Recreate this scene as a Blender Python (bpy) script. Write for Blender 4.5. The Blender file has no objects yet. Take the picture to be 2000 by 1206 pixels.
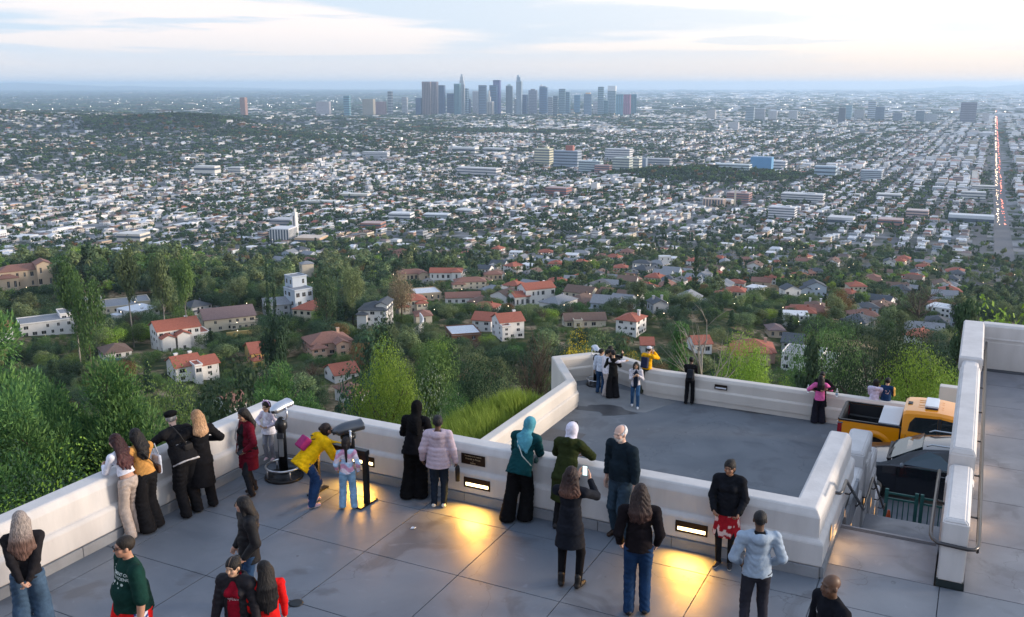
import bpy, bmesh, math, random
import numpy as np
from mathutils import Vector, Matrix, noise as mnoise
from mathutils.bvhtree import BVHTree
R = math.radians
random.seed(7); RNG = np.random.default_rng(11)
SC = bpy.context.scene
COL = SC.collection
# ------------------------------------------------------------------ camera
CAM_H = 6.4; FPX = 1850.0; PITCH = R(13.3)
cam_d = bpy.data.cameras.new('camera'); cam = bpy.data.objects.new('camera', cam_d)
COL.objects.link(cam); cam.location = (0, 0, CAM_H); cam.rotation_euler = (R(90) - PITCH, 0, 0)
cam_d.sensor_width = 36.0; cam_d.lens = 36.0 * FPX / 2000.0
cam_d.clip_start = 0.1; cam_d.clip_end = 200000.0
SC.camera = cam
# ------------------------------------------------------------------ exposure, render switches
SC.view_settings.view_transform = 'Standard'; SC.view_settings.look = 'None'
SC.view_settings.exposure = 1.05; SC.view_settings.gamma = 1.0
SC.view_settings.use_curve_mapping = False
SC.cycles.max_bounces = 6; SC.cycles.diffuse_bounces = 3; SC.cycles.glossy_bounces = 2
SC.cycles.transmission_bounces = 4; SC.cycles.volume_bounces = 1; SC.cycles.transparent_max_bounces = 6
SC.cycles.caustics_reflective = False; SC.cycles.caustics_refractive = False
SC.cycles.use_denoising = True
SC.cycles.sample_clamp_indirect = 4.0
# ------------------------------------------------------------------ plan frame: w = west (to the right), s = south (away)
TH = R(26.4); CT, ST = math.cos(TH), math.sin(TH)
def ws(w, s, z=0.0): return (CT * w + ST * s, -ST * w + CT * s, z)
SUN_AZ_DIR = Vector((CT * math.cos(R(25)) + ST * math.sin(R(25)), -ST * math.cos(R(25)) + CT * math.sin(R(25)), 0))
SUN_EL = R(9)
# ------------------------------------------------------------------ world
wd = bpy.data.worlds.new('World'); SC.world = wd; wd.use_nodes = True
nt = wd.node_tree; N = nt.nodes; L = nt.links; N.clear()
def nn(t, **k):
    n = N.new(t)
    for a, b in k.items(): setattr(n, a, b)
    return n
def vmath(op, a, b=None):
    n = nn('ShaderNodeMath', operation=op)
    for i, x in enumerate((a, b)):
        if x is None: continue
        if isinstance(x, (int, float)): n.inputs[i].default_value = x
        else: L.new(x, n.inputs[i])
    return n.outputs[0]
def mapr(x, a, b, c=0.0, d=1.0, smooth=True):
    n = nn('ShaderNodeMapRange'); n.interpolation_type = 'SMOOTHSTEP' if smooth else 'LINEAR'
    L.new(x, n.inputs[0])
    for i, v in enumerate((a, b, c, d)): n.inputs[i + 1].default_value = v
    return n.outputs[0]
def wmix(f, a, b, mode='MIX'):
    n = nn('ShaderNodeMix', data_type='RGBA', blend_type=mode)
    for i, x in ((0, f), (6, a), (7, b)):
        if isinstance(x, (int, float)): n.inputs[i].default_value = x
        elif isinstance(x, tuple): n.inputs[i].default_value = (*x, 1)
        else: L.new(x, n.inputs[i])
    return n.outputs[2]
tc = nn('ShaderNodeTexCoord'); sep = nn('ShaderNodeSeparateXYZ'); L.new(tc.outputs['Generated'], sep.inputs[0])
X_, Y_, Z_ = sep.outputs
sky = nn('ShaderNodeTexSky', sky_type='NISHITA'); sky.sun_disc = False
sky.sun_elevation = SUN_EL; sky.sun_rotation = math.atan2(SUN_AZ_DIR.x, SUN_AZ_DIR.y)
sky.altitude = 300; sky.air_density = 1.0; sky.dust_density = 2.5; sky.ozone_density = 2.0
skyc = nn('ShaderNodeVectorMath', operation='SCALE'); L.new(sky.outputs[0], skyc.inputs[0]); skyc.inputs[3].default_value = 0.115
# side: 0 = east (left), 1 = towards the sunset (right)
side = vmath('ADD', vmath('MULTIPLY', X_, SUN_AZ_DIR.x), vmath('MULTIPLY', Y_, SUN_AZ_DIR.y))
sidef = mapr(side, -0.35, 0.75)
# thin veil of bright high cloud, warm towards the horizon
low = wmix(sidef, (0.42, 0.43, 0.46), (0.60, 0.485, 0.40))
mid = wmix(sidef, (0.57, 0.52, 0.515), (0.70, 0.66, 0.61))
hi = wmix(sidef, (0.46, 0.57, 0.83), (0.68, 0.76, 0.90))
veil = wmix(mapr(Z_, 0.0, 0.07), low, mid)
veil = wmix(mapr(Z_, 0.10, 0.55), veil, hi)
# long flat grey-blue cloud bands: project the direction on a plane far above
zz = vmath('ADD', vmath('MAXIMUM', Z_, 0.0), 0.035)
pl = nn('ShaderNodeCombineXYZ'); L.new(vmath('DIVIDE', X_, zz), pl.inputs[0]); L.new(vmath('DIVIDE', Y_, zz), pl.inputs[1])
def bands(scale, rot, stretch, seed, detail=5.0):
    mp = nn('ShaderNodeMapping'); L.new(pl.outputs[0], mp.inputs[0])
    mp.inputs['Rotation'].default_value = (0, 0, rot); mp.inputs['Scale'].default_value = (scale, scale * stretch, 1)
    mp.inputs['Location'].default_value = (seed, seed * 1.7, 0)
    nz = nn('ShaderNodeTexNoise'); L.new(mp.outputs[0], nz.inputs['Vector'])
    nz.inputs['Scale'].default_value = 1.0; nz.inputs['Detail'].default_value = detail; nz.inputs['Roughness'].default_value = 0.52
    nz.inputs['Distortion'].default_value = 0.35
    return nz.outputs[0]
def streaks(kx, kz, seed, detail=5.0):
    zl = vmath('MULTIPLY', vmath('LOGARITHM', vmath('ADD', vmath('MAXIMUM', Z_, 0.0), 0.022), 2.718), kz)
    cv = nn('ShaderNodeCombineXYZ'); L.new(vmath('ADD', vmath('MULTIPLY', X_, kx), seed), cv.inputs[0]); L.new(vmath('MULTIPLY', Y_, kx), cv.inputs[1]); L.new(zl, cv.inputs[2])
    nz = nn('ShaderNodeTexNoise'); L.new(cv.outputs[0], nz.inputs['Vector']); nz.inputs['Scale'].default_value = 1.0; nz.inputs['Detail'].default_value = detail
    nz.inputs['Roughness'].default_value = 0.5; nz.inputs['Distortion'].default_value = 0.25; return nz.outputs[0]
b1 = mapr(streaks(2.6, 2.6, 4.7), 0.475, 0.60)
b2 = mapr(streaks(5.5, 7.0, 11.3, 7.0), 0.54, 0.66)
cl = vmath('MAXIMUM', b1, vmath('MULTIPLY', b2, 0.8))
leftw = mapr(side, -0.45, 0.75, 1.0, 0.30)
cl = vmath('MULTIPLY', vmath('MULTIPLY', cl, leftw), mapr(Z_, 0.008, 0.045))
veil = wmix(vmath('MULTIPLY', cl, 0.9), veil, (0.33, 0.41, 0.50))
tot = wmix(mapr(Z_, 0.15, 0.75, 0.10, 0.45), veil, skyc.outputs[0])
tot = wmix(mapr(Z_, -0.06, -0.005), (0.30, 0.36, 0.46), tot)
bg = nn('ShaderNodeBackground'); L.new(tot, bg.inputs[0]); bg.inputs[1].default_value = 1.0
wo = nn('ShaderNodeOutputWorld'); L.new(bg.outputs[0], wo.inputs[0])
# ------------------------------------------------------------------ sun: low behind thin cloud, very soft
sd = bpy.data.lights.new('sun', 'SUN'); sun = bpy.data.objects.new('sun', sd); COL.objects.link(sun)
sd.energy = 2.2; sd.angle = R(12); sd.color = (1.0, 0.83, 0.66)
sdir = Vector((SUN_AZ_DIR.x * math.cos(SUN_EL), SUN_AZ_DIR.y * math.cos(SUN_EL), math.sin(SUN_EL)))
sun.rotation_euler = sdir.to_track_quat('Z', 'Y').to_euler()
# ------------------------------------------------------------------ helpers
def tag(o, label=None, cat=None, group=None, kind=None):
    if label: o['label'] = label
    if cat: o['category'] = cat
    if group: o['group'] = group
    if kind: o['kind'] = kind
    return o
def empty(name, loc=(0, 0, 0), rz=0.0, label=None, cat=None, group=None, kind=None, parent=None):
    o = bpy.data.objects.new(name, None); COL.objects.link(o); o.location = loc; o.rotation_euler = (0, 0, rz)
    o.empty_display_size = 0.2
    if parent: o.parent = parent
    return tag(o, label, cat, group, kind)
def link(name, me, parent=None, loc=None, rz=None, label=None, cat=None, group=None, kind=None, scale=None):
    o = bpy.data.objects.new(name, me); COL.objects.link(o)
    if parent: o.parent = parent
    if loc is not None: o.location = loc
    if rz is not None: o.rotation_euler = (0, 0, rz)
    if scale is not None: o.scale = scale
    return tag(o, label, cat, group, kind)
MATS = {}
def rgb(c): return (*c, 1.0) if len(c) == 3 else c
def mat(name, col, rough=0.7, metal=0.0, var=0.12, scale=3.0, bump=0.0, bscale=40.0, emit=None, estr=0.0, space='Object',
        spec=0.35, vcol=None, hue_rand=0.0, island=0.0, stretch=None, coat=0.0, trans=0.0, sheen=0.0, subs=0.0):
    if name in MATS: return MATS[name]
    m = bpy.data.materials.new(name); m.use_nodes = True; t = m.node_tree
    b = t.nodes['Principled BSDF']; b.inputs['Roughness'].default_value = rough; b.inputs['Metallic'].default_value = metal
    b.inputs['Specular IOR Level'].default_value = spec; b.inputs['Coat Weight'].default_value = coat
    b.inputs['Transmission Weight'].default_value = trans; b.inputs['Sheen Weight'].default_value = sheen
    if subs: b.inputs['Subsurface Weight'].default_value = subs; b.inputs['Subsurface Scale'].default_value = 0.01
    def node(ty): return t.nodes.new(ty)
    if space == 'World': src = node('ShaderNodeNewGeometry').outputs['Position']
    else: src = node('ShaderNodeTexCoord').outputs['Object']
    if stretch:
        mp = node('ShaderNodeMapping'); t.links.new(src, mp.inputs[0]); mp.inputs['Scale'].default_value = stretch; src = mp.outputs[0]
    if vcol:
        a = node('ShaderNodeAttribute'); a.attribute_name = vcol; base = a.outputs['Color']
    else:
        a = node('ShaderNodeRGB'); a.outputs[0].default_value = rgb(col); base = a.outputs[0]
    hsv = None
    if var > 0:
        nz = node('ShaderNodeTexNoise'); nz.inputs['Scale'].default_value = scale; nz.inputs['Detail'].default_value = 6
        nz.inputs['Roughness'].default_value = 0.6; t.links.new(src, nz.inputs['Vector'])
        mr = node('ShaderNodeMapRange'); t.links.new(nz.outputs[0], mr.inputs[0])
        mr.inputs[1].default_value = 0.25; mr.inputs[2].default_value = 0.75
        mr.inputs[3].default_value = 1 - var; mr.inputs[4].default_value = 1 + var
        sc = node('ShaderNodeVectorMath'); sc.operation = 'SCALE'
        t.links.new(base, sc.inputs[0]); t.links.new(mr.outputs[0], sc.inputs[3]); base = sc.outputs[0]
    if hue_rand or island:
        hsv = node('ShaderNodeHueSaturation')
        if hue_rand: rs = node('ShaderNodeObjectInfo').outputs['Random']; amt = hue_rand
        else: rs = node('ShaderNodeNewGeometry').outputs['Random Per Island']; amt = island
        m1 = node('ShaderNodeMapRange'); t.links.new(rs, m1.inputs[0]); m1.inputs[3].default_value = 1 - amt; m1.inputs[4].default_value = 1 + amt
        t.links.new(m1.outputs[0], hsv.inputs['Value'])
        wn = node('ShaderNodeTexWhiteNoise'); wn.noise_dimensions = '1D'; t.links.new(rs, wn.inputs['W'])
        m2 = node('ShaderNodeMapRange'); t.links.new(wn.outputs[0], m2.inputs[0]); m2.inputs[3].default_value = 0.5 - amt * 0.09; m2.inputs[4].default_value = 0.5 + amt * 0.09
        t.links.new(m2.outputs[0], hsv.inputs['Hue']); t.links.new(base, hsv.inputs['Color']); base = hsv.outputs[0]
    t.links.new(base, b.inputs['Base Color'])
    if bump:
        n2 = node('ShaderNodeTexNoise'); n2.inputs['Scale'].default_value = bscale; n2.inputs['Detail'].default_value = 4; t.links.new(src, n2.inputs['Vector'])
        bp = node('ShaderNodeBump'); bp.inputs['Strength'].default_value = bump; bp.inputs['Distance'].default_value = 0.01
        t.links.new(n2.outputs[0], bp.inputs['Height']); t.links.new(bp.outputs[0], b.inputs['Normal'])
    if emit: b.inputs['Emission Color'].default_value = rgb(emit); b.inputs['Emission Strength'].default_value = estr
    MATS[name] = m; return m
class MB:
    """collects polygons, builds ONE mesh object"""
    def __init__(s): s.v = []; s.f = []; s.m = []; s.mats = []; s.cur = 0; s.smooth = False; s.sm = []
    def use(s, m):
        if m not in s.mats: s.mats.append(m)
        s.cur = s.mats.index(m); return s
    def add(s, vs, fs):
        o = len(s.v); s.v += [tuple(p) for p in vs]
        for f in fs: s.f.append(tuple(i + o for i in f)); s.m.append(s.cur); s.sm.append(s.smooth)
    def box(s, x0, x1, y0, y1, z0, z1, rot=None, c=None):
        vs = [(x, y, z) for z in (z0, z1) for y in (y0, y1) for x in (x0, x1)]
        if rot is not None:
            cx, cy = c if c else (0, 0); a, b = math.cos(rot), math.sin(rot)
            vs = [(cx + (x - cx) * a - (y - cy) * b, cy + (x - cx) * b + (y - cy) * a, z) for x, y, z in vs]
        s.add(vs, [(0, 2, 3, 1), (4, 5, 7, 6), (0, 1, 5, 4), (2, 6, 7, 3), (0, 4, 6, 2), (1, 3, 7, 5)])
    def prism(s, poly, z0, z1):
        n = len(poly); vs = [(x, y, z0) for x, y in poly] + [(x, y, z1) for x, y in poly]
        s.add(vs, [tuple(range(n - 1, -1, -1)), tuple(range(n, 2 * n))] + [(i, (i + 1) % n, n + (i + 1) % n, n + i) for i in range(n)])
    def tube(s, pts, r, n=8, closed=False, taper=None):
        pts = [Vector(p) for p in pts]; m = len(pts); vs = []; up = Vector((0, 0, 1)); prev = None
        for i, p in enumerate(pts):
            a = pts[i - 1] if (i > 0 or closed) else p; b = pts[(i + 1) % m] if (i < m - 1 or closed) else p
            d = (b - a).normalized() if (b - a).length > 1e-9 else up
            if prev is None:
                u = d.cross(up)
                if u.length < 1e-3: u = d.cross(Vector((1, 0, 0)))
            else: u = prev - d * prev.dot(d)
            if u.length < 1e-6: u = d.orthogonal()
            u.normalize(); prev = u; v = d.cross(u)
            rr = r if taper is None else taper[i]
            for k in range(n):
                t = 2 * math.pi * k / n; vs.append(p + (u * math.cos(t) + v * math.sin(t)) * rr)
        fs = []
        for i in range(m if closed else m - 1):
            j = (i + 1) % m
            for k in range(n): fs.append((i * n + k, i * n + (k + 1) % n, j * n + (k + 1) % n, j * n + k))
        if not closed: fs += [tuple(range(n - 1, -1, -1)), tuple((m - 1) * n + k for k in range(n))]
        old = s.smooth; s.smooth = True; s.add(vs, fs); s.smooth = old
    def lathe(s, prof, n=24, c=(0, 0), smooth=True):
        vs = []
        for r, z in prof:
            for k in range(n):
                t = 2 * math.pi * k / n; vs.append((c[0] + r * math.cos(t), c[1] + r * math.sin(t), z))
        fs = []
        for i in range(len(prof) - 1):
            for k in range(n): fs.append((i * n + k, i * n + (k + 1) % n, (i + 1) * n + (k + 1) % n, (i + 1) * n + k))
        fs += [tuple(range(n - 1, -1, -1)), tuple((len(prof) - 1) * n + k for k in range(n))]
        old = s.smooth; s.smooth = smooth; s.add(vs, fs); s.smooth = old
    def mesh(s, name='m', m=None, bevel=0.0):
        me = bpy.data.meshes.new(name); me.from_pydata(s.v, [], s.f)
        for q in (s.mats if s.mats else [m]):
            me.materials.append(q)
        if s.mats: me.polygons.foreach_set('material_index', s.m)
        me.polygons.foreach_set('use_smooth', s.sm)
        if bevel:
            bm = bmesh.new(); bm.from_mesh(me); bmesh.ops.remove_doubles(bm, verts=bm.verts, dist=1e-5)
            es = [e for e in bm.edges if len(e.link_faces) == 2 and e.calc_face_angle(0) > 0.5]
            bmesh.ops.bevel(bm, geom=es, offset=bevel, segments=2, affect='EDGES', clamp_overlap=True)
            bm.to_mesh(me); bm.free()
        me.update(); return me
    def build(s, name, m=None, parent=None, bevel=0.0, **k):
        return link(name, s.mesh(name, m, bevel), parent, **k)
def grid_mesh(name, V, F, m, smooth=False, cols=None):
    """numpy verts (n,3) and quad or tri faces (k,4|3)"""
    me = bpy.data.meshes.new(name); V = np.asarray(V, np.float32); F = np.asarray(F, np.int32); k = F.shape[1]
    me.vertices.add(len(V)); me.vertices.foreach_set('co', V.ravel())
    me.loops.add(F.size); me.loops.foreach_set('vertex_index', F.ravel())
    me.polygons.add(len(F)); me.polygons.foreach_set('loop_start', np.arange(0, F.size, k, dtype=np.int32))
    me.polygons.foreach_set('loop_total', np.full(len(F), k, np.int32))
    me.polygons.foreach_set('use_smooth', np.full(len(F), smooth, bool))
    if cols is not None:
        a = me.attributes.new('col', 'FLOAT_COLOR', 'POINT')
        a.data.foreach_set('color', np.concatenate([cols, np.ones((len(cols), 1))], 1).astype(np.float32).ravel())
    if m: me.materials.append(m)
    me.update(calc_edges=True); return me
def clamp01(x): return np.clip(x, 0, 1)
def sstep(x, a, b): t = clamp01((x - a) / (b - a)); return t * t * (3 - 2 * t)
def vnoise(x, y, z=0.0, seed=0):
    """cheap smooth value noise, vectorised, about -1..1"""
    x = np.asarray(x, float); y = np.asarray(y, float); z = np.asarray(z, float) + 0 * x
    xi, yi, zi = np.floor(x), np.floor(y), np.floor(z); fx, fy, fz = x - xi, y - yi, z - zi
    fx = fx * fx * (3 - 2 * fx); fy = fy * fy * (3 - 2 * fy); fz = fz * fz * (3 - 2 * fz)
    def h(a, b, c):
        q = np.sin(a * 127.1 + b * 311.7 + c * 74.7 + seed * 19.19) * 43758.5453; return (q - np.floor(q)) * 2 - 1
    def l(a, b, t): return a + (b - a) * t
    return l(l(l(h(xi, yi, zi), h(xi + 1, yi, zi), fx), l(h(xi, yi + 1, zi), h(xi + 1, yi + 1, zi), fx), fy),
             l(l(h(xi, yi, zi + 1), h(xi + 1, yi, zi + 1), fx), l(h(xi, yi + 1, zi + 1), h(xi + 1, yi + 1, zi + 1), fx), fy), fz)
# ================================================================== terrain
_rp = np.array([0, 30, 60, 100, 150, 200, 350, 475, 700, 1000, 1300, 2000, 3000, 5000, 8600, 20000, 90000.])
_zp = np.array([-5, -14, -30, -46, -62, -78, -99, -110, -143, -183, -208, -228, -236, -243, -250, -262, -262.])
_bumps = [(-300, 640, 130, 90, 26), (-430, 800, 160, 120, 16), (-1500, 4200, 480, 380, 85), (-2700, 4500, 900, 500, 125), (-900, 3600, 500, 350, 45), (-2000, 3300, 500, 260, 60),
          (-3300, 6500, 1500, 900, 70), (490, 2480, 200, 130, 22), (120, 300, 60, 80, -6), (-1600, 2900, 700, 300, 18)]
def terrain(X, Y):
    X = np.asarray(X, float); Y = np.asarray(Y, float)
    r = np.hypot(X, Y); w = CT * X - ST * Y; s = ST * X + CT * Y
    z = np.interp(r, _rp, _zp)
    d = np.maximum(np.maximum(-12.3 - w, s - 30.9), 0.0)
    near = -4.6 - (0.52 - .17 * sstep(s - 30.9 + (w + 12.3), 0, 14)) * d - 0.004 * d * d
    near = np.where(w < -12, near + 1.1 * np.exp(-((w + 13.8) / 2.4) ** 2) * sstep(s, 12, 17) * (1 - sstep(s, 25, 29)), near)
    t = sstep(r, 35, 110); z = near * (1 - t) + z * t
    for cx, cy, sx, sy, h in _bumps: z = z + h * np.exp(-((X - cx) / sx) ** 2 - ((Y - cy) / sy) ** 2)
    amp = sstep(d, 6, 60) * (1 - sstep(r, 1100, 1500))
    z = z + amp * (5.0 * vnoise(X / 70, Y / 70) + 2.0 * vnoise(X / 25, Y / 25, seed=3) + 0.6 * vnoise(X / 8, Y / 8, seed=5))
    hl = sstep(r, 2300, 3400) * (1 - sstep(r, 5600, 8000)) * sstep(-X, -200, 1300); z = z + hl * (26 * vnoise(X / 420, Y / 330, seed=41) + 11 * vnoise(X / 170, Y / 150, seed=42) + 12)
    z = z + sstep(d, 2, 8) * 0.35 * vnoise(X / 2.5, Y / 2.5, seed=8) * (1 - sstep(r, 150, 300))
    return z
def ray(px, py):
    u = (px - 1000) / FPX; v = -(py - 603) / FPX
    return np.array([u, math.cos(PITCH) + v * math.sin(PITCH), -math.sin(PITCH) + v * math.cos(PITCH)])
def hit(px, py, r0=36.0):
    """where the line of sight through a pixel of the photograph meets the terrain"""
    d = ray(px, py); t = np.exp(np.linspace(math.log(r0), math.log(60000), 1500))
    P = d[None] * t[:, None]; g = P[:, 2] + CAM_H - terrain(P[:, 0], P[:, 1]); k = np.argmax(g < 0)
    if g[k] >= 0: k = len(t) - 1
    tt = np.linspace(t[max(k - 1, 0)], t[k], 40); P = d[None] * tt[:, None]; g = P[:, 2] + CAM_H - terrain(P[:, 0], P[:, 1])
    j = int(np.argmax(g < 0)); p = P[j]; return (float(p[0]), float(p[1]), float(terrain(p[0], p[1])))
def proj(X, Y, Z):
    dz = Z - CAM_H; d = Y * math.cos(PITCH) - dz * math.sin(PITCH); up = Y * math.sin(PITCH) + dz * math.cos(PITCH)
    return 1000 + FPX * X / d, 603 - FPX * up / d
rr = np.concatenate([[0.5, 6], np.linspace(12, 40, 40), np.exp(np.linspace(math.log(41), math.log(1500), 190)), np.exp(np.linspace(math.log(1540), math.log(12000), 90)), np.exp(np.linspace(math.log(13000), math.log(55000), 12))])
aa = np.radians(np.linspace(-78, 78, 300)); RR, AA = np.meshgrid(rr, aa, indexing='ij')
GX, GY = RR * np.sin(AA), RR * np.cos(AA); GZ = terrain(GX, GY)
ni, nj = RR.shape; idx = np.arange(ni * nj).reshape(ni, nj)
Fq = np.stack([idx[:-1, :-1], idx[:-1, 1:], idx[1:, 1:], idx[1:, :-1]], -1).reshape(-1, 4)[:, ::-1]
def ground_material():
    m = bpy.data.materials.new('hillside_soil'); m.use_nodes = True; t = m.node_tree; b = t.nodes['Principled BSDF']; b.inputs['Roughness'].default_value = 0.95
    b.inputs['Specular IOR Level'].default_value = 0.1
    g = t.nodes.new('ShaderNodeNewGeometry')
    def nz(scale, det=6):
        n = t.nodes.new('ShaderNodeTexNoise'); n.inputs['Scale'].default_value = scale; n.inputs['Detail'].default_value = det; t.links.new(g.outputs['Position'], n.inputs['Vector']); return n.outputs[0]
    def ramp(f, cs):
        r = t.nodes.new('ShaderNodeValToRGB'); t.links.new(f, r.inputs[0]); e = r.color_ramp.elements
        while len(e) < len(cs): e.new(0.5)
        for k, (p, c) in enumerate(cs): e[k].position = p; e[k].color = rgb(c)
        return r.outputs[0]
    def mx(f, a, c):
        n = t.nodes.new('ShaderNodeMix'); n.data_type = 'RGBA'; t.links.new(f, n.inputs[0]); t.links.new(a, n.inputs[6]); t.links.new(c, n.inputs[7]); return n.outputs[2]
    dirt = ramp(nz(0.5), [(0.35, (0.10, 0.075, 0.045)), (0.5, (0.26, 0.19, 0.11)), (0.62, (0.34, 0.26, 0.17))])
    scrub = ramp(nz(0.22), [(0.35, (0.02, 0.032, 0.012)), (0.55, (0.05, 0.065, 0.022)), (0.68, (0.12, 0.10, 0.05))])
    hill = mx(ramp(nz(0.045, 3), [(0.52, (0, 0, 0)), (0.60, (1, 1, 1))]), scrub, dirt)
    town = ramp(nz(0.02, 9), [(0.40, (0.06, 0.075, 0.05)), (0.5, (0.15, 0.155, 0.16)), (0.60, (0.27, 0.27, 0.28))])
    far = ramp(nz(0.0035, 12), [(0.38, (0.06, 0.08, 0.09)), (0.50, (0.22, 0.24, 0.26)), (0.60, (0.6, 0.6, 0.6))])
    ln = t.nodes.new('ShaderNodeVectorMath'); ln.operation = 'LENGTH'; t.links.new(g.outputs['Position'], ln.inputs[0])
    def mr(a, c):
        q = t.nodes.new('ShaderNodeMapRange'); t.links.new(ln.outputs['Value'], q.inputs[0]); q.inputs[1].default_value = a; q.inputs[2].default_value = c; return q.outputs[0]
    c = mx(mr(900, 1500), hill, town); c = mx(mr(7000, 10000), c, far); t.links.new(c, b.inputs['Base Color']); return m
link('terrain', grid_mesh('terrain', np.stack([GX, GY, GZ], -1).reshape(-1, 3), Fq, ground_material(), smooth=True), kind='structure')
# hills on the horizon
def ridge(name, x0, x1, Y, h, seed, label_kind='structure'):
    xs = np.linspace(x0, x1, 90); env = np.sin(np.linspace(0, math.pi, 90)) ** 0.7
    top = -262 + h * env * (0.72 + 0.28 * vnoise(xs / ((x1 - x0) / 9), xs * 0, seed=seed) + 0.1 * vnoise(xs / ((x1 - x0) / 30), xs * 0, seed=seed + 1))
    P = [];
    for k, (dy, fz) in enumerate(((-5000, 0), (-2500, .55), (0, 1), (3000, .5), (6000, 0))):
        P.append(np.stack([xs, np.full_like(xs, Y + dy), -264 + (top + 264) * fz], -1))
    V = np.concatenate(P); i = np.arange(90 * 5).reshape(5, 90); F = np.stack([i[:-1, :-1], i[:-1, 1:], i[1:, 1:], i[1:, :-1]], -1).reshape(-1, 4)
    link(name, grid_mesh(name, V, F, mat('far_hill', (0.16, 0.17, 0.16), 0.95, var=0.2, scale=0.001, space='World'), smooth=True), kind='structure')
ridge('hills', -40000, -9000, 47000, 370, 1)
ridge('hills', 19000, 38000, 47000, 375, 7)
# ------------------------------------------------------------------ haze
hz = MB(); hz.box(-60000, 60000, -300, 56000, -266, 135)
hm = bpy.data.materials.new('air'); hm.use_nodes = True; t = hm.node_tree; t.nodes.remove(t.nodes['Principled BSDF'])
pv = t.nodes.new('ShaderNodeVolumePrincipled'); pv.inputs['Color'].default_value = (0.60, 0.80, 1.0, 1); pv.inputs['Density'].default_value = 4.2e-5
pv.inputs['Anisotropy'].default_value = 0.2
t.links.new(pv.outputs[0], t.nodes['Material Output'].inputs['Volume'])
hz.build('haze', hm, kind='stuff')
# ================================================================== terraces and walls (local axes x = west, y = south)
LOW = -4.1
def floor_material(name, dark, light, stain, sc=0.6, rough=0.6):
    m = bpy.data.materials.new(name); m.use_nodes = True; t = m.node_tree; b = t.nodes['Principled BSDF']
    g = t.nodes.new('ShaderNodeNewGeometry')
    def nz(scale, det=8, dist=0.0, rg=.55):
        n = t.nodes.new('ShaderNodeTexNoise'); n.inputs['Scale'].default_value = scale; n.inputs['Detail'].default_value = det; n.inputs['Distortion'].default_value = dist
        n.inputs['Roughness'].default_value = rg; t.links.new(g.outputs['Position'], n.inputs['Vector']); return n.outputs[0]
    def mx(f, a, c, mode='MIX'):
        n = t.nodes.new('ShaderNodeMix'); n.data_type = 'RGBA'; n.blend_type = mode
        for i, x in ((0, f), (6, a), (7, c)):
            if isinstance(x, tuple): n.inputs[i].default_value = rgb(x)
            elif isinstance(x, float): n.inputs[i].default_value = x
            else: t.links.new(x, n.inputs[i])
        return n.outputs[2]
    def mr(f, a, c, d=0.0, e=1.0):
        q = t.nodes.new('ShaderNodeMapRange'); q.interpolation_type = 'SMOOTHSTEP'; t.links.new(f, q.inputs[0])
        for i, x in enumerate((a, c, d, e)): q.inputs[i + 1].default_value = x
        return q.outputs[0]
    c = mx(mr(nz(sc, 5, 0.8), .33, .67), dark, light)
    c = mx(mr(nz(sc * 1.7, 7, 1.6), .52, .66, 0, .75), c, stain)
    c = mx(mr(nz(sc * 3.1, 9, 2.2), .60, .72, 0, .45), c, tuple(x * 1.35 for x in light))
    c = mx(mr(nz(38.0, 4), .62, .75, 0, .25), c, tuple(x * .55 for x in dark))
    vo = t.nodes.new('ShaderNodeTexVoronoi'); vo.inputs['Scale'].default_value = 1.7; vo.inputs['Randomness'].default_value = 1.0; t.links.new(g.outputs['Position'], vo.inputs['Vector'])
    c = mx(mr(vo.outputs['Distance'], .020, .045, .8, 0), c, tuple(x * .45 for x in dark))
    vo = t.nodes.new('ShaderNodeTexVoronoi'); vo.feature = 'DISTANCE_TO_EDGE'; vo.inputs['Scale'].default_value = .23; mv = t.nodes.new('ShaderNodeVectorMath'); mv.operation = 'ADD'; t.links.new(g.outputs['Position'], mv.inputs[0])
    nd = t.nodes.new('ShaderNodeTexNoise'); nd.inputs['Scale'].default_value = 1.6; nd.inputs['Detail'].default_value = 6; t.links.new(g.outputs['Position'], nd.inputs['Vector']); t.links.new(nd.outputs['Color'], mv.inputs[1]); t.links.new(mv.outputs[0], vo.inputs['Vector'])
    c = mx(mr(vo.outputs['Distance'], .0006, .0022, .55, 0), c, tuple(x * .5 for x in dark))
    t.links.new(c, b.inputs['Base Color'])
    t.links.new(mr(nz(sc * 2, 5, .8), .3, .7, rough - .13, rough + .12), b.inputs['Roughness'])
    bp = t.nodes.new('ShaderNodeBump'); bp.inputs['Strength'].default_value = .25; bp.inputs['Distance'].default_value = .004
    t.links.new(nz(60., 3), bp.inputs['Height']); t.links.new(bp.outputs[0], b.inputs['Normal'])
    return m
M_floor = floor_material('terrace_concrete', (0.110, 0.130, 0.160), (0.155, 0.176, 0.208), (0.080, 0.088, 0.105), .45, .5)
M_walk = floor_material('walkway_concrete', (0.135, 0.142, 0.168), (0.18, 0.188, 0.215), (0.11, 0.112, 0.13), .5, .5)
M_asph = floor_material('asphalt', (0.098, 0.112, 0.130), (0.128, 0.142, 0.16), (0.09, 0.098, 0.112), .35, .85)
M_joint = mat('joint_dark', (0.06, 0.065, 0.075), 0.9)
M_wall = mat('painted_wall', (0.56, 0.54, 0.53), 0.8, var=0.15, scale=2.2, bump=0.3, bscale=24, space='World', stretch=(1, 1, .22))
M_wall2 = mat('cream_wall', (0.57, 0.53, 0.485), 0.8, var=0.10, scale=1.1, bump=0.3, bscale=30, space='World', stretch=(1, 1, .35))
M_plinth = mat('plinth_concrete', (0.24, 0.25, 0.27), 0.85, var=0.22, scale=2.2, bump=0.4, bscale=30, space='World')
M_black = mat('black_metal', (0.012, 0.013, 0.016), 0.35, 0.2, var=0.1)
M_rail = mat('rail_metal', (0.085, 0.08, 0.08), 0.32, 0.85, var=0.12)
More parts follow.
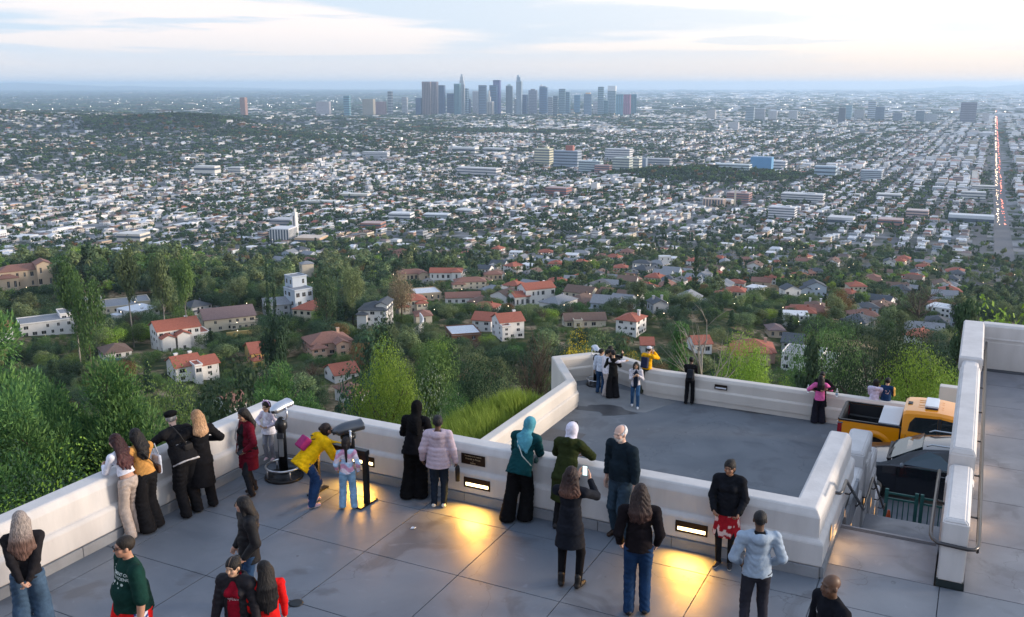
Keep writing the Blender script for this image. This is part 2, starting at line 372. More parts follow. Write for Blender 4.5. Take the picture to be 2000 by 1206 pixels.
M_steel = mat('brushed_steel', (0.55, 0.56, 0.58), 0.28, 0.95, var=0.12, scale=8)
RZ = -TH
def wsmb(mb, name, m=None, parent=None, bevel=0.0, **k):
    if parent is None: k.setdefault('rz', RZ)
    return mb.build(name, m, parent, bevel, **k)
def sweep(mb, path, prof):
    """prof (n, z) swept along path (w, s); n grows to the right of the walking direction"""
    pts = [Vector(p) for p in path]; m = len(pts); rings = []
    for i, p in enumerate(pts):
        ns = []
        for a, b in ((i - 1, i), (i, i + 1)):
            if 0 <= a and b < m: d = (pts[b] - pts[a]).normalized(); ns.append(Vector((d.y, -d.x)))
        if len(ns) == 2:
            q = (ns[0] + ns[1]).normalized(); q = q / max(q.dot(ns[0]), .3)
        else: q = ns[0]
        rings.append([(p.x + q.x * n, p.y + q.y * n, z) for n, z in prof])
    k = len(prof); vs = [v for r in rings for v in r]
    fs = [(i * k + j, (i + 1) * k + j, (i + 1) * k + (j + 1) % k, i * k + (j + 1) % k) for i in range(m - 1) for j in range(k)]
    fs += [tuple(range(k)), tuple((m - 1) * k + j for j in range(k - 1, -1, -1))]
    mb.add(vs, fs)
def prof(z0, zb, top=.92):
    t = z0 + top
    return [(0, zb), (0, t - .035), (.03, t), (.27, t), (.30, t - .012), (.345, t - .085), (.355, t - .11), (.36, z0 + .53), (.405, z0 + .51), (.43, z0 + .475), (.43, z0 + .165), (.40, z0 + .165), (.40, zb)]
# ---- wall A: round the upper terrace
A = empty('parapet_wall', (0, 0, 0), RZ, 'white stepped parapet round the upper terrace where most people stand', 'wall')
mb = MB(); sweep(mb, [(-11.13, -4), (-11.13, 12.5), (-1.84, 12.5), (-1.84, 15.35)], prof(0, -5)); mb.build('wall_body', M_wall, A, bevel=0.008)
def plinth(parent, path, z0, first=.3, step=1.12, h=.15):
    """row of plinth blocks with open joints along the inner face"""
    pm = {}
    for i in range(len(path) - 1):
        a, b = Vector(path[i]), Vector(path[i + 1]); Ln = (b - a).length; d = (b - a) / Ln; nrm = Vector((d.y, -d.x)); x = first
        cuts = [0.0]
        while x < Ln - .05: cuts.append(x); x += step
        cuts.append(Ln)
        for c0, c1 in zip(cuts, cuts[1:]):
            key = round(c1 - c0, 3)
            if key not in pm:
                q = MB(); q.box(.004, c1 - c0 - .004, -.05, .0, 0, h); pm[key] = q.mesh('plinth_block', M_plinth, 0.004)
            p = a + d * c0; link('plinth_block', pm[key], parent, (p.x, p.y, z0), math.atan2(d.y, d.x))
plinth(A, [(-10.725, 1), (-10.725, 12.095)], 0, .4); plinth(A, [(-10.725, 12.095), (-1.435, 12.095)], 0, .55)
plinth(A, [(-1.435, 12.095), (-1.435, 14.2)], 0, 1.0)
# small dark vent on the left wall, wall lights, plaque
q = MB(); q.box(-.02, .012, -.045, .045, -.09, .09); q.build('vent', M_black, A, loc=(-10.70, 9.93, .33))
M_glow = mat('lamp_glass', (1, .85, .55), .4, var=0, emit=(1.0, .74, .36), estr=3.2)
M_bronze = mat('bronze_dark', (0.035, 0.022, 0.015), .4, .6)
def wall_light(parent, w, s, z, power, wid=.46, lit=True):
    r = empty('wall_light', (w, s, z), 0, parent=parent)
    f = MB(); hw = wid / 2
    f.box(-hw, hw, -.012, .0, .05, .085); f.box(-hw, hw, -.012, .0, -.085, -.055); f.box(-hw, -hw + .03, -.012, 0, -.055, .05); f.box(hw - .03, hw, -.012, 0, -.055, .05)
    f.box(-hw + .03, hw - .03, -.006, 0, -.005, .05)
    f.build('light_frame', M_bronze, r, bevel=.002)
    g = MB(); g.box(-hw + .03, hw - .03, -.004, 0, -.055, -.005); g.build('light_glass', M_glow if lit else mat('lamp_glass_off', (.7, .72, .78), .3, var=0.05), r)
    if power:
        ld = bpy.data.lights.new('wall_lamp', 'AREA'); ld.shape = 'RECTANGLE'; ld.size = wid; ld.size_y = .05; ld.energy = power; ld.color = (1.0, .46, .06); ld.spread = R(130)
        lo = bpy.data.objects.new('wall_lamp', ld); COL.objects.link(lo); lo.parent = r; lo.location = (0, -.06, -.03)
        lo.rotation_euler = (R(-64), 0, 0)
    return r
wall_light(A, -6.60, 12.07, .34, 13); wall_light(A, -3.18, 12.07, .34, 13); wall_light(A, -8.75, 12.07, .34, 12)
pq = empty('plaque', (-6.70, 12.138, .70), 0, parent=A)
q = MB(); q.box(-.21, .21, -.012, .0, -.085, .085); q.build('plate', M_bronze, pq, bevel=.002)
M_gold = mat('gold_letters', (.75, .62, .38), .35, .7)
def text(body, size, loc, rot, parent, m, name='lettering', ext=.0012, align='CENTER', bold=0.0):
    cu = bpy.data.curves.new(name, 'FONT'); cu.body = body; cu.size = size; cu.align_x = align; cu.extrude = ext; cu.offset = bold
    o = bpy.data.objects.new(name, cu); COL.objects.link(o); bpy.context.view_layer.update()
    me = bpy.data.meshes.new_from_object(o); bpy.data.objects.remove(o); me.materials.clear(); me.materials.append(m)
    ob = link(name, me, parent); ob.location = loc; ob.rotation_euler = rot; return ob
for tx, sz, zz in (('THE OBSERVATORY TERRACE', .022, .045), ('Friends in Focus', .04, -.005), ('of', .018, -.03), ('Galileo', .034, -.066)):
    text(tx, sz, (0, -.0135, zz), (R(90), 0, 0), pq, M_gold)
# ---- floor of the upper terrace: slabs with open joints
FL = empty('terrace_floor', (0, 0, 0), RZ, kind='structure')
mb = MB(); mb.prism([(-11, -5), (12, -5), (12, 24), (.02, 24), (.02, 12.3), (-1.42, 12.3), (-1.42, 12.3), (-11, 12.3)], -.30, -.03); mb.build('slab_bed', M_joint, FL)
slabs = {}
def slab(x0, x1, y0, y1, z=0.0, m=None, par=None, th=.03, gap=.0045):
    k = (round(x1 - x0, 3), round(y1 - y0, 3), m.name)
    if k not in slabs:
        q = MB(); q.box(gap, x1 - x0 - gap, gap, y1 - y0 - gap, -th + .002, 0); slabs[k] = q.mesh('slab', m, .003)
    return link('slab', slabs[k], par or FL, (x0, y0, z))
wj = [-10.73, -10.3, -8.8, -7.28, -5.78, -4.29, -2.78, -1.42, .02, 1.5, 3.0, 4.5]
sj = [-4.5, -2, 1, 2.5, 4.0, 5.5, 7.0, 8.5, 10.0, 11.5, 12.09]
for a, b in zip(wj, wj[1:]):
    for c, d in zip(sj, sj[1:]): slab(a, b, c, d if not (a >= -1.43 and d > 12) else 12.55, m=M_floor)
slab(4.5, 12, -4.5, 12.55, m=M_floor)
sj2 = [12.55, 14.17, 15.75, 17.35, 19.0, 20.85, 22.4, 23.7]
for a, b in ((.30, 2.0), (2.0, 6.5), (6.5, 12)):
    for c, d in zip(sj2, sj2[1:]): slab(a, b, c, d, m=M_walk)
# ---- stairs between the two walls
ST_ = empty('stairs', (0, 0, 0), RZ, 'concrete stairs going down between white walls to the parked cars', 'stairs')
slab(-1.43, -.05, 12.55, 13.9, m=M_walk, par=ST_, th=.12)
x = 13.9; z = 0.0; run, rise = .30, .171
stepmesh = MB(); stepmesh.box(-1.43, -.05, 0, run + .02, -.45, 0); stepmesh = stepmesh.mesh('step', M_walk, .006)
nosing = MB(); [nosing.box(-1.40, -.08, .03 + k * .035, .045 + k * .035, 0, .003) for k in range(3)]; nosing = nosing.mesh('nosing', M_joint)
for k in range(10):
    z -= rise; st = link('step', stepmesh, ST_, (0, x, z)); link('nosing', nosing, st, (0, 0, .001)); x += run
link('nosing', nosing, ST_, (0, 13.72, .001))
slab(-1.43, -.05, x, x + 1.4, z, m=M_walk, par=ST_, th=.3); x += 1.4
while z - rise > LOW + .02:
    z -= rise; st = link('step', stepmesh, ST_, (0, x, z)); link('nosing', nosing, st, (0, 0, .001)); x += run
# ---- stepped wall on the left of the stairs, with lamp openings
C = empty('stair_wall', (0, 0, 0), RZ, 'white wall stepping down beside the stairs with lamp openings in its face', 'wall')
def block(parent, w0, w1, s0, s1, zt, zb, name='wall_block', m=None, bev=.03, sh=.05):
    q = MB(); c = .05
    # top chamfered coping
    P0 = [(w0, s0), (w1, s0), (w1, s1), (w0, s1)]; P1 = [(w0 + c, s0 + c), (w1 - c, s0 + c), (w1 - c, s1 - c), (w0 + c, s1 - c)]
    vs = [(x, y, zb) for x, y in P0] + [(x, y, zt - sh) for x, y in P0] + [(x, y, zt) for x, y in P1]
    fs = [(3, 2, 1, 0)] + [(i, (i + 1) % 4, 4 + (i + 1) % 4, 4 + i) for i in range(4)] + [(4 + i, 4 + (i + 1) % 4, 8 + (i + 1) % 4, 8 + i) for i in range(4)] + [(8, 9, 10, 11)]
    q.add(vs, fs); return q.build(name, m or M_wall, parent, bevel=.018)
bl = [(15.36, 17.4, -.42), (17.4, 18.75, -.16), (18.75, 20.3, -1.05), (20.3, 20.9, -1.9), (20.9, 22.3, -2.7)]
for a, b, zt in bl: block(C, -1.86, -1.44, a, b + .004, zt, -4.6)
for a, b, zt in bl[:3]:   # pilaster strips that make the toothed face
    block(C, -1.46, -1.40, a + .25, b - .35, zt - .28, -4.5, 'pilaster')
M_amber = mat('amber_glass', (.6, .3, .1), .4, var=.2, emit=(1.0, .5, .15), estr=.9)
def diamond(parent, s, z, sx=.055, sz=.16):
    r = empty('stair_lamp', (-1.40, s, z), 0, parent=parent); f = MB()
    f.add([(0, -sx, -sz * .4), (0, 0, -sz), (0, sx, -sz * .4), (0, sx, sz * .4), (0, 0, sz), (0, -sx, sz * .4), (-.06, 0, 0)],
          [(0, 1, 2, 3, 4, 5)]); f.build('lamp_frame', M_bronze, r)
    g = MB(); k = .7; g.add([(.004, -sx * k, -sz * .35), (.004, 0, -sz * .8), (.004, sx * k, -sz * .35), (.004, sx * k, sz * .35), (.004, 0, sz * .8), (.004, -sx * k, sz * .35)], [(0, 1, 2, 3, 4, 5)])
    g.build('lamp_glass', M_amber, r)
for s, z in ((12.75, .36), (14.3, -.05), (15.5, -.75), (17.6, -1.2), (19.3, -1.9), (20.5, -2.6)): diamond(C, s, z)
for s, z, e in ((13.2, .35, 2.5),):
    ld = bpy.data.lights.new('stair_glow', 'AREA'); ld.size = .12; ld.energy = e; ld.color = (1, .55, .2); lo = bpy.data.objects.new('stair_glow', ld); COL.objects.link(lo); lo.parent = C
    lo.location = (-1.36, s, z); lo.rotation_euler = (0, R(-55), 0)
plinth(C, [(-1.415, 14.25), (-1.415, 15.9)], -.55, .5, 1.0, .5)
# handrail zigzagging down the stairs
H = empty('handrail', (0, 0, 0), RZ, 'dark zigzag handrail fixed to the stepped wall beside the stairs', 'handrail')
q = MB(); rp = [(-1.32, 12.95, .92), (-1.32, 13.35, .92), (-1.32, 16.65, -.92), (-1.32, 18.2, -.92), (-1.32, 22.2, -3.25), (-1.32, 22.5, -3.25)]
q.tube([(-1.40, 12.85, .92), (-1.34, 12.86, .92)] + rp, .024, 8); q.build('rail', M_rail, H)
for s, z in ((14.2, .45), (15.6, -.33), (17.4, -.92), (19.0, -1.39), (20.4, -2.2), (21.6, -2.9)):
    q = MB(); q.tube([(-1.42, s, z - .09), (-1.34, s, z - .09), (-1.29, s, z - .01)], .012, 6); q.build('bracket', M_rail, H)
# ---- right hand wall between stairs and walkway
Rw = empty('divider_wall', (0, 0, 0), RZ, 'white stepped divider wall between the stairs and the walkway', 'wall')
block(Rw, -.03, .29, 12.55, 14.62, .97, .10); block(Rw, -.05, .31, 14.62, 19.45, 1.20, -4.4, sh=.09)
block(Rw, -.03, .29, 12.9, 14.6, .05, -4.4, 'wall_foot'); block(Rw, -.06, .32, 14.35, 14.64, .80, -4.4, 'wall_collar')
block(Rw, -.03, .29, 19.45, 20.95, .98, -4.4)
q = MB()
for (o0, z0), (o1, z1) in (((-.02, .62), (.06, .80)), ((.06, .80), (.06, 1.02)), ((.06, 1.02), (.03, 1.06))):
    P0 = [(-.03 - o0, 20.6 - o0), (.29 + o0, 20.6 - o0), (.29 + o0, 23.9), (-.03 - o0, 23.9)]; P1 = [(-.03 - o1, 20.6 - o1), (.29 + o1, 20.6 - o1), (.29 + o1, 23.9), (-.03 - o1, 23.9)]
    q.add([(x, y, z0) for x, y in P0] + [(x, y, z1) for x, y in P1], [(i, (i + 1) % 4, 4 + (i + 1) % 4, 4 + i) for i in range(4)] + ([(4, 5, 6, 7)] if z1 > 1.05 else []))
q.build('wall_cap', M_wall, Rw)
block(Rw, -.01, .27, 20.6, 24.05, .9, -4.4)
q = MB(); q.box(-.035, .295, 12.56, 12.9, 0, .10); q.build('wall_shoe', mat('dark_green_stone', (.02, .03, .032), .4), Rw)
# end wall of the walkway
E_ = empty('end_wall', (0, 0, 0), RZ, 'white parapet closing the far end of the walkway', 'wall')
q = MB(); sweep(q, [(.33, 24.05), (12, 24.05)], [(0, -4.5), (0, 1.01), (.04, 1.05), (.30, 1.05), (.34, 1.0), (.345, .74), (.36, .73), (.36, .70), (.345, .69), (.345, .64), (.35, .63), (.35, .01), (.30, .01), (.30, -4.5)]); q.build('wall_body', M_wall, E_, bevel=.006)
q = MB(); q.box(.3, 12, 23.5, 23.70, .004, .012); q.build('drain_strip', M_joint, E_)
Wb = empty('retaining_wall', (0, 0, 0), RZ, 'white retaining wall under the raised walkway behind the parked cars', 'wall')
q = MB(); q.box(.01, 12, 12.6, 23.98, -4.4, -.31); q.build('wall_body', M_wall, Wb)
Wc = empty('retaining_wall', (0, 0, 0), RZ, 'retaining wall dropping from the upper terrace to the asphalt', 'wall')
q = MB(); q.box(-11.0, -1.86, 12.0, 12.46, -4.4, -.31); q.box(-11.09, -10.8, -4, 12.4, -30, -.31); q.build('wall_body', M_wall, Wc)
# handrail wrapping the divider wall
H2 = empty('handrail', (0, 0, 0), RZ, 'dark tubular handrail wrapping round the near end of the divider wall', 'handrail')
q = MB(); q.tube([(-.16, 15.3, .55), (-.16, 14.6, .62), (-.16, 13.0, .62), (-.155, 12.75, .62), (-.12, 12.62, .62), (-.06, 12.53, .62), (.30, 12.50, .62), (.37, 12.53, .62), (.41, 12.62, .62), (.42, 12.8, .62), (.42, 23.3, .72)], .025, 10); q.build('rail', M_rail, H2)
q = MB(); q.tube([(.42, 12.95, .40), (.42, 23.3, .45)], .02, 8); q.tube([(.42, 23.3, .45), (.42, 23.3, .72)], .02, 8); q.tube([(.42, 12.95, .40), (.42, 12.95, .62)], .018, 8); q.build('lower_rail', M_rail, H2)
for s in (13.6, 15.2, 16.8, 18.4, 20.0, 21.6, 23.0):
    q = MB(); q.tube([(.28, s, .60), (.42, s, .60)], .014, 6); q.build('bracket', M_rail, H2)
q = MB(); q.tube([(-.02, 14.0, .55), (-.16, 14.0, .60)], .02, 6); q.build('bracket', M_rail, H2)
for s in (14.75, 17.0, 19.4):
    ld = bpy.data.lights.new('walkway_glow', 'AREA'); ld.size = .10; ld.energy = 1.6; ld.color = (1, .55, .22); lo = bpy.data.objects.new('walkway_glow', ld); COL.objects.link(lo); lo.parent = Rw
    lo.location = (.34, s, .30); lo.rotation_euler = (0, R(-50), 0)
    q = MB(); q.box(.288, .325, s - .08, s + .08, .24, .36); q.build('step_lamp', M_amber, Rw)
# ---- the building whose roof the photograph is taken from
OB = empty('observatory_building', (0, 0, 0), RZ, 'white building behind the upper terrace, under the photographer', 'building')
q = MB(); q.box(-16, 14, -14, -1.2, -30, 4.55); q.build('wall', M_wall, OB); q = MB(); q.box(-16.1, 14.1, -1.35, -1.05, 4.2, 5.2); q.build('parapet', M_wall, OB, bevel=.03)
for k in range(6): q = MB(); q.box(-12 + k * 4.2, -10.4 + k * 4.2, -1.22, -1.15, .8, 3.0); q.build('window', mat('window_dark', (.018, .022, .028), .12, spec=.6, var=0), OB)
# ---- lower terrace
q = MB(); q.prism([(-11.45, 12.45), (26, 12.45), (26, 30.35), (-9.7, 30.35), (-10.5, 30.95), (-11.4, 31.3), (-12.3, 31.15), (-13.2, 30.2), (-11.45, 27.8)], -4.5, LOW)
wsmb(q, 'asphalt_pavement', M_asph, kind='structure')
B = empty('parapet_wall', (0, 0, 0), RZ, 'long cream parapet round the lower asphalt terrace with a viewing bay at its corner', 'wall')
out = [(-11.83, 12.4), (-11.83, 27.86), (-13.40, 30.22), (-12.35, 31.34), (-11.29, 31.52), (-10.38, 31.10), (-9.60, 30.50), (-9.2, 30.46), (26, 30.46)]
q = MB(); pr = prof(LOW, -16); sweep(q, out, pr); q.build('wall_body', M_wall2, B, bevel=.006)
r = wall_light(B, -7.15, 30.05, LOW + .69, 0, .42, lit=False)
q = MB(); q.box(-.6, .8, 32.0, 32.35, -8, -3.0); q.build('wall_stub', M_wall2, B, bevel=.02)
# patches on the asphalt
def blob_poly(cw, cs, rw, rs, n=28, seed=0, rough=.25):
    return [(cw + rw * (1 + rough * float(vnoise(2.2 * math.cos(a), 2.2 * math.sin(a), seed=seed))) * math.cos(a), cs + rs * (1 + rough * float(vnoise(2.2 * math.cos(a) + 9, 2.2 * math.sin(a), seed=seed))) * math.sin(a)) for a in [2 * math.pi * k / n for k in range(n)]]
M_wet = mat('damp_asphalt', (0.045, 0.047, 0.052), .45, var=.35, scale=2.5, space='World'); M_pale = mat('pale_concrete_patch', (.19, .195, .20), .85, var=.2, scale=1.2, space='World')
q = MB(); q.prism(blob_poly(-10.6, 28.0, .9, .42, seed=1, rough=.6), LOW, LOW + .004); wsmb(q, 'damp_stain', M_wet, kind='structure')
q = MB(); q.prism([(-11.38, 28.0), (-9.2, 28.4), (-8.6, 29.9), (-11.8, 30.6), (-12.6, 29.7)], LOW, LOW + .003); wsmb(q, 'concrete_patch', M_pale, kind='structure')
q = MB(); q.prism(blob_poly(-6.2, 30.0, .8, .09, seed=3, rough=.6), LOW, LOW + .004); wsmb(q, 'damp_stain', M_wet, kind='structure')
q = MB(); q.prism([(-11.38, 24.7), (-10.2, 24.7), (-10.2, 25.7), (-11.38, 25.7)], LOW, LOW + .004); wsmb(q, 'concrete_patch', mat('patch_dark', (.10, .10, .105), .9, var=.2, space='World'), kind='structure')
# ================================================================== trees
def leaf_mat(name, c1, c2=None, rand=0.28, trans=.25):
    m = bpy.data.materials.new(name); m.use_nodes = True; t = m.node_tree; b = t.nodes['Principled BSDF']
    b.inputs['Roughness'].default_value = .7; b.inputs['Specular IOR Level'].default_value = .2
    oi = t.nodes.new('ShaderNodeObjectInfo'); g = t.nodes.new('ShaderNodeNewGeometry')
    mx = t.nodes.new('ShaderNodeMix'); mx.data_type = 'RGBA'; mx.inputs[6].default_value = rgb(c1); mx.inputs[7].default_value = rgb(c2 or tuple(x * 1.6 for x in c1))
    t.links.new(g.outputs['Random Per Island'], mx.inputs[0])
    hs = t.nodes.new('ShaderNodeHueSaturation'); t.links.new(mx.outputs[2], hs.inputs['Color'])
    m1 = t.nodes.new('ShaderNodeMapRange'); t.links.new(oi.outputs['Random'], m1.inputs[0]); m1.inputs[3].default_value = 1 - rand; m1.inputs[4].default_value = 1 + rand * 1.3
    t.links.new(m1.outputs[0], hs.inputs['Value'])
    wn = t.nodes.new('ShaderNodeTexWhiteNoise'); wn.noise_dimensions = '1D'; t.links.new(oi.outputs['Random'], wn.inputs['W'])
    m2 = t.nodes.new('ShaderNodeMapRange'); t.links.new(wn.outputs[0], m2.inputs[0]); m2.inputs[3].default_value = .5 - .1 * rand; m2.inputs[4].default_value = .5 + .09 * rand
    t.links.new(m2.outputs[0], hs.inputs['Hue'])
    t.links.new(hs.outputs[0], b.inputs['Base Color'])
    if trans:
        tr = t.nodes.new('ShaderNodeBsdfTranslucent'); t.links.new(hs.outputs[0], tr.inputs['Color']); ms = t.nodes.new('ShaderNodeMixShader'); ms.inputs[0].default_value = trans
        t.links.new(b.outputs[0], ms.inputs[1]); t.links.new(tr.outputs[0], ms.inputs[2]); t.links.new(ms.outputs[0], t.nodes['Material Output'].inputs[0])
    return m
LM = {
 'oak': leaf_mat('leaf_oak', (0.055, 0.108, 0.034), (0.125, 0.205, 0.055)),
 'dark': leaf_mat('leaf_dark', (0.027, 0.056, 0.030), (0.058, 0.108, 0.050)),
 'pine': leaf_mat('leaf_pine', (0.040, 0.115, 0.050), (0.15, 0.30, 0.085), rand=.12),
 'lime': leaf_mat('leaf_lime', (0.145, 0.246, 0.032), (0.290, 0.420, 0.065), rand=.15),
 'olive': leaf_mat('leaf_olive', (0.094, 0.131, 0.058), (0.189, 0.239, 0.102)),
 'yellow': leaf_mat('leaf_yellow', (0.406, 0.319, 0.029), (0.696, 0.551, 0.043), rand=.1),
 'rust': leaf_mat('leaf_rust', (0.15, 0.085, 0.035), (0.26, 0.155, 0.06), rand=.2),
 'brown': leaf_mat('leaf_brown', (0.160, 0.131, 0.080), (0.261, 0.217, 0.131), rand=.2),
 'grey': leaf_mat('leaf_grey', (0.109, 0.145, 0.109), (0.217, 0.261, 0.174), rand=.15),
}
M_bark = mat('bark', (.085, .065, .05), .95, var=.3, scale=2); M_barkp = mat('bark_pale', (.26, .24, .21), .9, var=.2, scale=2)
def unit(n, rng): v = rng.normal(size=(n, 3)); return v / np.linalg.norm(v, axis=1, keepdims=True)
def leaves_at(pos, out, size, aspect, rng, needle=False, jitter=.6):
    n = len(pos); nr = out + jitter * unit(n, rng); nr /= np.linalg.norm(nr, axis=1, keepdims=True)
    a = np.cross(nr, unit(n, rng)); a /= np.linalg.norm(a, axis=1, keepdims=True)
    if needle: a, nr = nr, a
    b = np.cross(nr, a); s = size * rng.uniform(.6, 1.4, (n, 1)); la = a * s * .5 * aspect; lb = b * s * .5
    V = np.stack([pos - la, pos - lb * .9, pos + la, pos + lb * .9], 1).reshape(-1, 3); F = np.arange(4 * n).reshape(-1, 4); return V, F
def crown_mesh(name, centers, radii, nleaf, size, m, seed, aspect=1.3, needle=False, flat=1.0, shell=.55, jitter=.6):
    rng = np.random.default_rng(seed); centers = np.asarray(centers); radii = np.asarray(radii); w = radii ** 2; w = w / w.sum(); k = rng.choice(len(centers), nleaf, p=w)
    u = unit(nleaf, rng); u[:, 2] *= flat; rad = rng.uniform(shell, 1.0, nleaf) ** .6
    pos = centers[k] + u * (radii[k] * rad)[:, None]
    V, F = leaves_at(pos, u + np.array([0, 0, .35]), size, aspect, rng, needle, jitter); return grid_mesh(name, V, F, m)
def env_round(k, seed, rx=.5, z0=.25, z1=1.0, cr=(.13, .22), top=1.0):
    rng = np.random.default_rng(seed); c = []; r = []
    zc = (z0 + z1) / 2; hz_ = (z1 - z0) / 2
    for i in range(k):
        u = unit(1, rng)[0]; q = rng.uniform(.45, .82); rr = rng.uniform(*cr)
        c.append((u[0] * rx * q * (1 + .25 * rng.normal() * .5), u[1] * rx * q, zc + u[2] * hz_ * q * top)); r.append(rr)
    return c, r
def env_cone(k, seed, rx=.25, z0=.12, p=.9, cr=.09):
    rng = np.random.default_rng(seed); c = []; r = []
    for i in range(k):
        z = z0 + (1 - z0) * rng.uniform(0, 1) ** 1.3 * .97; R_ = rx * (1 - (z - z0) / (1 - z0)) ** p * rng.uniform(.55, 1.05); a = rng.uniform(0, 6.283)
        c.append((R_ * math.cos(a), R_ * math.sin(a), z)); r.append(cr * (1.15 - .6 * z) * rng.uniform(.7, 1.2))
    return c, r
def env_tier(seed, tiers=9, rx=.33, z0=.2, per=6, cr=.085):
    rng = np.random.default_rng(seed); c = []; r = []
    for i in range(tiers):
        f = i / (tiers - 1); z = z0 + (1 - z0) * f * .96; L_ = rx * (1 - f * .8) * rng.uniform(.7, 1.15)
        for j in range(per):
            a = rng.uniform(0, 6.283); ll = L_ * rng.uniform(.5, 1.1)
            for q in (.45, .72, 1.0): c.append((ll * q * math.cos(a), ll * q * math.sin(a), z + .05 * q * rng.uniform(-.6, 1) - .02)); r.append(cr * rng.uniform(.6, 1.1) * (1.05 - .35 * q))
        c.append((0, 0, z)); r.append(cr * .9)
    return c, r
def env_open(seed, limbs=7, rx=.45, z0=.3):
    """irregular limbs that carry separate tufts, with gaps between"""
    rng = np.random.default_rng(seed); c = []; r = []
    for i in range(limbs):
        a = 6.283 * i / limbs + rng.uniform(-.5, .5); el = rng.uniform(.15, 1.25); L_ = rng.uniform(.6, 1.0)
        for q in (.55, .8, 1.0):
            for _ in range(2):
                x = rx * L_ * q * math.cos(el) * math.cos(a) + rng.normal() * .04; y = rx * L_ * q * math.cos(el) * math.sin(a) + rng.normal() * .04; z = z0 + (.95 - z0) * L_ * q * math.sin(el) * 1.0 + rng.normal() * .03 + .12 * (1 - q)
                c.append((x, y, z)); r.append(rng.uniform(.08, .14))
    return c, r
def trunk_mesh(name, centers, m, r0=.03, h=.6, seed=0, limbs=8, lean=.03, twig=0):
    rng = random.Random(seed); q = MB(); x, y = rng.uniform(-lean, lean), rng.uniform(-lean, lean)
    pts = [(0, 0, -.03), (x * .4, y * .4, h * .3), (x, y, h * .65), (x * .8, y * 1.1, h)]; q.tube(pts, r0, 6, taper=[r0 * 1.3, r0, r0 * .75, r0 * .4])
    cs = list(centers); rng.shuffle(cs)
    for c in cs[:limbs]:
        z = min(max(c[2] - .22, h * .3), h * .95); p0 = Vector((x * z / h, y * z / h, z)); p1 = Vector(c); mid = (p0 + p1) / 2 + Vector((0, 0, -.02)) + Vector([rng.uniform(-.02, .02) for _ in range(3)])
        q.tube([p0, mid, p1], r0, 5, taper=[r0 * .5, r0 * .33, r0 * .12])
        for _ in range(twig):
            e = p1 + Vector([rng.uniform(-.16, .16), rng.uniform(-.16, .16), rng.uniform(-.02, .2)]); b_ = mid.lerp(p1, rng.uniform(.1, 1)); q.tube([b_, (b_ + e) / 2 + Vector([rng.uniform(-.02, .02) for _ in range(3)]), e], r0, 4, taper=[r0 * .16, r0 * .1, r0 * .05])
            for _ in range(2 if twig > 3 else 0):
                e2 = e + Vector([rng.uniform(-.09, .09), rng.uniform(-.09, .09), rng.uniform(-.01, .11)]); b2 = b_.lerp(e, rng.uniform(.4, .9)); q.tube([b2, e2], r0, 3, taper=[r0 * .09, r0 * .04])
    return q.mesh(name, m)
PROTO = {}
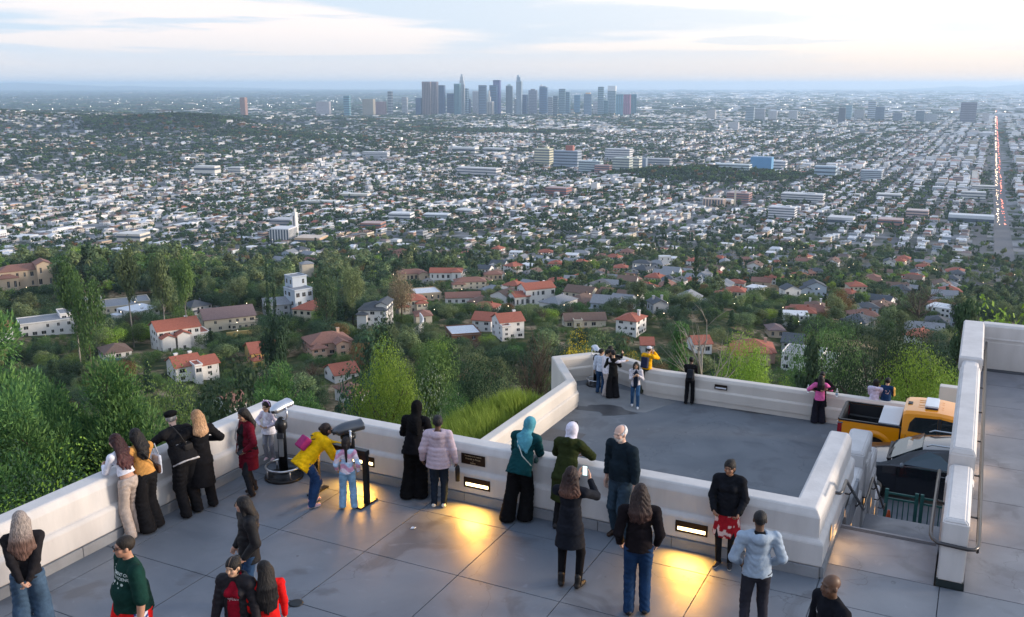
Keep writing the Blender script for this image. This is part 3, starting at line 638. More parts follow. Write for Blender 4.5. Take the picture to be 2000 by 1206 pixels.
def proto(key):
    """all prototypes are one unit high; returns (crown mesh, trunk mesh)"""
    if key in PROTO: return PROTO[key]
    kind, lod, leaf, var = key; sd = hash_(kind + str(lod) + str(var)); n = {0: 23000, 1: 5000, 2: 700, 3: 110}[lod]; S = {0: .0115, 1: .025, 2: .070, 3: .17}[lod]; m = LM[leaf]; tm = M_bark
    if kind == 'round': c, r = env_round({0: 60, 1: 34, 2: 22, 3: 9}[lod], sd, .55); cm = crown_mesh('crown', c, r, n, S, m, sd)
    elif kind == 'wide': c, r = env_round({0: 60, 1: 34, 2: 22, 3: 9}[lod], sd, .78, .3, .98); cm = crown_mesh('crown', c, r, n, S, m, sd)
    elif kind == 'bush': c, r = env_round({0: 50, 1: 24, 2: 14, 3: 6}[lod], sd, .75, -.1, .95, (.16, .26)); cm = crown_mesh('crown', c, r, int(n * .8), S * 1.15, m, sd)
    elif kind == 'cypress': c, r = env_cone(46, sd, .11, .02, .55, .075); cm = crown_mesh('crown', c, r, int(n * .6), S * .9, m, sd)
    elif kind == 'conifer': c, r = env_tier(sd, 10, .34, .12, 6, .08); cm = crown_mesh('crown', c, r, n, S, m, sd, flat=.5)
    elif kind == 'pine': c, r = env_open(sd, 12, .42, .34); cm = crown_mesh('crown', c, r, int(n * (2.4 if lod == 0 else 1.25)), S * (.62 if lod == 0 else 1), m, sd, aspect=2.8 if lod == 0 else 1.5, needle=lod == 0, flat=.8, shell=.2)
    elif kind == 'euc': c, r = env_open(sd, 8, .30, .42); c = [(x, y, z * 1.02) for x, y, z in c]; cm = crown_mesh('crown', c, r, n, S, m, sd); tm = M_barkp
    elif kind == 'bare': c, r = env_open(sd, 12, .42, .32); cm = None; tm = M_barkp if leaf == 'grey' else M_bark
    elif kind == 'palm':
        rng = np.random.default_rng(sd); V = []; F = []
        for i in range(16 if lod < 3 else 8):
            a = 6.283 * i / 16 * (1 if lod < 3 else 2) + rng.uniform(-.1, .1); el = rng.uniform(-.6, 1.0); pr_ = []
            for q in (0, .35, .7, 1.0):
                d = .15 * q; x = d * math.cos(el * .8) ; z = .93 + d * math.sin(el) - .10 * q * q; wd_ = .022 * (1 - .75 * q) + .004
                for sgn in (-1, 1): pr_.append((x * math.cos(a) - sgn * wd_ * math.sin(a), x * math.sin(a) + sgn * wd_ * math.cos(a), z))
            o = len(V); V += pr_; F += [(o, o + 1, o + 3, o + 2), (o + 2, o + 3, o + 5, o + 4), (o + 4, o + 5, o + 7, o + 6)]
        cm = grid_mesh('crown', V, F, m); q = MB(); q.tube([(0, 0, -.02), (.012, 0, .5), (0, 0, .94)], .014, 6, taper=[.02, .013, .012]); PROTO[key] = (cm, q.mesh('trunk', M_bark)); return PROTO[key]
    if kind == 'bare': tmesh = trunk_mesh('trunk', c, tm, .024 if tm is M_bark else .018, .62, sd, (16 if lod < 2 else 9) if leaf != 'grey' else 15, twig={0: 10, 1: 6, 2: 3, 3: 2}[lod] if leaf != 'grey' else 3)
    else: tmesh = trunk_mesh('trunk', c, tm, {'pine': .022, 'euc': .018, 'cypress': .012}.get(kind, .03), {'bush': .35, 'conifer': .9, 'pine': .6, 'cypress': .7, 'euc': .75}.get(kind, .55), sd, {0: 18, 1: 9, 2: 4, 3: 0}[lod], twig=0)
    PROTO[key] = (cm, tmesh); return PROTO[key]
def hash_(s):
    h = 7
    for ch in s: h = (h * 131 + ord(ch)) % 100003
    return h
WORD = {'oak': 'green', 'dark': 'dark green', 'pine': 'green', 'lime': 'bright lime green', 'olive': 'olive green', 'yellow': 'yellow', 'rust': 'rust brown', 'brown': 'dry brown', 'grey': 'grey green'}
KW = {'round': 'rounded tree', 'wide': 'broad tree', 'bush': 'bush', 'cypress': 'slim cypress', 'conifer': 'tiered conifer', 'pine': 'pine', 'euc': 'open eucalyptus', 'bare': 'leafless tree', 'palm': 'palm'}
NAME = {'round': 'round_tree', 'wide': 'broad_tree', 'bush': 'bush', 'cypress': 'cypress_tree', 'conifer': 'conifer_tree', 'pine': 'pine_tree', 'euc': 'eucalyptus_tree', 'bare': 'bare_tree', 'palm': 'palm_tree'}
USED_LABEL = {}
TREES = []
def plant(X, Y, h, kind, leaf, lod, var=0, label=None, group=None, wide=1.0, sink=0.0):
    cm, tmh = proto((kind, lod, leaf, var)); z = float(terrain(X, Y)) - sink
    r = empty(NAME[kind], (X, Y, z), random.uniform(0, 6.28), label, 'tree' if kind != 'bush' else 'bush', group)
    r.scale = (h * wide, h * wide, h)
    if cm: link('crown', cm, r)
    link('trunk', tmh, r); TREES.append((X, Y, h)); return r
def at_depth(px, Y):
    """x for a pixel column at forward distance Y, on the terrain"""
    X = 0.0
    for _ in range(6):
        z = float(terrain(X, Y)) - CAM_H; d = Y * math.cos(PITCH) - z * math.sin(PITCH); X = (px - 1000) / FPX * d
    return X
def z_for(py, Y): 
    v = -(py - 603) / FPX; return CAM_H + Y * (-math.sin(PITCH) + v * math.cos(PITCH)) / (math.cos(PITCH) + v * math.sin(PITCH))
def plant_px(px, Y, top, wpx, kind, leaf, label, lod=0, var=0):
    X = at_depth(px, Y); g = float(terrain(X, Y)); h = max(z_for(top, Y) - g, .8); base_w = {'round': 1.3, 'wide': 1.75, 'bush': 1.7, 'cypress': .32, 'conifer': .8, 'pine': 1.05, 'euc': .8, 'bare': .9, 'palm': .34}[kind]
    wide = wpx / FPX * Y * 1.0 / (h * base_w)
    if kind != 'cypress': wide = max(wide, .62 if Y < 80 and px < 700 else .40 if Y < 170 else .34)
    return plant(X, Y, h, kind, leaf, lod, var, label, None, wide)
HT = [
 (112, 44, 612, 330, 'pine', 'pine', 'tall green pine beyond the long wall, its top highest of the pines', 0, 0),
 (215, 40, 668, 280, 'pine', 'pine', 'second green pine leaning nearer the wall below the brown roofed pool house', 0, 1),
 (10, 36, 735, 260, 'pine', 'pine', 'dense green pine cut by the photo edge beyond the long wall', 0, 2),
 (60, 24, 880, 230, 'bush', 'dark', 'dark scrub with dead branches under the pines', 0, 0),
 (175, 21, 893, 90, 'bush', 'lime', 'small lime green bush just outside the long wall under the pines', 0, 0),
 (255, 55, 790, 120, 'bush', 'oak', 'green scrub bush on the slope beside the pines', 0, 1),
 (330, 85, 720, 130, 'round', 'oak', 'green tree below the white hillside house with chimneys', 0, 1),
 (410, 75, 745, 110, 'bush', 'dark', 'dark green shrub above the heads of the couple at the wall', 0, 1),
 (575, 62, 692, 215, 'pine', 'pine', 'rounded green pine behind the first coin binocular', 0, 3),
 (500, 80, 690, 90, 'round', 'dark', 'dark tree at the side of the rounded green pine', 1, 0),
 (765, 66, 683, 185, 'round', 'lime', 'yellow green tree with airy leaves beyond the wall corner', 0, 0),
 (855, 118, 637, 120, 'euc', 'oak', 'tall weeping green tree below the modern flat roofed house', 0, 0),
 (735, 120, 660, 110, 'round', 'dark', 'very dark round tree beneath the white villa', 1, 1),
 (860, 84, 728, 120, 'bush', 'grey', 'grey green shrub behind the tall grass bank', 0, 0),
 (945, 88, 690, 120, 'round', 'dark', 'dark shrubby tree between the weeping tree and the twiggy bush', 0, 2),
 (900, 62, 745, 120, 'bush', 'oak', 'leafy bush at the top of the grass bank', 0, 2),
 (1045, 58, 662, 130, 'bare', 'brown', 'twiggy leafless brown bush outside the viewing bay', 0, 0),
 (985, 66, 705, 90, 'bush', 'olive', 'olive bush beside the twiggy leafless bush', 1, 1),
 (1128, 50, 648, 60, 'bush', 'yellow', 'yellow flowering shrub behind the boy at the bay', 1, 0),
 (1232, 46, 672, 62, 'bush', 'yellow', 'brightest yellow shrub behind the man in the yellow jacket', 1, 1),
 (1160, 62, 640, 90, 'bush', 'olive', 'olive shrub rising behind the viewing bay', 1, 2),
 (1318, 60, 632, 120, 'conifer', 'pine', 'feathery green conifer beside the bare white tree', 0, 0),
 (1362, 47, 560, 190, 'bare', 'grey', 'bare pale tree with spreading limbs above the lower parapet', 0, 1),
 (1440, 55, 655, 110, 'round', 'lime', 'lime green tree above the lower parapet near the bare pale tree', 0, 1),
 (1500, 44, 712, 90, 'bush', 'lime', 'low lime green bush directly behind the lower parapet', 0, 1),
 (1395, 46, 722, 90, 'bush', 'olive', 'olive bush behind the standing figure with a backpack', 1, 0),
 (1765, 56, 682, 110, 'round', 'lime', 'lime green tree behind the couple in hoodie and varsity jacket', 0, 2),
 (1815, 50, 715, 120, 'bush', 'lime', 'spreading lime bush behind the roof of the orange truck', 0, 2),
 (1712, 44, 748, 40, 'bush', 'oak', 'small leafy shrub between the hugging couple and the pale hoodie', 1, 1),
 (1822, 95, 592, 150, 'conifer', 'dark', 'tall dark cedar behind the lime bushes', 0, 0),
 (1862, 110, 640, 100, 'conifer', 'dark', 'dark spreading cedar cut off by the white end wall', 0, 1),
 (1690, 135, 612, 170, 'wide', 'dark', 'wide dark green tree above the hugging couple', 0, 0),
 (1600, 150, 640, 120, 'wide', 'oak', 'broad green tree over the grey modern house', 0, 1),
 (1560, 135, 665, 70, 'conifer', 'dark', 'dark pointed tree in front of the grey modern house', 1, 0),
 (1790, 470, 552, 120, 'bare', 'brown', 'large leafless brown tree above the tall cedar', 1, 0),
 (1640, 500, 567, 75, 'wide', 'rust', 'round rust coloured tree above the grey modern house', 1, 0),
 (1930, 120, 600, 90, 'round', 'lime', 'lime tree over the end wall of the walkway', 1, 2),
 (1990, 130, 590, 90, 'round', 'oak', 'green tree past the end wall at the photo edge', 1, 1),
 (1150, 90, 655, 110, 'round', 'dark', 'dark tree below the long low white house', 1, 2),
 (528, 420, 494, 10, 'cypress', 'dark', 'taller of the two cypresses beside the driveway', 1, 0),
 (540, 424, 500, 10, 'cypress', 'dark', 'shorter of the two cypresses beside the driveway', 1, 0),
 (160, 330, 486, 50, 'euc', 'oak', 'tall eucalyptus beside the long pink villa', 1, 0),
 (180, 320, 520, 50, 'round', 'oak', 'green tree at the foot of the tall eucalyptus', 1, 0),
 (262, 400, 478, 60, 'euc', 'olive', 'white trunked eucalyptus on the wooded ridge', 1, 1),
 (325, 410, 480, 60, 'euc', 'olive', 'pale limbed eucalyptus mid way along the wooded ridge', 1, 2),
 (370, 400, 492, 60, 'euc', 'oak', 'leaning eucalyptus at the end of the wooded ridge', 1, 1),
 (1357, 620, 485, 34, 'conifer', 'dark', 'big dark pointed conifer by the large white house', 1, 1),
 (785, 440, 530, 75, 'round', 'brown', 'large dry brown tree beside the red roofed terraces', 1, 1),
 (690, 420, 505, 60, 'round', 'olive', 'olive tree left of the dry brown tree', 1, 0),
 (640, 400, 520, 70, 'round', 'dark', 'dark oak above the grey and white villa', 1, 0),
 (755, 250, 590, 40, 'pine', 'dark', 'wind shaped dark pine in front of the white villa', 1, 0),
 (545, 300, 560, 40, 'pine', 'dark', 'dark pine before the tall white stepped house', 1, 1),
]
for px, Y, top, wpx, kind, leaf, lab, lod, var in HT: plant_px(px, Y, top, wpx, kind, leaf, lab, 0 if Y < 70 else lod, var)
# ---- grass bank outside the first leg of the lower parapet
def blades(n, seed):
    rng = np.random.default_rng(seed); w = -12.1 - np.abs(rng.normal(0, 1.9, n)); s = rng.uniform(14.5, 28.6, n); k = (w > -17) & (s < 28.6); w, s = w[k], s[k]
    cl = vnoise(w * 1.3, s * 1.3, seed=4); k = cl > -.55 * rng.uniform(0, 1.5, len(w)); w, s = w[k], s[k]; n = len(w)
    X = CT * w + ST * s; Y = -ST * w + CT * s; z = terrain(X, Y); h = rng.uniform(.35, .85, n) * (1 + .3 * vnoise(X, Y, seed=2)); a = rng.uniform(0, 6.28, n); ln = rng.uniform(.1, .5, n) * h + .1
    wx, wy = np.cos(a) * .013, np.sin(a) * .013; lx = np.cos(a + 1.57) * ln * .5 - .12; ly = np.sin(a + 1.57) * ln * .5
    B0 = np.stack([X - wx, Y - wy, z - .05], -1); B1 = np.stack([X + wx, Y + wy, z - .05], -1); M0 = np.stack([X - wx * .7 + lx * .35, Y - wy * .7 + ly * .35, z + h * .6], -1); M1 = np.stack([X + wx * .7 + lx * .35, Y + wy * .7 + ly * .35, z + h * .6], -1)
    T0 = np.stack([X + lx, Y + ly, z + h], -1); T1 = np.stack([X + lx + .003, Y + ly, z + h], -1)
    V = np.stack([B0, B1, M1, M0, T1, T0], 1).reshape(-1, 3); o = np.arange(n)[:, None] * 6; F = np.concatenate([o + [0, 1, 2, 3], o + [3, 2, 4, 5]]); return V, F
V_, F_ = blades(52000, 5); link('grass_bank', grid_mesh('grass_bank', V_, F_, leaf_mat('grass_blade', (.16, .22, .03), (.38, .46, .09), rand=.05, trans=.35)), kind='stuff')
# low scrub on the near slopes: clumps nobody would count
def scrub(n, seed):
    rng = np.random.default_rng(seed); Vs = []; Fs = []; o = 0
    for i in range(n):
        if i % 3: a = rng.uniform(-32, 32); r = math.exp(rng.uniform(math.log(38), math.log(150)))
        else: a = rng.uniform(-34, -8); r = math.exp(rng.uniform(math.log(22), math.log(60)))
        X, Y = r * math.sin(R(a)), r * math.cos(R(a)); w = CT * X - ST * Y; s = ST * X + CT * Y
        if (w > -12.8 and s < 31.6) or (w > -17 and 12 < s < 29): continue
        if vnoise(X / 11, Y / 11, seed=6) < -.25: continue
        qx, qy = proj(X, Y, float(terrain(X, Y)))
        if 1560 < qx < 1715 and 725 < qy < 810: continue
        h = rng.uniform(.35, 1.3) * (1 + r / 120); k = 70; u = unit(k, rng); u[:, 2] = abs(u[:, 2]); pos = np.array([X, Y, float(terrain(X, Y))]) + u * h * rng.uniform(.6, 1, (k, 1)) * np.array([1.2, 1.2, .9])
        v, f = leaves_at(pos, u, .10 + r / 420, 1.4, rng); Vs.append(v); Fs.append(f + o); o += len(v)
    return np.concatenate(Vs), np.concatenate(Fs)
V_, F_ = scrub(900, 9); link('undergrowth', grid_mesh('undergrowth', V_, F_, leaf_mat('scrub_leaf', (.03, .045, .018), (.10, .11, .04), rand=.05)), kind='stuff')
# ================================================================== hillside houses
M_win = mat('window_dark', (.018, .022, .028), .12, spec=.6, var=0)
WALLS = {k: mat('house_' + k, c, .85, var=.06, scale=.4) for k, c in {'white': (.70, .69, .68), 'cream': (.58, .52, .42), 'pink': (.50, .34, .26), 'grey': (.34, .36, .39), 'yellow': (.62, .43, .16), 'brick': (.30, .13, .09), 'brown': (.16, .075, .045), 'bluegrey': (.42, .48, .55), 'tan': (.45, .36, .27)}.items()}
ROOFS = {k: mat('roof_' + k, c, .9, var=.2, scale=1.5, bump=.3, bscale=9) for k, c in {'red': (.32, .105, .07), 'rust': (.22, .11, .085), 'brown': (.155, .10, .08), 'slate': (.075, .085, .10), 'grey': (.22, .23, .25), 'white': (.58, .60, .63), 'mauve': (.17, .12, .12)}.items()}
WIN_ME = {}
def win_mesh(w, h):
    k = (round(w, 1), round(h, 1))
    if k not in WIN_ME:
        q = MB(); q.use(M_win).box(-w / 2, w / 2, -.03, .03, 0, h); q.use(WALLS['white'])
        q.box(-w / 2 - .1, w / 2 + .1, -.05, .05, -.12, 0); q.box(-.04, .04, -.045, .045, 0, h); WIN_ME[k] = q.mesh('window')
    return WIN_ME[k]
def roof_mesh(mb, w, d, z, kind, over=.6, pitch=.42):
    a, b = w / 2 + over, d / 2 + over
    if kind == 'flat':
        mb.box(-w / 2 - .15, w / 2 + .15, -d / 2 - .15, d / 2 + .15, z, z + .35); return
    if kind == 'hip':
        h = min(a, b) * pitch; ix, iy = (a - b, 0) if a > b else (0, b - a)
        vs = [(-a, -b, z), (a, -b, z), (a, b, z), (-a, b, z), (-ix, -iy, z + h), (ix, iy, z + h)] if a > b else [(-a, -b, z), (a, -b, z), (a, b, z), (-a, b, z), (0, -iy, z + h), (0, iy, z + h)]
        if a > b: fs = [(0, 1, 5, 4), (1, 2, 5), (2, 3, 4, 5), (3, 0, 4)]
        else: fs = [(0, 1, 4), (1, 2, 5, 4), (2, 3, 5), (3, 0, 4, 5)]
        vs2 = [(x, y, zz - .22) for x, y, zz in vs[:4]]; mb.add(vs + vs2, fs + [(0, 6, 7, 1), (1, 7, 8, 2), (2, 8, 9, 3), (3, 9, 6, 0), (9, 8, 7, 6)])
    else:   # gable, ridge along x unless 'gabley'
        sw = kind == 'gabley'
        if sw: a, b = b, a
        h = b * pitch * 1.1; t = .25; vs = [(-a, -b, z), (-a, b, z), (-a, 0, z + h), (a, -b, z), (a, b, z), (a, 0, z + h)]; vs += [(x, y, q + t) for x, y, q in vs]
        if sw: vs = [(-y, x, q) for x, y, q in vs]
        mb.add(vs, [(6, 8, 11, 9), (8, 7, 10, 11), (0, 3, 5, 2), (2, 5, 4, 1), (0, 2, 8, 6), (2, 1, 7, 8), (3, 9, 11, 5), (5, 11, 10, 4), (0, 6, 9, 3), (1, 4, 10, 7)])
def gable_fill(mb, w, d, z, kind, pitch=.42, over=.6):
    if kind == 'gable': h = (d / 2 + over) * pitch * 1.1; hh = h * (1 - over / (d / 2 + over)); mb.add([(-w / 2, -d / 2, z), (-w / 2, d / 2, z), (-w / 2, 0, z + h - .05), (w / 2, -d / 2, z), (w / 2, d / 2, z), (w / 2, 0, z + h - .05)], [(0, 2, 1), (3, 4, 5)])
    if kind == 'gabley': h = (w / 2 + over) * pitch * 1.1; mb.add([(-w / 2, -d / 2, z), (w / 2, -d / 2, z), (0, -d / 2, z + h - .05), (-w / 2, d / 2, z), (w / 2, d / 2, z), (0, d / 2, z + h - .05)], [(0, 1, 2), (3, 5, 4)])
def house_volume(parent, w, d, h, roof, wall, rcol, floors=2, x=0, y=0, z=0, rot=0, wins=True, base=6.0, chimney=0, rnd=None):
    rnd = rnd or random.Random(int(w * 100 + h)); M = empty('wing', (x, y, z), rot, parent=parent) if (x or y or rot or z) else parent
    q = MB(); q.box(-w / 2, w / 2, -d / 2, d / 2, -base, h); gable_fill(q, w, d, h, roof); q.build('wall', WALLS[wall], M)
    q = MB(); roof_mesh(q, w, d, h - .05 if roof != 'flat' else h, roof, .15 if roof == 'flat' else .6); ro = q.build('roof', ROOFS[rcol], M)
    if roof == 'flat':
        q = MB()
        for a_, b_, c_, d_ in ((-w / 2 - .2, w / 2 + .2, -d / 2 - .2, -d / 2 + .1), (-w / 2 - .2, w / 2 + .2, d / 2 - .1, d / 2 + .2), (-w / 2 - .2, -w / 2 + .1, -d / 2, d / 2), (w / 2 - .1, w / 2 + .2, -d / 2, d / 2)): q.box(a_, b_, c_, d_, h + .1, h + .75)
        q.build('roof_edge', WALLS[wall], M)
    if wins:
        fh = h / floors
        for f in range(floors):
            for side in (0, 1, 2):
                Ln = w if side == 0 else d; n = max(1, int(Ln / rnd.choice((2.9, 3.4, 4.2))))
                for i in range(n):
                    if rnd.random() < .22: continue
                    t = -Ln / 2 + Ln * (i + .5) / n; me = win_mesh(rnd.choice((1.1, 1.4, 1.9)), fh * .48)
                    p, r_ = ((t, -d / 2, f * fh + fh * .26), 0) if side == 0 else (((-w / 2 if side == 1 else w / 2), t, f * fh + fh * .26), R(90))
                    link('window', me, M, p, r_)
    for c in range(chimney):
        q = MB(); q.box(-.55, .55, -.45, .45, -1, 2.4); q.box(-.7, .7, -.6, .6, 2.4, 2.7); q.build('chimney', WALLS[wall], ro, loc=(w * (.3 - .55 * c), d * .12, h + .8))
    return M
HOUSES = []
def house_px(cx, by, wpx, hpx, dep, rot, roof, wall, rcol, floors, label, chimney=0, wings=()):
    X, Y, z = hit(cx, by); k = math.hypot(Y, CAM_H - z) / FPX; w = wpx * k; h = hpx * k * .98; ang = R(rot); d = dep
    dirn = np.array([X, Y]) / math.hypot(X, Y); X += dirn[0] * d / 2; Y += dirn[1] * d / 2
    w_ = max(w * .86 / max(abs(math.cos(ang)), .6), 5)
    r = empty('hillside_house', (X, Y, z), ang + math.atan2(-dirn[0], dirn[1]), label, 'house', 'hillside houses')
    house_volume(r, w_, d, h, roof, wall, rcol, floors, chimney=chimney, rnd=random.Random(int(cx)))
    for (wx, wy, ww, wd_, wh, wr, wroof) in wings:
        house_volume(r, w_ * ww, d * wd_, h * wh, wroof, wall, rcol, max(1, int(round(floors * wh))), x=w_ * wx, y=d * wy, z=.01 + wx * .01, rot=R(wr), rnd=random.Random(int(cx + ww * 10)))
    HOUSES.append((X, Y, max(w_, d) / 2 + 2, w_ / 2 + 3, label)); return r
HH = [
 (48, 563, 104, 36, 14, 8, 'hip', 'tan', 'rust', 2, 'long tan villa with brown red roof and chimney on the wooded slope', 1, ((.38, -.3, .3, .9, 1.25, 0, 'gabley'), (-.35, -.5, .4, .6, .7, 0, 'hip'))),
 (225, 612, 150, 12, 22, 4, 'flat', 'cream', 'grey', 1, 'low flat roofed house spread on a terrace above the pines', 0, ((-.32, .2, .3, .5, 1.8, 0, 'flat'), (.4, -.1, .18, .8, 1.4, 0, 'flat'))),
 (92, 655, 110, 26, 14, 6, 'flat', 'white', 'grey', 2, 'white flat roofed house partly behind the tallest pine', 0, ((.42, .2, .3, .8, 1.3, 0, 'flat'),)),
 (2, 676, 44, 30, 12, -12, 'gable', 'white', 'red', 2, 'white house with bright red gables cut by the photo edge', 0, ((-.2, -.5, .6, .6, .6, 0, 'gable'),)),
 (226, 702, 56, 14, 12, 12, 'hip', 'white', 'brown', 1, 'low house with brown hipped roof and a small pool', 0, ()),
 (345, 684, 92, 42, 13, 14, 'gable', 'white', 'red', 3, 'large white three storey house with broken red roofs', 1, ((-.30, -.5, .3, .6, .72, 0, 'gabley'), (.05, -.55, .3, .5, .8, 0, 'gabley'), (.55, .1, .4, .8, .55, 0, 'flat'))),
 (445, 645, 112, 24, 16, 10, 'gable', 'cream', 'mauve', 2, 'long cream house under one mauve brown gable roof', 1, ((.3, -.42, .6, .3, .45, 0, 'flat'),)),
 (514, 712, 64, 24, 12, 12, 'gable', 'yellow', 'red', 2, 'yellow house with red roof and arched windows', 0, ((-.3, -.5, .4, .5, .6, 0, 'hip'),)),
 (362, 745, 56, 30, 11, 16, 'gable', 'white', 'red', 2, 'white house with red gable, tower chimneys and arched door', 2, ((.85, .1, .75, .8, .75, 4, 'gable'), (.25, -.6, .28, .5, 1.1, 0, 'flat'))),
 (585, 618, 40, 52, 12, 28, 'flat', 'bluegrey', 'grey', 3, 'tall pale blue stepped house with roof decks', 0, ((.2, .5, .8, .7, 1.4, 0, 'flat'),)),
 (540, 620, 55, 24, 12, 8, 'gable', 'grey', 'grey', 2, 'grey gabled house beside the tall stepped house', 0, ()),
 (600, 545, 26, 30, 9, 15, 'hip', 'cream', 'grey', 2, 'cream house with grey roof above the tall stepped house', 0, ()),
 (640, 694, 92, 26, 13, 16, 'hip', 'pink', 'rust', 2, 'terracotta pink villa with low red hipped roofs', 1, ((-.35, -.45, .35, .6, .8, 0, 'hip'), (.2, -.5, .3, .6, .95, 0, 'gabley'))),
 (735, 642, 62, 38, 13, -14, 'hip', 'white', 'slate', 3, 'white villa with grey slate roof and curved terrace', 0, ((.3, .1, .4, .9, 1.2, 0, 'gabley'), (-.35, -.3, .35, .7, .8, 0, 'hip'))),
 (803, 612, 62, 26, 12, 12, 'hip', 'cream', 'red', 2, 'cream stepped house with red hipped roofs', 0, ((.3, -.4, .4, .6, .8, 0, 'hip'), (-.35, -.4, .4, .6, .6, 0, 'hip'))),
 (826, 634, 36, 18, 9, 8, 'hip', 'cream', 'rust', 1, 'small cream cottage with brown hipped roof below the stepped house', 0, ()),
 (832, 588, 56, 14, 18, 14, 'flat', 'tan', 'white', 1, 'tan building with broad flat white roof', 0, ()),
 (803, 550, 62, 16, 12, 8, 'hip', 'tan', 'rust', 1, 'tan villa with wide rust roof beside the dry brown tree', 0, ((.4, -.4, .35, .7, .9, 0, 'gabley'),)),
 (872, 547, 72, 14, 12, -6, 'gable', 'white', 'red', 1, 'low white row under a bright red roof', 0, ((.35, -.3, .3, .8, 1.2, 0, 'hip'),)),
 (918, 566, 70, 16, 12, 8, 'hip', 'cream', 'rust', 2, 'cream house with rust hipped roof in the red roofed cluster', 0, ((-.4, -.4, .4, .6, .8, 0, 'hip'),)),
 (962, 548, 40, 12, 10, 8, 'hip', 'tan', 'rust', 1, 'tan house at the edge of the red roofed cluster', 0, ()),
 (904, 594, 78, 12, 11, 4, 'gable', 'white', 'rust', 1, 'long white bungalow with rust roof and green lawn', 0, ((.45, -.3, .3, .9, .9, 0, 'hip'),)),
 (1047, 596, 66, 32, 13, 26, 'gable', 'white', 'red', 2, 'big white villa with steep vermilion roof and tall chimney', 1, ((-.62, -.1, .5, .8, .62, 0, 'gable'),)),
 (948, 648, 42, 22, 11, -18, 'gable', 'white', 'red', 2, 'white house with red roof facing the street bend', 0, ()),
 (992, 662, 54, 34, 11, 20, 'gable', 'white', 'red', 3, 'tall white house on stilts with stepped red roof', 1, ((-.35, -.5, .35, .6, .85, 0, 'flat'),)),
 (904, 667, 66, 13, 15, 12, 'flat', 'brown', 'white', 1, 'modern timber house with flat white roof', 0, ()),
 (668, 745, 54, 14, 11, 20, 'gable', 'white', 'red', 1, 'small white house with orange roof and satellite dish', 0, ()),
 (688, 792, 46, 24, 11, 24, 'hip', 'white', 'rust', 1, 'white house with rust roof glimpsed behind the yellow green tree', 0, ()),
 (452, 806, 40, 14, 10, 32, 'gable', 'white', 'rust', 1, 'rust roof just over the corner wall by the girl', 0, ()),
 (1135, 592, 60, 20, 13, -24, 'gable', 'cream', 'brown', 2, 'cream house with shallow brown gable roof', 1, ((.5, .4, .5, .7, .8, 0, 'gable'),)),
 (1140, 640, 92, 14, 10, 10, 'gable', 'cream', 'brown', 1, 'long low cream house with brown roof and dormers', 0, ((-.2, -.4, .2, .6, 1.1, 0, 'flat'),)),
 (1232, 657, 46, 32, 12, -22, 'hip', 'white', 'red', 3, 'white house with red hipped roof and stacked balconies', 1, ()),
 (1284, 612, 34, 18, 9, 22, 'gabley', 'grey', 'slate', 1, 'small grey cottage with slate gables', 2, ()),
 (1254, 530, 40, 16, 12, -8, 'hip', 'white', 'slate', 2, 'large white house with dark blue hipped roof', 0, ((.6, .1, .8, .8, .7, 0, 'hip'),)),
 (1298, 518, 26, 16, 8, 10, 'flat', 'white', 'white', 2, 'white cube shaped house behind the dark blue roof', 0, ()),
 (1470, 708, 88, 22, 16, 6, 'hip', 'pink', 'red', 2, 'wide terracotta house with round tiled tower roof', 1, ((.2, -.5, .32, .5, 1.15, 0, 'hip'), (-.4, -.2, .4, .8, .7, 0, 'gable'))),
 (1365, 690, 38, 18, 10, 20, 'gable', 'white', 'red', 1, 'white house with red roof behind the bare pale tree', 0, ()),
 (1262, 692, 26, 18, 9, 5, 'gable', 'white', 'red', 1, 'little white house with rose roof behind the man in the yellow jacket', 0, ()),
 (1437, 563, 38, 10, 10, -8, 'hip', 'white', 'red', 1, 'white bungalow with bright red hip roof among orchards', 0, ()),
 (1487, 560, 42, 9, 10, -6, 'gable', 'tan', 'rust', 1, 'tan bungalow with flat rust gable beside the red hip roof', 0, ()),
 (1590, 578, 44, 18, 12, 12, 'gabley', 'bluegrey', 'slate', 2, 'pale blue gabled house with white trim', 0, ((-.5, -.3, .5, .6, .7, 0, 'gabley'),)),
 (1542, 580, 34, 14, 10, 26, 'gabley', 'white', 'slate', 1, 'white steep gabled cottage under slate roof', 0, ()),
 (1590, 612, 42, 14, 10, 0, 'hip', 'white', 'brown', 1, 'white cottage with brown roof and four small chimneys', 2, ()),
 (1568, 728, 84, 34, 14, -10, 'flat', 'white', 'grey', 2, 'modern white block house with flat grey roof over the path', 0, ((.6, .1, .5, .8, .8, 0, 'flat'),)),
 (1548, 688, 44, 18, 12, -6, 'gable', 'grey', 'slate', 2, 'dark slate roofed house behind the modern white block', 0, ((.2, .3, .5, .7, .8, 0, 'gable'),)),
 (1694, 616, 34, 16, 10, 18, 'hip', 'bluegrey', 'slate', 1, 'blue grey house with slate roof near the rust tree', 0, ()),
 (1875, 640, 46, 22, 12, 4, 'hip', 'bluegrey', 'grey', 2, 'pale blue house behind the tall cedar', 0, ()),
 (1512, 660, 34, 16, 10, 12, 'hip', 'tan', 'mauve', 1, 'mauve roofed tan house above the round tiled tower', 0, ()),
]
for a in HH: house_px(*a)
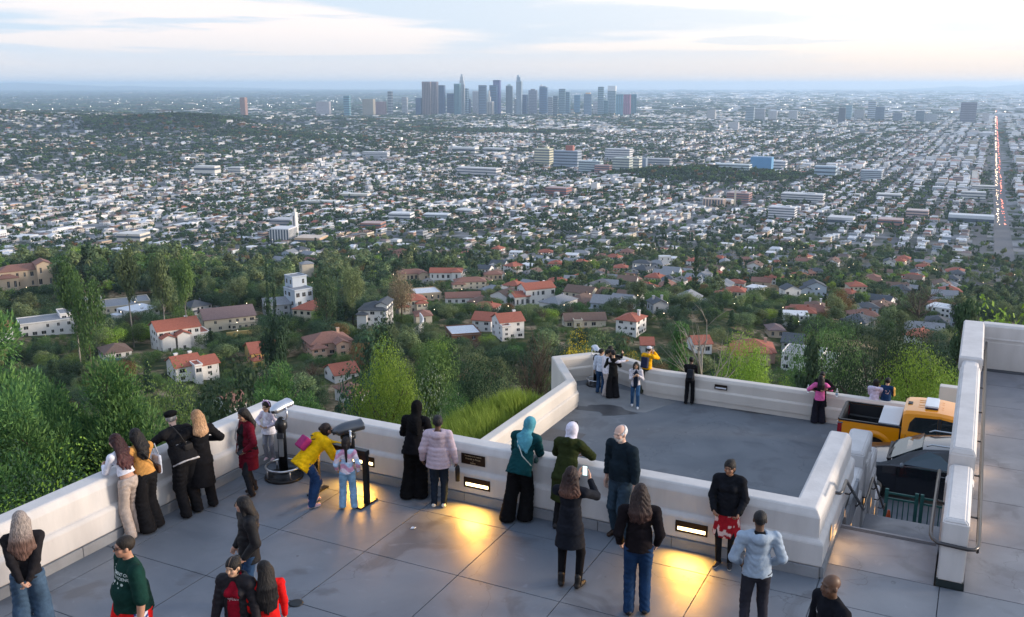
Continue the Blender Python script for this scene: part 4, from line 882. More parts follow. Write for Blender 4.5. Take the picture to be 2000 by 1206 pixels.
# yellow retaining wall, curved white garden wall, pools
def at(px, py): return hit(px, py)
a = at(444, 672); b = at(527, 652); d = Vector((b[0] - a[0], b[1] - a[1], 0)); yw = empty('garden_wall', (a[0], a[1], (a[2] + b[2]) / 2), math.atan2(d.y, d.x), 'tall ochre yellow garden wall above the yellow house', 'wall')
q = MB(); q.box(0, d.length, -.4, .4, -5, 4.2); q.build('wall_body', WALLS['yellow'], yw)
a = at(790, 690); b = at(822, 638); d = Vector((b[0] - a[0], b[1] - a[1], 0)); gw = empty('garden_wall', a, math.atan2(d.y, d.x), 'curving white garden wall climbing beside a pool', 'wall')
q = MB(); n = 14; pts = [(d.length * t / n, 3.0 * math.sin(t * .45), -2 + t * .1) for t in range(n + 1)]
for (x0, y0, z0), (x1, y1, z1) in zip(pts, pts[1:]): q.add([(x0, y0, -4), (x1, y1, -4), (x1, y1, z1 + 4.2), (x0, y0, z0 + 4.2), (x0, y0 + .5, -4), (x1, y1 + .5, -4), (x1, y1 + .5, z1 + 4.2), (x0, y0 + .5, z0 + 4.2)], [(0, 1, 2, 3), (7, 6, 5, 4), (3, 2, 6, 7)])
q.build('wall_body', WALLS['white'], gw)
M_pool = mat('pool_water', (.10, .32, .42), .05, spec=.6, var=.05)
for px, py, w_, lab in ((222, 706, 9, 'turquoise pool in front of the low brown roofed house'), (805, 648, 8, 'small blue pool beside the curving white wall')):
    x, y, z = at(px, py); p = empty('swimming_pool', (x, y, z + .5), 0, lab, 'pool'); q = MB(); q.box(-w_ / 2, w_ / 2, -2.5, 2.5, -1, .10); q.build('pool_water', M_pool, p)
    q = MB(); [q.box(*e, -2, .16) for e in ((-w_ / 2 - .8, w_ / 2 + .8, -3.3, -2.5), (-w_ / 2 - .8, w_ / 2 + .8, 2.5, 3.3), (-w_ / 2 - .8, -w_ / 2, -2.5, 2.5), (w_ / 2, w_ / 2 + .8, -2.5, 2.5))]; q.build('pool_edge', WALLS['cream'], p)
# ================================================================== the city on the plain
def bmat(name, rough=.85):
    """walls and roofs coloured per building through the attribute 'col'"""
    m = mat(name, (1, 1, 1), rough, var=.10, scale=.08, space='World', vcol='col'); return m
M_city = bmat('city_buildings')
PAL = np.array([(.76, .76, .77), (.80, .79, .78), (.68, .66, .62), (.54, .55, .58), (.50, .45, .37), (.42, .44, .47), (.62, .55, .48), (.34, .35, .37), (.46, .30, .22), (.55, .60, .64)])
PALP = np.array([.22, .18, .14, .12, .08, .08, .07, .05, .02, .04]); PALR = np.array([(.62, .63, .66), (.70, .70, .71), (.40, .41, .43), (.26, .27, .29), (.70, .70, .70), (.28, .17, .13), (.34, .12, .08)]); PALRP = np.array([.26, .22, .18, .13, .09, .07, .05])
def visible(X, Y, m=1.08):
    return (np.abs(X) < (Y * .5405 + 25) * m) & (Y > 0)
def keep_clear(X, Y):
    ok = np.ones(len(X), bool)
    for hx, hy, rad, *_ in HOUSES: ok &= (X - hx) ** 2 + (Y - hy) ** 2 > (rad + 7) ** 2
    return ok
def park(X, Y):  # wooded hills and the garden hill keep few buildings
    g = np.zeros_like(X)
    for cx, cy, sx, sy in ((500, 2480, 230, 170), (-1500, 4200, 330, 280), (-300, 640, 200, 120), (-900, 3900, 300, 180), (-100, 5100, 500, 160)): g = np.maximum(g, np.exp(-((X - cx) / sx) ** 2 - ((Y - cy) / sy) ** 2))
    return g
LAND = []   # landmark footprints kept free: x, y, radius
lots = []
def add_lots(r0, r1, ds, dw, bw, bd, keep, hh, tall=.05, seed=1):
    rng = np.random.default_rng(seed); ww = np.arange(-r1, r1 * .75, dw); ss = np.arange(-200, r1 * 1.02, ds); Wg, Sg = np.meshgrid(ww, ss); w = Wg.ravel(); s = Sg.ravel()
    # streets: north-south about every 110 m, east-west about every 210 m
    fw = np.mod(w, 110); fs = np.mod(s, 210); n = len(w)
    X = CT * w + ST * s; Y = -ST * w + CT * s; r = np.hypot(X, Y); k = (r > r0) & (r <= r1) & visible(X, Y)
    k &= (fw > 14) & (fw < 102) if dw < 60 else True
    k &= (fs > 16) if ds < 80 else True
    k &= ~((np.abs(w - 33) < 26))
    w, s = w[k], s[k]; n = len(w); hill = (terrain(CT * w + ST * s, -ST * w + CT * s) - np.interp(np.hypot(w, s), _rp, _zp)) > 12
    com = vnoise(w / 420, s / 420, seed=5) + 0.0006 * w   # commercial quarters towards the west
    p = keep * np.where(w < -300, .85, 1.0) * np.where(hill, .5, 1) * np.where(com > .25, 1.15, .9); pk = park(CT * w + ST * s, -ST * w + CT * s); p = p * (1 - .95 * sstep(pk, .25, .6)); u = rng.uniform(0, 1, n) < p
    w, s, com, hill = w[u], s[u], com[u], hill[u]; n = len(w)
    w = w + rng.normal(0, dw * .08, n); s = s + rng.normal(0, ds * .08, n); big = np.where(com > .25, rng.uniform(1.0, 1.9, n), rng.uniform(.75, 1.15, n))
    W_ = bw * big * rng.uniform(.75, 1.2, n); D_ = bd * rng.uniform(.7, 1.15, n) * np.where(com > .25, 1.15, 1); Hh = hh * rng.uniform(.7, 1.25, n) * np.where(com > .25, rng.uniform(1, 2.2, n), 1) * np.where(rng.uniform(0, 1, n) < tall, rng.uniform(1.3, 2.1, n), 1)
    rot = np.where(hill | (w < -1500), rng.uniform(-.8, .8, n), 0) + rng.normal(0, .02, n)
    X = CT * w + ST * s; Y = -ST * w + CT * s; ok = keep_clear(X, Y)
    for lx, ly, lr in LAND: ok &= (X - lx) ** 2 + (Y - ly) ** 2 > lr ** 2
    lots.append(np.stack([X, Y, W_, D_, Hh, rot, com], -1)[ok])
LANDMARKS = []
def lm(cx, by, wpx, hpx, dep, col, rcol, label, bands=3, vert=False, name='office_block', cat='building', rot=0.0, extra=(), bandcol=(.10, .13, .17), Yd=None):
    """a building found by its pixel: base centre, width and height in the photograph"""
    if Yd is None: X, Y, z = hit(cx, by)
    else: X = at_depth(cx, Yd); Y = Yd; z = float(terrain(X, Y))
    k = math.hypot(Y, CAM_H - z) / FPX; w = wpx * k; h = hpx * k if Yd is None else z_for(by - hpx, Yd) - z
    LAND.append((X, Y + dep / 2, max(w, dep) * .62)); LANDMARKS.append((X, Y, z, w, h, dep, col, rcol, label, bands, vert, name, cat, rot, extra, bandcol))
def box_cols(w, d, h, col, rcol, base=4):
    q = MB(); q.use(mat('lmw_%.2f_%.2f_%.2f' % col, col, .8, var=.06, scale=.05)); q.box(-w / 2, w / 2, 0, d, -base, h)
    return q
def make_landmark(X, Y, z, w, h, d, col, rcol, label, bands, vert, name, cat, rot, extra, bandcol):
    r = empty(name, (X, Y, z), -math.atan2(X, Y) * .0 + rot, label, cat, None)
    wm = mat('facade_%.2f_%.2f_%.2f' % col, col, .75, var=.07, scale=.05); rm = mat('flatroof_%.2f_%.2f_%.2f' % rcol, rcol, .9, var=.1, scale=.1); gm = mat('glazing_%.2f_%.2f_%.2f' % bandcol, bandcol, .22, spec=.6, var=.3, scale=.08)
    q = MB(); q.box(-w / 2, w / 2, 0, d, -12, h); q.build('wall', wm, r)
    q = MB(); q.box(-w / 2 + .4, w / 2 - .4, .4, d - .4, h, h + .6); q.build('roof', rm, r)
    if bands:
        if not vert:
            bm_ = MB(); t = h / bands; bm_.box(-w / 2 - .1, w / 2 + .1, -.1, d * .98, 0, t * .40); me = bm_.mesh('window_band', gm)
            for i in range(bands): link('window_band', me, r, (0, 0, t * (i + .3)))
        else:
            n = bands; t = w / n; bm_ = MB(); bm_.box(0, t * .5, -.2, .3, h * .04, h * .96); me = bm_.mesh('window_strip', gm)
            for i in range(n): link('window_strip', me, r, (-w / 2 + t * (i + .25), 0, 0))
            n2 = max(2, int(n * d / w)); bm_ = MB(); bm_.box(-.2, w + .2, 0, d / n2 * .5, h * .04, h * .96); me = bm_.mesh('window_strip', gm)
            for i in range(n2): link('window_strip', me, r, (-w / 2, d * (i + .25) / n2, 0))
    for (ex, ey, ew, ed, eh, ec) in extra:   # crowns and upper stages, fractions of w, d and h
        q = MB(); em = mat('facade_%.2f_%.2f_%.2f' % ec, ec, .6, var=.05, scale=.05); q.box(w * (ex - ew / 2), w * (ex + ew / 2), d * (ey - ed / 2), d * (ey + ed / 2), h, h * (1 + eh)); q.build('upper_stage', em, r)
    return r
# downtown, eight and a half kilometres off: (x0, x1, top row, colour, stripes, depth, extras, label)
BR, DB, BL, TE, PA, WH, GR = (.20, .15, .16), (.035, .06, .12), (.07, .12, .20), (.10, .22, .28), (.42, .44, .46), (.62, .62, .64), (.24, .27, .31)
DT = [
 (825, 841, 160, BR, 5, 1, (), 'brown twin tower at the east end of the downtown skyline'),
 (842, 854, 160, (.25, .21, .24), 4, 1, (), 'mauve ribbed tower just beside the brown twin tower'),
 (856, 868, 167, DB, 4, 1, (), 'navy slab tower third in the downtown row'),
 (873, 887, 183, DB, 3, 0, (), 'low dark block between the navy slab and the teal tower'),
 (880, 899, 190, GR, 6, 1, (), 'pale ribbed block at the foot of the tallest downtown tower'),
 (887, 898, 164, TE, 4, 1, (), 'teal glass tower leaning against the tallest crown tower'),
 (897, 907, 164, (.36, .40, .44), 4, 1, ((0, .5, .8, .8, .10, (.40, .44, .48)), (0, .5, .6, .6, .22, (.46, .49, .52)), (0, .5, .36, .36, .30, (.55, .57, .58))), 'tallest pale tower with stepped circular crown'),
 (904, 913, 173, (.16, .25, .34), 4, 0, (), 'blue grey tower tucked behind the crowned tower'),
 (901, 918, 194, DB, 5, 0, (), 'low navy block in front of the crowned tower'),
 (923, 939, 178, WH, 9, 1, (), 'white ribbed tower of medium height downtown'),
 (935, 949, 167, (.06, .09, .14), 4, 0, (), 'dark flat topped tower behind the white ribbed tower'),
 (946, 962, 199, (.55, .53, .50), 5, 1, ((0, .5, .35, .35, .35, (.6, .58, .54)), (0, .5, .16, .2, .8, (.6, .58, .54))), 'cream civic tower with small stepped top'),
 (956, 970, 167, (.04, .08, .15), 4, 0, (), 'wide navy block stepping up to a purple tower'),
 (963, 976, 157, (.08, .09, .20), 4, 1, (), 'dark purple blue tower rising over the wide navy block'),
 (988, 1000, 168, (.15, .20, .25), 5, 1, ((0, .5, .5, .5, .05, (.4, .55, .55)),), 'grey tower with small green peaked roof'),
 (1008, 1018, 158, (.30, .38, .46), 4, 1, ((-.1, .5, .7, .8, .10, (.28, .36, .44)), (-.2, .5, .3, .5, .16, (.3, .4, .5))), 'slender silver tower with curved sail crown'),
 (1004, 1015, 194, GR, 3, 0, (), 'grey block at the foot of the sail crowned tower'),
 (1017, 1028, 186, DB, 3, 0, (), 'small navy tower beside the sail crowned tower'),
 (1032, 1048, 177, (.14, .15, .19), 5, 0, ((0, .5, .5, .5, .06, (.2, .2, .24)),), 'squat dark tower with a mechanical crown'),
 (1053, 1068, 171, (.05, .10, .18), 5, 0, ((-.1, .5, .8, .8, .05, (.3, .38, .46)), (-.3, .5, .2, .4, .10, (.7, .72, .75))), 'navy tower topped by a white curved crown'),
 (1070, 1078, 190, GR, 3, 0, (), 'small grey tower beside the curved crown tower'),
 (1080, 1088, 188, (.12, .17, .22), 3, 0, (), 'small blue grey tower next in the row'),
 (1091, 1103, 174, (.17, .27, .33), 5, 0, (), 'blue green tower with flat top west of centre'),
 (1103, 1112, 180, (.08, .14, .19), 4, 0, (), 'darker tower attached to the flat blue green one'),
 (1121, 1132, 186, (.07, .16, .24), 4, 0, (), 'short teal tower standing apart'),
 (1140, 1154, 184, (.10, .15, .21), 5, 0, ((0, .5, .6, .6, .06, (.75, .5, .3)),), 'short tower with an orange lit top'),
 (1167, 1178, 170, (.22, .33, .40), 5, 0, (), 'tall slim blue tower near the stadium lights'),
 (1158, 1171, 198, WH, 3, 0, (), 'low white block beneath the slim blue tower'),
 (1177, 1187, 197, TE, 3, 0, (), 'small teal block between two slim towers'),
 (1186, 1201, 178, (.26, .36, .43), 5, 0, ((0, .5, 1.0, 1.0, .22, (.72, .74, .76)),), 'silver tower with a bright white top'),
 (1202, 1216, 185, (.08, .17, .22), 4, 1, (), 'first of the dark teal towers with red fins'),
 (1217, 1230, 185, (.22, .10, .16), 4, 1, (), 'middle tower tinted red among the dark teal towers'),
 (1231, 1242, 185, (.10, .25, .33), 4, 1, (), 'last teal tower at the west end of downtown'),
 (758, 765, 179, GR, 3, 0, (), 'lone slim grey tower east of downtown'),
 (785, 795, 190, PA, 4, 0, (), 'pale tower shortly before the downtown row'),
 (812, 822, 192, DB, 3, 0, (), 'small dark tower beside the brown twin tower'),
 (672, 683, 188, (.12, .25, .32), 3, 0, (), 'teal and white tower far east of downtown'),
 (708, 730, 194, (.40, .36, .30), 5, 0, (), 'beige hospital slab east of downtown'),
 (731, 752, 199, (.20, .13, .14), 5, 0, (), 'dark brick block beside the beige slab'),
 (617, 644, 199, (.50, .47, .50), 4, 0, (), 'pale pinkish institutional block on the eastern plain'),
 (470, 480, 191, (.34, .20, .16), 6, 0, (), 'lone red brown tower on the eastern plain'),
]
for i, (x0, x1, top, col, nb, vt, ex, lab) in enumerate(DT):
    yd = 8100 + (i % 5) * 140 + (0 if x0 > 760 else -400)
    lm((x0 + x1) / 2, 212, (x1 - x0), 212 - top, 42 + (i % 3) * 8, col, tuple(min(.6, c * 1.4) for c in col), lab, nb if vt else max(5, nb * 3), bool(vt), 'skyscraper', 'skyscraper', -TH * (.5 if i % 2 else .3), ex, tuple(c * .45 for c in col) if sum(col) > .5 else tuple(min(.5, c * 2.0) for c in col), yd)
MT = [
 (1455, 1471, 210, 238, (.30, .38, .44), 'blue slab office south of the garden hill'), (1474, 1492, 214, 236, (.40, .42, .46), 'grey office beside the blue slab'), (1500, 1516, 218, 236, WH, 'white block in the midtown row'),
 (1637, 1649, 212, 240, (.05, .06, .08), 'black office tower in the midtown row'), (1650, 1662, 207, 233, (.14, .22, .26), 'teal tower behind the black office tower'), (1694, 1708, 200, 234, (.40, .46, .52), 'tall twin pale glass tower midtown'),
 (1709, 1725, 210, 236, (.07, .10, .14), 'dark blue tower beside the pale twin glass tower'), (1744, 1760, 222, 238, (.20, .24, .30), 'blue grey block west of the dark tower'), (1788, 1803, 218, 240, (.18, .24, .30), 'blue block towards the broad slab'),
 (1806, 1828, 224, 240, (.46, .50, .54), 'pale wide block beside the broad slab'), (1875, 1903, 202, 240, (.11, .11, .14), 'broad black slab tower with gridded face'), (1668, 1686, 216, 234, PA, 'pale block between midtown towers'),
 (1540, 1556, 218, 236, (.5, .52, .54), 'light grey block in midtown'), (1918, 1930, 222, 240, WH, 'white block next to the bright avenue'), (1380, 1396, 216, 234, (.5, .5, .5), 'small pale office east of midtown'), (1421, 1441, 240, 254, WH, 'white mid rise on its own below midtown')]
for x0, x1, top, by, col, lab in MT: lm((x0 + x1) / 2, by, x1 - x0, by - top, 30, col, (.45, .46, .48), lab, 9, False, 'office_tower', 'tower', -TH, (), tuple(c * .4 for c in col) if sum(col) > .7 else tuple(c * 2 for c in col))
CT_ = [
 (1058, 326, 32, 34, 30, (.58, .56, .42), 7, 'cream office block with dark window bands, east end of the hospital group'),
 (1104, 330, 50, 34, 40, (.30, .36, .44), 6, 'blue grey hospital wing with a red plant room'), (1150, 338, 60, 22, 30, (.44, .52, .54), 5, 'pale green hospital wing in front'),
 (1205, 314, 50, 22, 40, WH, 5, 'white gridded hospital block at the rear'), (1212, 340, 34, 30, 30, (.46, .50, .46), 6, 'green grey tower block by the garden hill'), (1234, 338, 28, 28, 26, (.55, .56, .50), 5, 'pale fluted block beside the green grey one'),
 (1255, 334, 12, 24, 16, (.20, .26, .34), 0, 'narrow slate blue tower by the garden hill trees'), (1285, 325, 46, 14, 30, PA, 3, 'long pale office behind the garden hill trees'), (1175, 340, 30, 16, 26, (.42, .24, .22), 4, 'brick red low block in the hospital group'),
 (1485, 336, 40, 28, 50, (.12, .30, .52), 0, 'bright blue painted studio building'), (1430, 336, 90, 14, 50, (.50, .58, .60), 3, 'long pale teal commercial building beside the blue studio'), (1520, 332, 26, 16, 30, WH, 3, 'white building attached to the blue studio'),
 (1085, 384, 62, 16, 40, (.30, .12, .10), 3, 'dark red brick block among white roofs'), (1392, 404, 40, 14, 22, (.56, .40, .30), 0, 'peach church with orange roof and slim spire'), (1440, 396, 60, 18, 40, (.36, .20, .18), 4, 'brown brick school beside the peach church'),
 (1525, 430, 50, 24, 26, WH, 5, 'white stepped apartment block with balconies'), (1565, 398, 110, 18, 40, (.60, .60, .60), 4, 'long white apartment building west of the church'), (1895, 440, 112, 18, 26, (.58, .62, .66), 1, 'row of white and blue townhouse flats near the avenue'),
 (1737, 446, 62, 16, 30, (.38, .20, .17), 2, 'brown brick building with a white parapet'), (1700, 356, 38, 22, 34, (.44, .50, .56), 6, 'grey office with horizontal window bands'), (1610, 348, 55, 22, 34, (.36, .46, .54), 3, 'blue grey office block with white corner'),
 (1870, 362, 18, 16, 24, (.36, .27, .24), 4, 'narrow brown apartment tower near the avenue'), (1800, 340, 0, 0, 0, WH, 0, ''),
 (400, 346, 60, 20, 60, (.64, .62, .58), 2, 'large stepped white television building on the eastern plain'), (458, 342, 26, 14, 24, (.60, .60, .58), 3, 'small white office beside the television building'), (732, 310, 50, 12, 30, WH, 4, 'white arcaded hotel in the middle distance'),
 (905, 298, 70, 9, 40, (.66, .66, .64), 1, 'long low bright white warehouse'), (965, 298, 50, 8, 36, (.66, .66, .66), 1, 'second white warehouse end to end with the first'), (930, 345, 120, 16, 60, (.60, .58, .58), 3, 'sprawling white hospital with pale pink roofs'),
 (724, 452, 58, 15, 26, (.36, .17, .13), 2, 'orange brick block at the edge of the hillside trees'), (600, 478, 72, 12, 36, (.56, .40, .26), 1, 'flat roofed building with orange end wall'), (546, 476, 56, 28, 30, (.62, .62, .63), 0, 'white church with tall dark windows beside its tower'),
 (548, 442, 60, 12, 40, (.34, .34, .36), 2, 'dark long school building behind the church'), (625, 402, 90, 8, 26, (.60, .58, .52), 1, 'long cream commercial strip running towards the right'), (690, 390, 80, 10, 26, (.60, .56, .48), 1, 'second half of the cream commercial strip'),
 (780, 436, 44, 18, 26, (.64, .65, .66), 3, 'white three storey apartment block above the orange brick block'), (850, 432, 70, 12, 24, (.56, .60, .63), 3, 'row of pale blue flats running uphill'), (905, 424, 52, 13, 24, (.60, .62, .62), 3, 'pale flats continuing the blue row'),
 (252, 480, 50, 22, 26, (.62, .58, .52), 2, 'cream castle like mansion topping the wooded ridge'), (30, 472, 62, 8, 30, (.60, .62, .64), 0, 'flat white roofed hall at the east edge'), (1080, 392, 0, 0, 0, WH, 0, ''),
 (1735, 392, 46, 12, 24, (.62, .62, .60), 2, 'white flat roofed hall among street trees'), (1640, 440, 66, 14, 30, (.55, .55, .56), 1, 'grey roofed complex behind the cypress row'), (1790, 428, 40, 16, 24, (.55, .40, .36), 3, 'pink courtyard apartment building'),
 (1900, 392, 60, 16, 24, (.60, .60, .58), 3, 'cream apartment block beside the bright avenue'), (1920, 376, 40, 12, 24, (.62, .60, .56), 3, 'second cream apartment block up the avenue')]
for cx, by, wp, hp, dep, col, nb, lab in CT_:
    if wp: lm(cx, by, wp if wp < 52 else wp * .72, hp, min(dep, 32), col, tuple(min(.66, c * .6 + .25) for c in col), lab, nb if 'church with' not in lab else 7, 'church with' in lab, 'large_building', 'building', -TH * (1 if cx > 900 else .4), ((0.1, .5, .3, .4, .30, (.36, .14, .11)),) if 'red plant' in lab else ((0.2, .5, .2, .4, .12, col),) if nb > 3 else ())
for a in LANDMARKS: make_landmark(*a)
# church tower
x, y, z = at(578, 462); k = y / FPX; ct = empty('bell_tower', (x, y, z), -TH, 'slender white bell tower beside the church', 'tower'); q = MB(); q.box(-3 , 3, -3, 3, -8, 50 * k * .96); q.build('shaft', WALLS['white'], ct)
q = MB(); q.box(-.8, .8, -3.12, -3.0, 4, 46 * k * .9); q.build('louvre_strip', mat('brown_strip', (.12, .08, .06)), ct); q = MB(); q.box(-1, 1, -1, 1, 0, 5); q.build('spire', WALLS['white'], ct, loc=(0, 0, 50 * k * .96))
x, y, z = at(1435, 402); sp = empty('church_spire', (x, y, z), 0, 'thin cream spire of the peach church', 'tower'); q = MB(); q.box(-1.6, 1.6, -1.6, 1.6, -4, 24); q.build('shaft', WALLS['cream'], sp); q = MB(); q.add([(-1.8, -1.8, 24), (1.8, -1.8, 24), (1.8, 1.8, 24), (-1.8, 1.8, 24), (0, 0, 38)], [(0, 1, 4), (1, 2, 4), (2, 3, 4), (3, 0, 4)]); q.build('roof', WALLS['cream'], sp)
# ---- lots
add_lots(470, 1350, 25, 31, 13, 15, .76, 5.2, .0, 1)
add_lots(1350, 2900, 16.5, 24, 11.5, 17, .86, 5.6, .05, 2)
add_lots(2900, 5200, 25, 36, 17, 26, .85, 6.5, .06, 3)
add_lots(5200, 9000, 48, 62, 32, 42, .78, 8, .10, 4)
add_lots(9000, 22000, 170, 230, 100, 100, .70, 11, .06, 6)
add_lots(22000, 50000, 420, 560, 230, 230, .7, 16, .05, 7)
Lt = np.concatenate(lots); order = np.argsort(np.hypot(Lt[:, 0], Lt[:, 1])); Lt = Lt[order]
near_ = Lt[(np.hypot(Lt[:, 0], Lt[:, 1]) < 1350)]; rest = Lt[(np.hypot(Lt[:, 0], Lt[:, 1]) >= 1350)]
# ridge and left foothills are woods: thin out
rg = np.random.default_rng(5); left = (near_[:, 0] < -40 - near_[:, 1] * .0) & (near_[:, 1] < 950); near_ = near_[~left | (rg.uniform(0, 1, len(near_)) < .30)]
MAXH = 300 - len(HOUSES)
houses_ind = near_[:MAXH]; near_rest = near_[MAXH:]
# individual houses: ten prototypes
HP = []
for i, (wall, roof, rk, w, d, h) in enumerate([('white', 'red', 'hip', 15, 12, 5.6), ('cream', 'rust', 'gable', 16, 11, 4.2), ('white', 'slate', 'gabley', 11, 15, 5.8), ('white', 'white', 'flat', 14, 13, 5.6), ('tan', 'brown', 'hip', 17, 12, 4.0), ('grey', 'slate', 'hip', 14, 13, 5.8), ('bluegrey', 'grey', 'gable', 13, 12, 6), ('cream', 'red', 'hip', 13, 13, 6.2), ('white', 'grey', 'hip', 18, 12, 4.2), ('pink', 'rust', 'hip', 14, 12, 5.6), ('cream', 'grey', 'gable', 17, 11, 4.4), ('white', 'brown', 'gabley', 13, 14, 5)]):
    q = MB(); q.use(WALLS[wall]).box(-w / 2, w / 2, -d / 2, d / 2, -4, h); gable_fill(q, w, d, h, rk); q.box(-w * .5, -w * .15, -d * .5 - 3, -d * .45, -4, h * .62)
    rnd = random.Random(i); q.use(M_win)
    for f in range(2 if h > 5 else 1):
        for t in np.arange(-w / 2 + 1.4, w / 2 - 1.8, 2.6):
            if rnd.random() < .75: q.box(t, t + 1.3, -d / 2 - .05, -d / 2 + .1, f * 2.9 + 1.0, f * 2.9 + 2.3)
        for t in np.arange(-d / 2 + 1.4, d / 2 - 1.8, 3.2):
            for sx in (-1, 1): q.box(sx * w / 2 - .05, sx * w / 2 + .05, t, t + 1.3, f * 2.9 + 1.0, f * 2.9 + 2.3)
    wm = q.mesh('wall'); q = MB(); roof_mesh(q, w, d, h - .05 if rk != 'flat' else h, rk, .5)
    q2 = q; q2.box(-w * .5 - .3, -w * .15 + .3, -d * .5 - 3.3, -d * .5 + .3, h * .62, h * .62 + .3); q2.box(w * .2, w * .2 + 1, -.5, .5, h, h + 3.0 if rk != 'flat' else h + 1)
    HP.append((wm, q2.mesh('roof', ROOFS[roof]), '%s house with %s %s roof' % ({'bluegrey': 'pale blue'}.get(wall, wall), {'slate': 'dark slate', 'rust': 'rust tile', 'red': 'red tile'}.get(roof, roof), {'gabley': 'gabled', 'gable': 'ridged', 'hip': 'hipped', 'flat': 'flat'}[rk])))
def place_word(X, Y, Z=-190):
    px, py = proj(X, Y, float(terrain(X, Y))); best = min(REFS, key=lambda q: math.hypot(q[0] - px, (q[1] - py) * 1.6)); dx, dy = px - best[0], py - best[1]
    if abs(dx) + abs(dy) > 0: pass
    d = 'above' if dy < -abs(dx) * .4 else 'below' if dy > abs(dx) * .4 else 'beside'; return '%s %s' % (d, best[2])
REFS = []
for a in HT: REFS.append((a[0], a[2] + 14, 'the ' + ' '.join(a[6].split(' behind ')[0].split(' beyond ')[0].split(' beside ')[0].split(',')[0].split()[:6])))
for a in HH: REFS.append((a[0], a[1], 'the ' + ' '.join(a[10].split()[:5 if a[10].split()[4] not in ('with', 'under', 'and', 'of', 'in', 'below', 'beside', 'above', 'on') else 4])))
REFS = [(a, b, c.replace(' with', '').rstrip(',')) for a, b, c in REFS]
for a in CT_:
    if a[2]: REFS.append((a[0], a[1], 'the ' + ' '.join(a[7].replace(',', '').split()[:4])))
seen = {}
def uniq(base):
    base = ' '.join(base.split()[:15])
    seen[base] = seen.get(base, 0) + 1; k = seen[base]
    return base if k == 1 else '%s %s' % (['', '', 'second', 'third', 'fourth', 'fifth', 'sixth', 'seventh', 'eighth', 'ninth', 'tenth'][k] if k < 11 else 'another', base)
for X, Y, W_, D_, Hh, rot, com in houses_ind:
    k = rg.integers(len(HP)); wm, rm, lab = HP[k]; s = float(rg.uniform(.85, 1.15)); r = empty('house', (X, Y, float(terrain(X, Y)) + .2), -TH + (R(90) if rg.random() < .4 else 0) + float(rg.normal(0, .2)), uniq(lab + ' ' + place_word(X, Y)), 'house', 'houses among the trees'); r.scale = (s, s, s)
    link('wall', wm, r); link('roof', rm, r); TREES.append((X, Y, 0))
# individual flat blocks: the nearest of the plain
nb_ind = 300; bi = rest[:nb_ind]; blk_cols = [WALLS['white'], WALLS['cream'], WALLS['grey'], WALLS['tan'], WALLS['bluegrey'], WALLS['pink']]; cw = ['white', 'cream', 'grey', 'tan', 'pale blue', 'pink']
um = MB(); um.box(-.5, .5, -.5, .5, -.6, 1)
BW = [um.mesh('wall', m) for m in blk_cols]; RB = []
for k in ('white', 'grey', 'white', 'grey', 'brown'):
    q = MB(); q.box(-.48, .48, -.48, .48, 1.0, 1.04); q.box(.1, .22, .1, .25, 1.04, 1.2); q.box(-.3, -.22, -.1, 0, 1.04, 1.15); RB.append((q.mesh('roof', ROOFS[k]), k))
q = MB(); q.box(-.505, .505, -.505, .505, 0, .2); WB = q.mesh('window_band', M_win)
for X, Y, W_, D_, Hh, rot, com in bi:
    a = rg.choice(6, p=[.42, .2, .12, .12, .10, .04]); b = rg.integers(len(RB)); st = 1 if Hh < 6 else 2 if Hh < 10 else 3
    r = empty('flat_building', (X, Y, float(terrain(X, Y))), -TH + rot, uniq('%s %s building with %s roof %s' % (cw[a], ['', 'low', 'two storey', 'taller'][st], RB[b][1], place_word(X, Y))), 'building', 'flat roofed buildings on the near plain'); r.scale = (W_, D_, Hh)
    link('wall', BW[a], r); link('roof', RB[b][0], r)
    for f in range(st): link('window_band', WB, r, (0, 0, (f + .35) / st), scale=(1, 1, 1.0 / st))
# everything farther: one joined mass
far = np.concatenate([near_rest, rest[nb_ind:]]); n = len(far); X, Y, W_, D_, Hh, rot, com = far.T; Z = terrain(X, Y)
ca, sa = np.cos(-TH + rot), np.sin(-TH + rot); cor = np.array([(-.5, -.5), (.5, -.5), (.5, .5), (-.5, .5)]); V = []
for z_ in (-4, None):
    for cx, cy in cor: V.append(np.stack([X + ca * cx * W_ - sa * cy * D_, Y + sa * cx * W_ + ca * cy * D_, Z + (Hh if z_ is None else z_)], -1))
gab = (rg.uniform(0, 1, n) < .35) & (Hh < 8) & (np.hypot(X, Y) < 5200); rh = np.where(gab, D_ * .17, .01)
V.append(np.stack([X + ca * -.3 * W_, Y + sa * -.3 * W_, Z + Hh + rh], -1)); V.append(np.stack([X + ca * .3 * W_, Y + sa * .3 * W_, Z + Hh + rh], -1))
V = np.stack(V, 1); wc = PAL[rg.choice(len(PAL), n, p=PALP)] * rg.uniform(.8, 1.08, (n, 1)); rc = PALR[rg.choice(len(PALR), n, p=PALRP)] * rg.uniform(.85, 1.05, (n, 1))
rc = np.where(gab[:, None] & (rg.uniform(0, 1, (n, 1)) < .6), np.array([.16, .12, .11]) * rg.uniform(.7, 1.6, (n, 1)), rc)
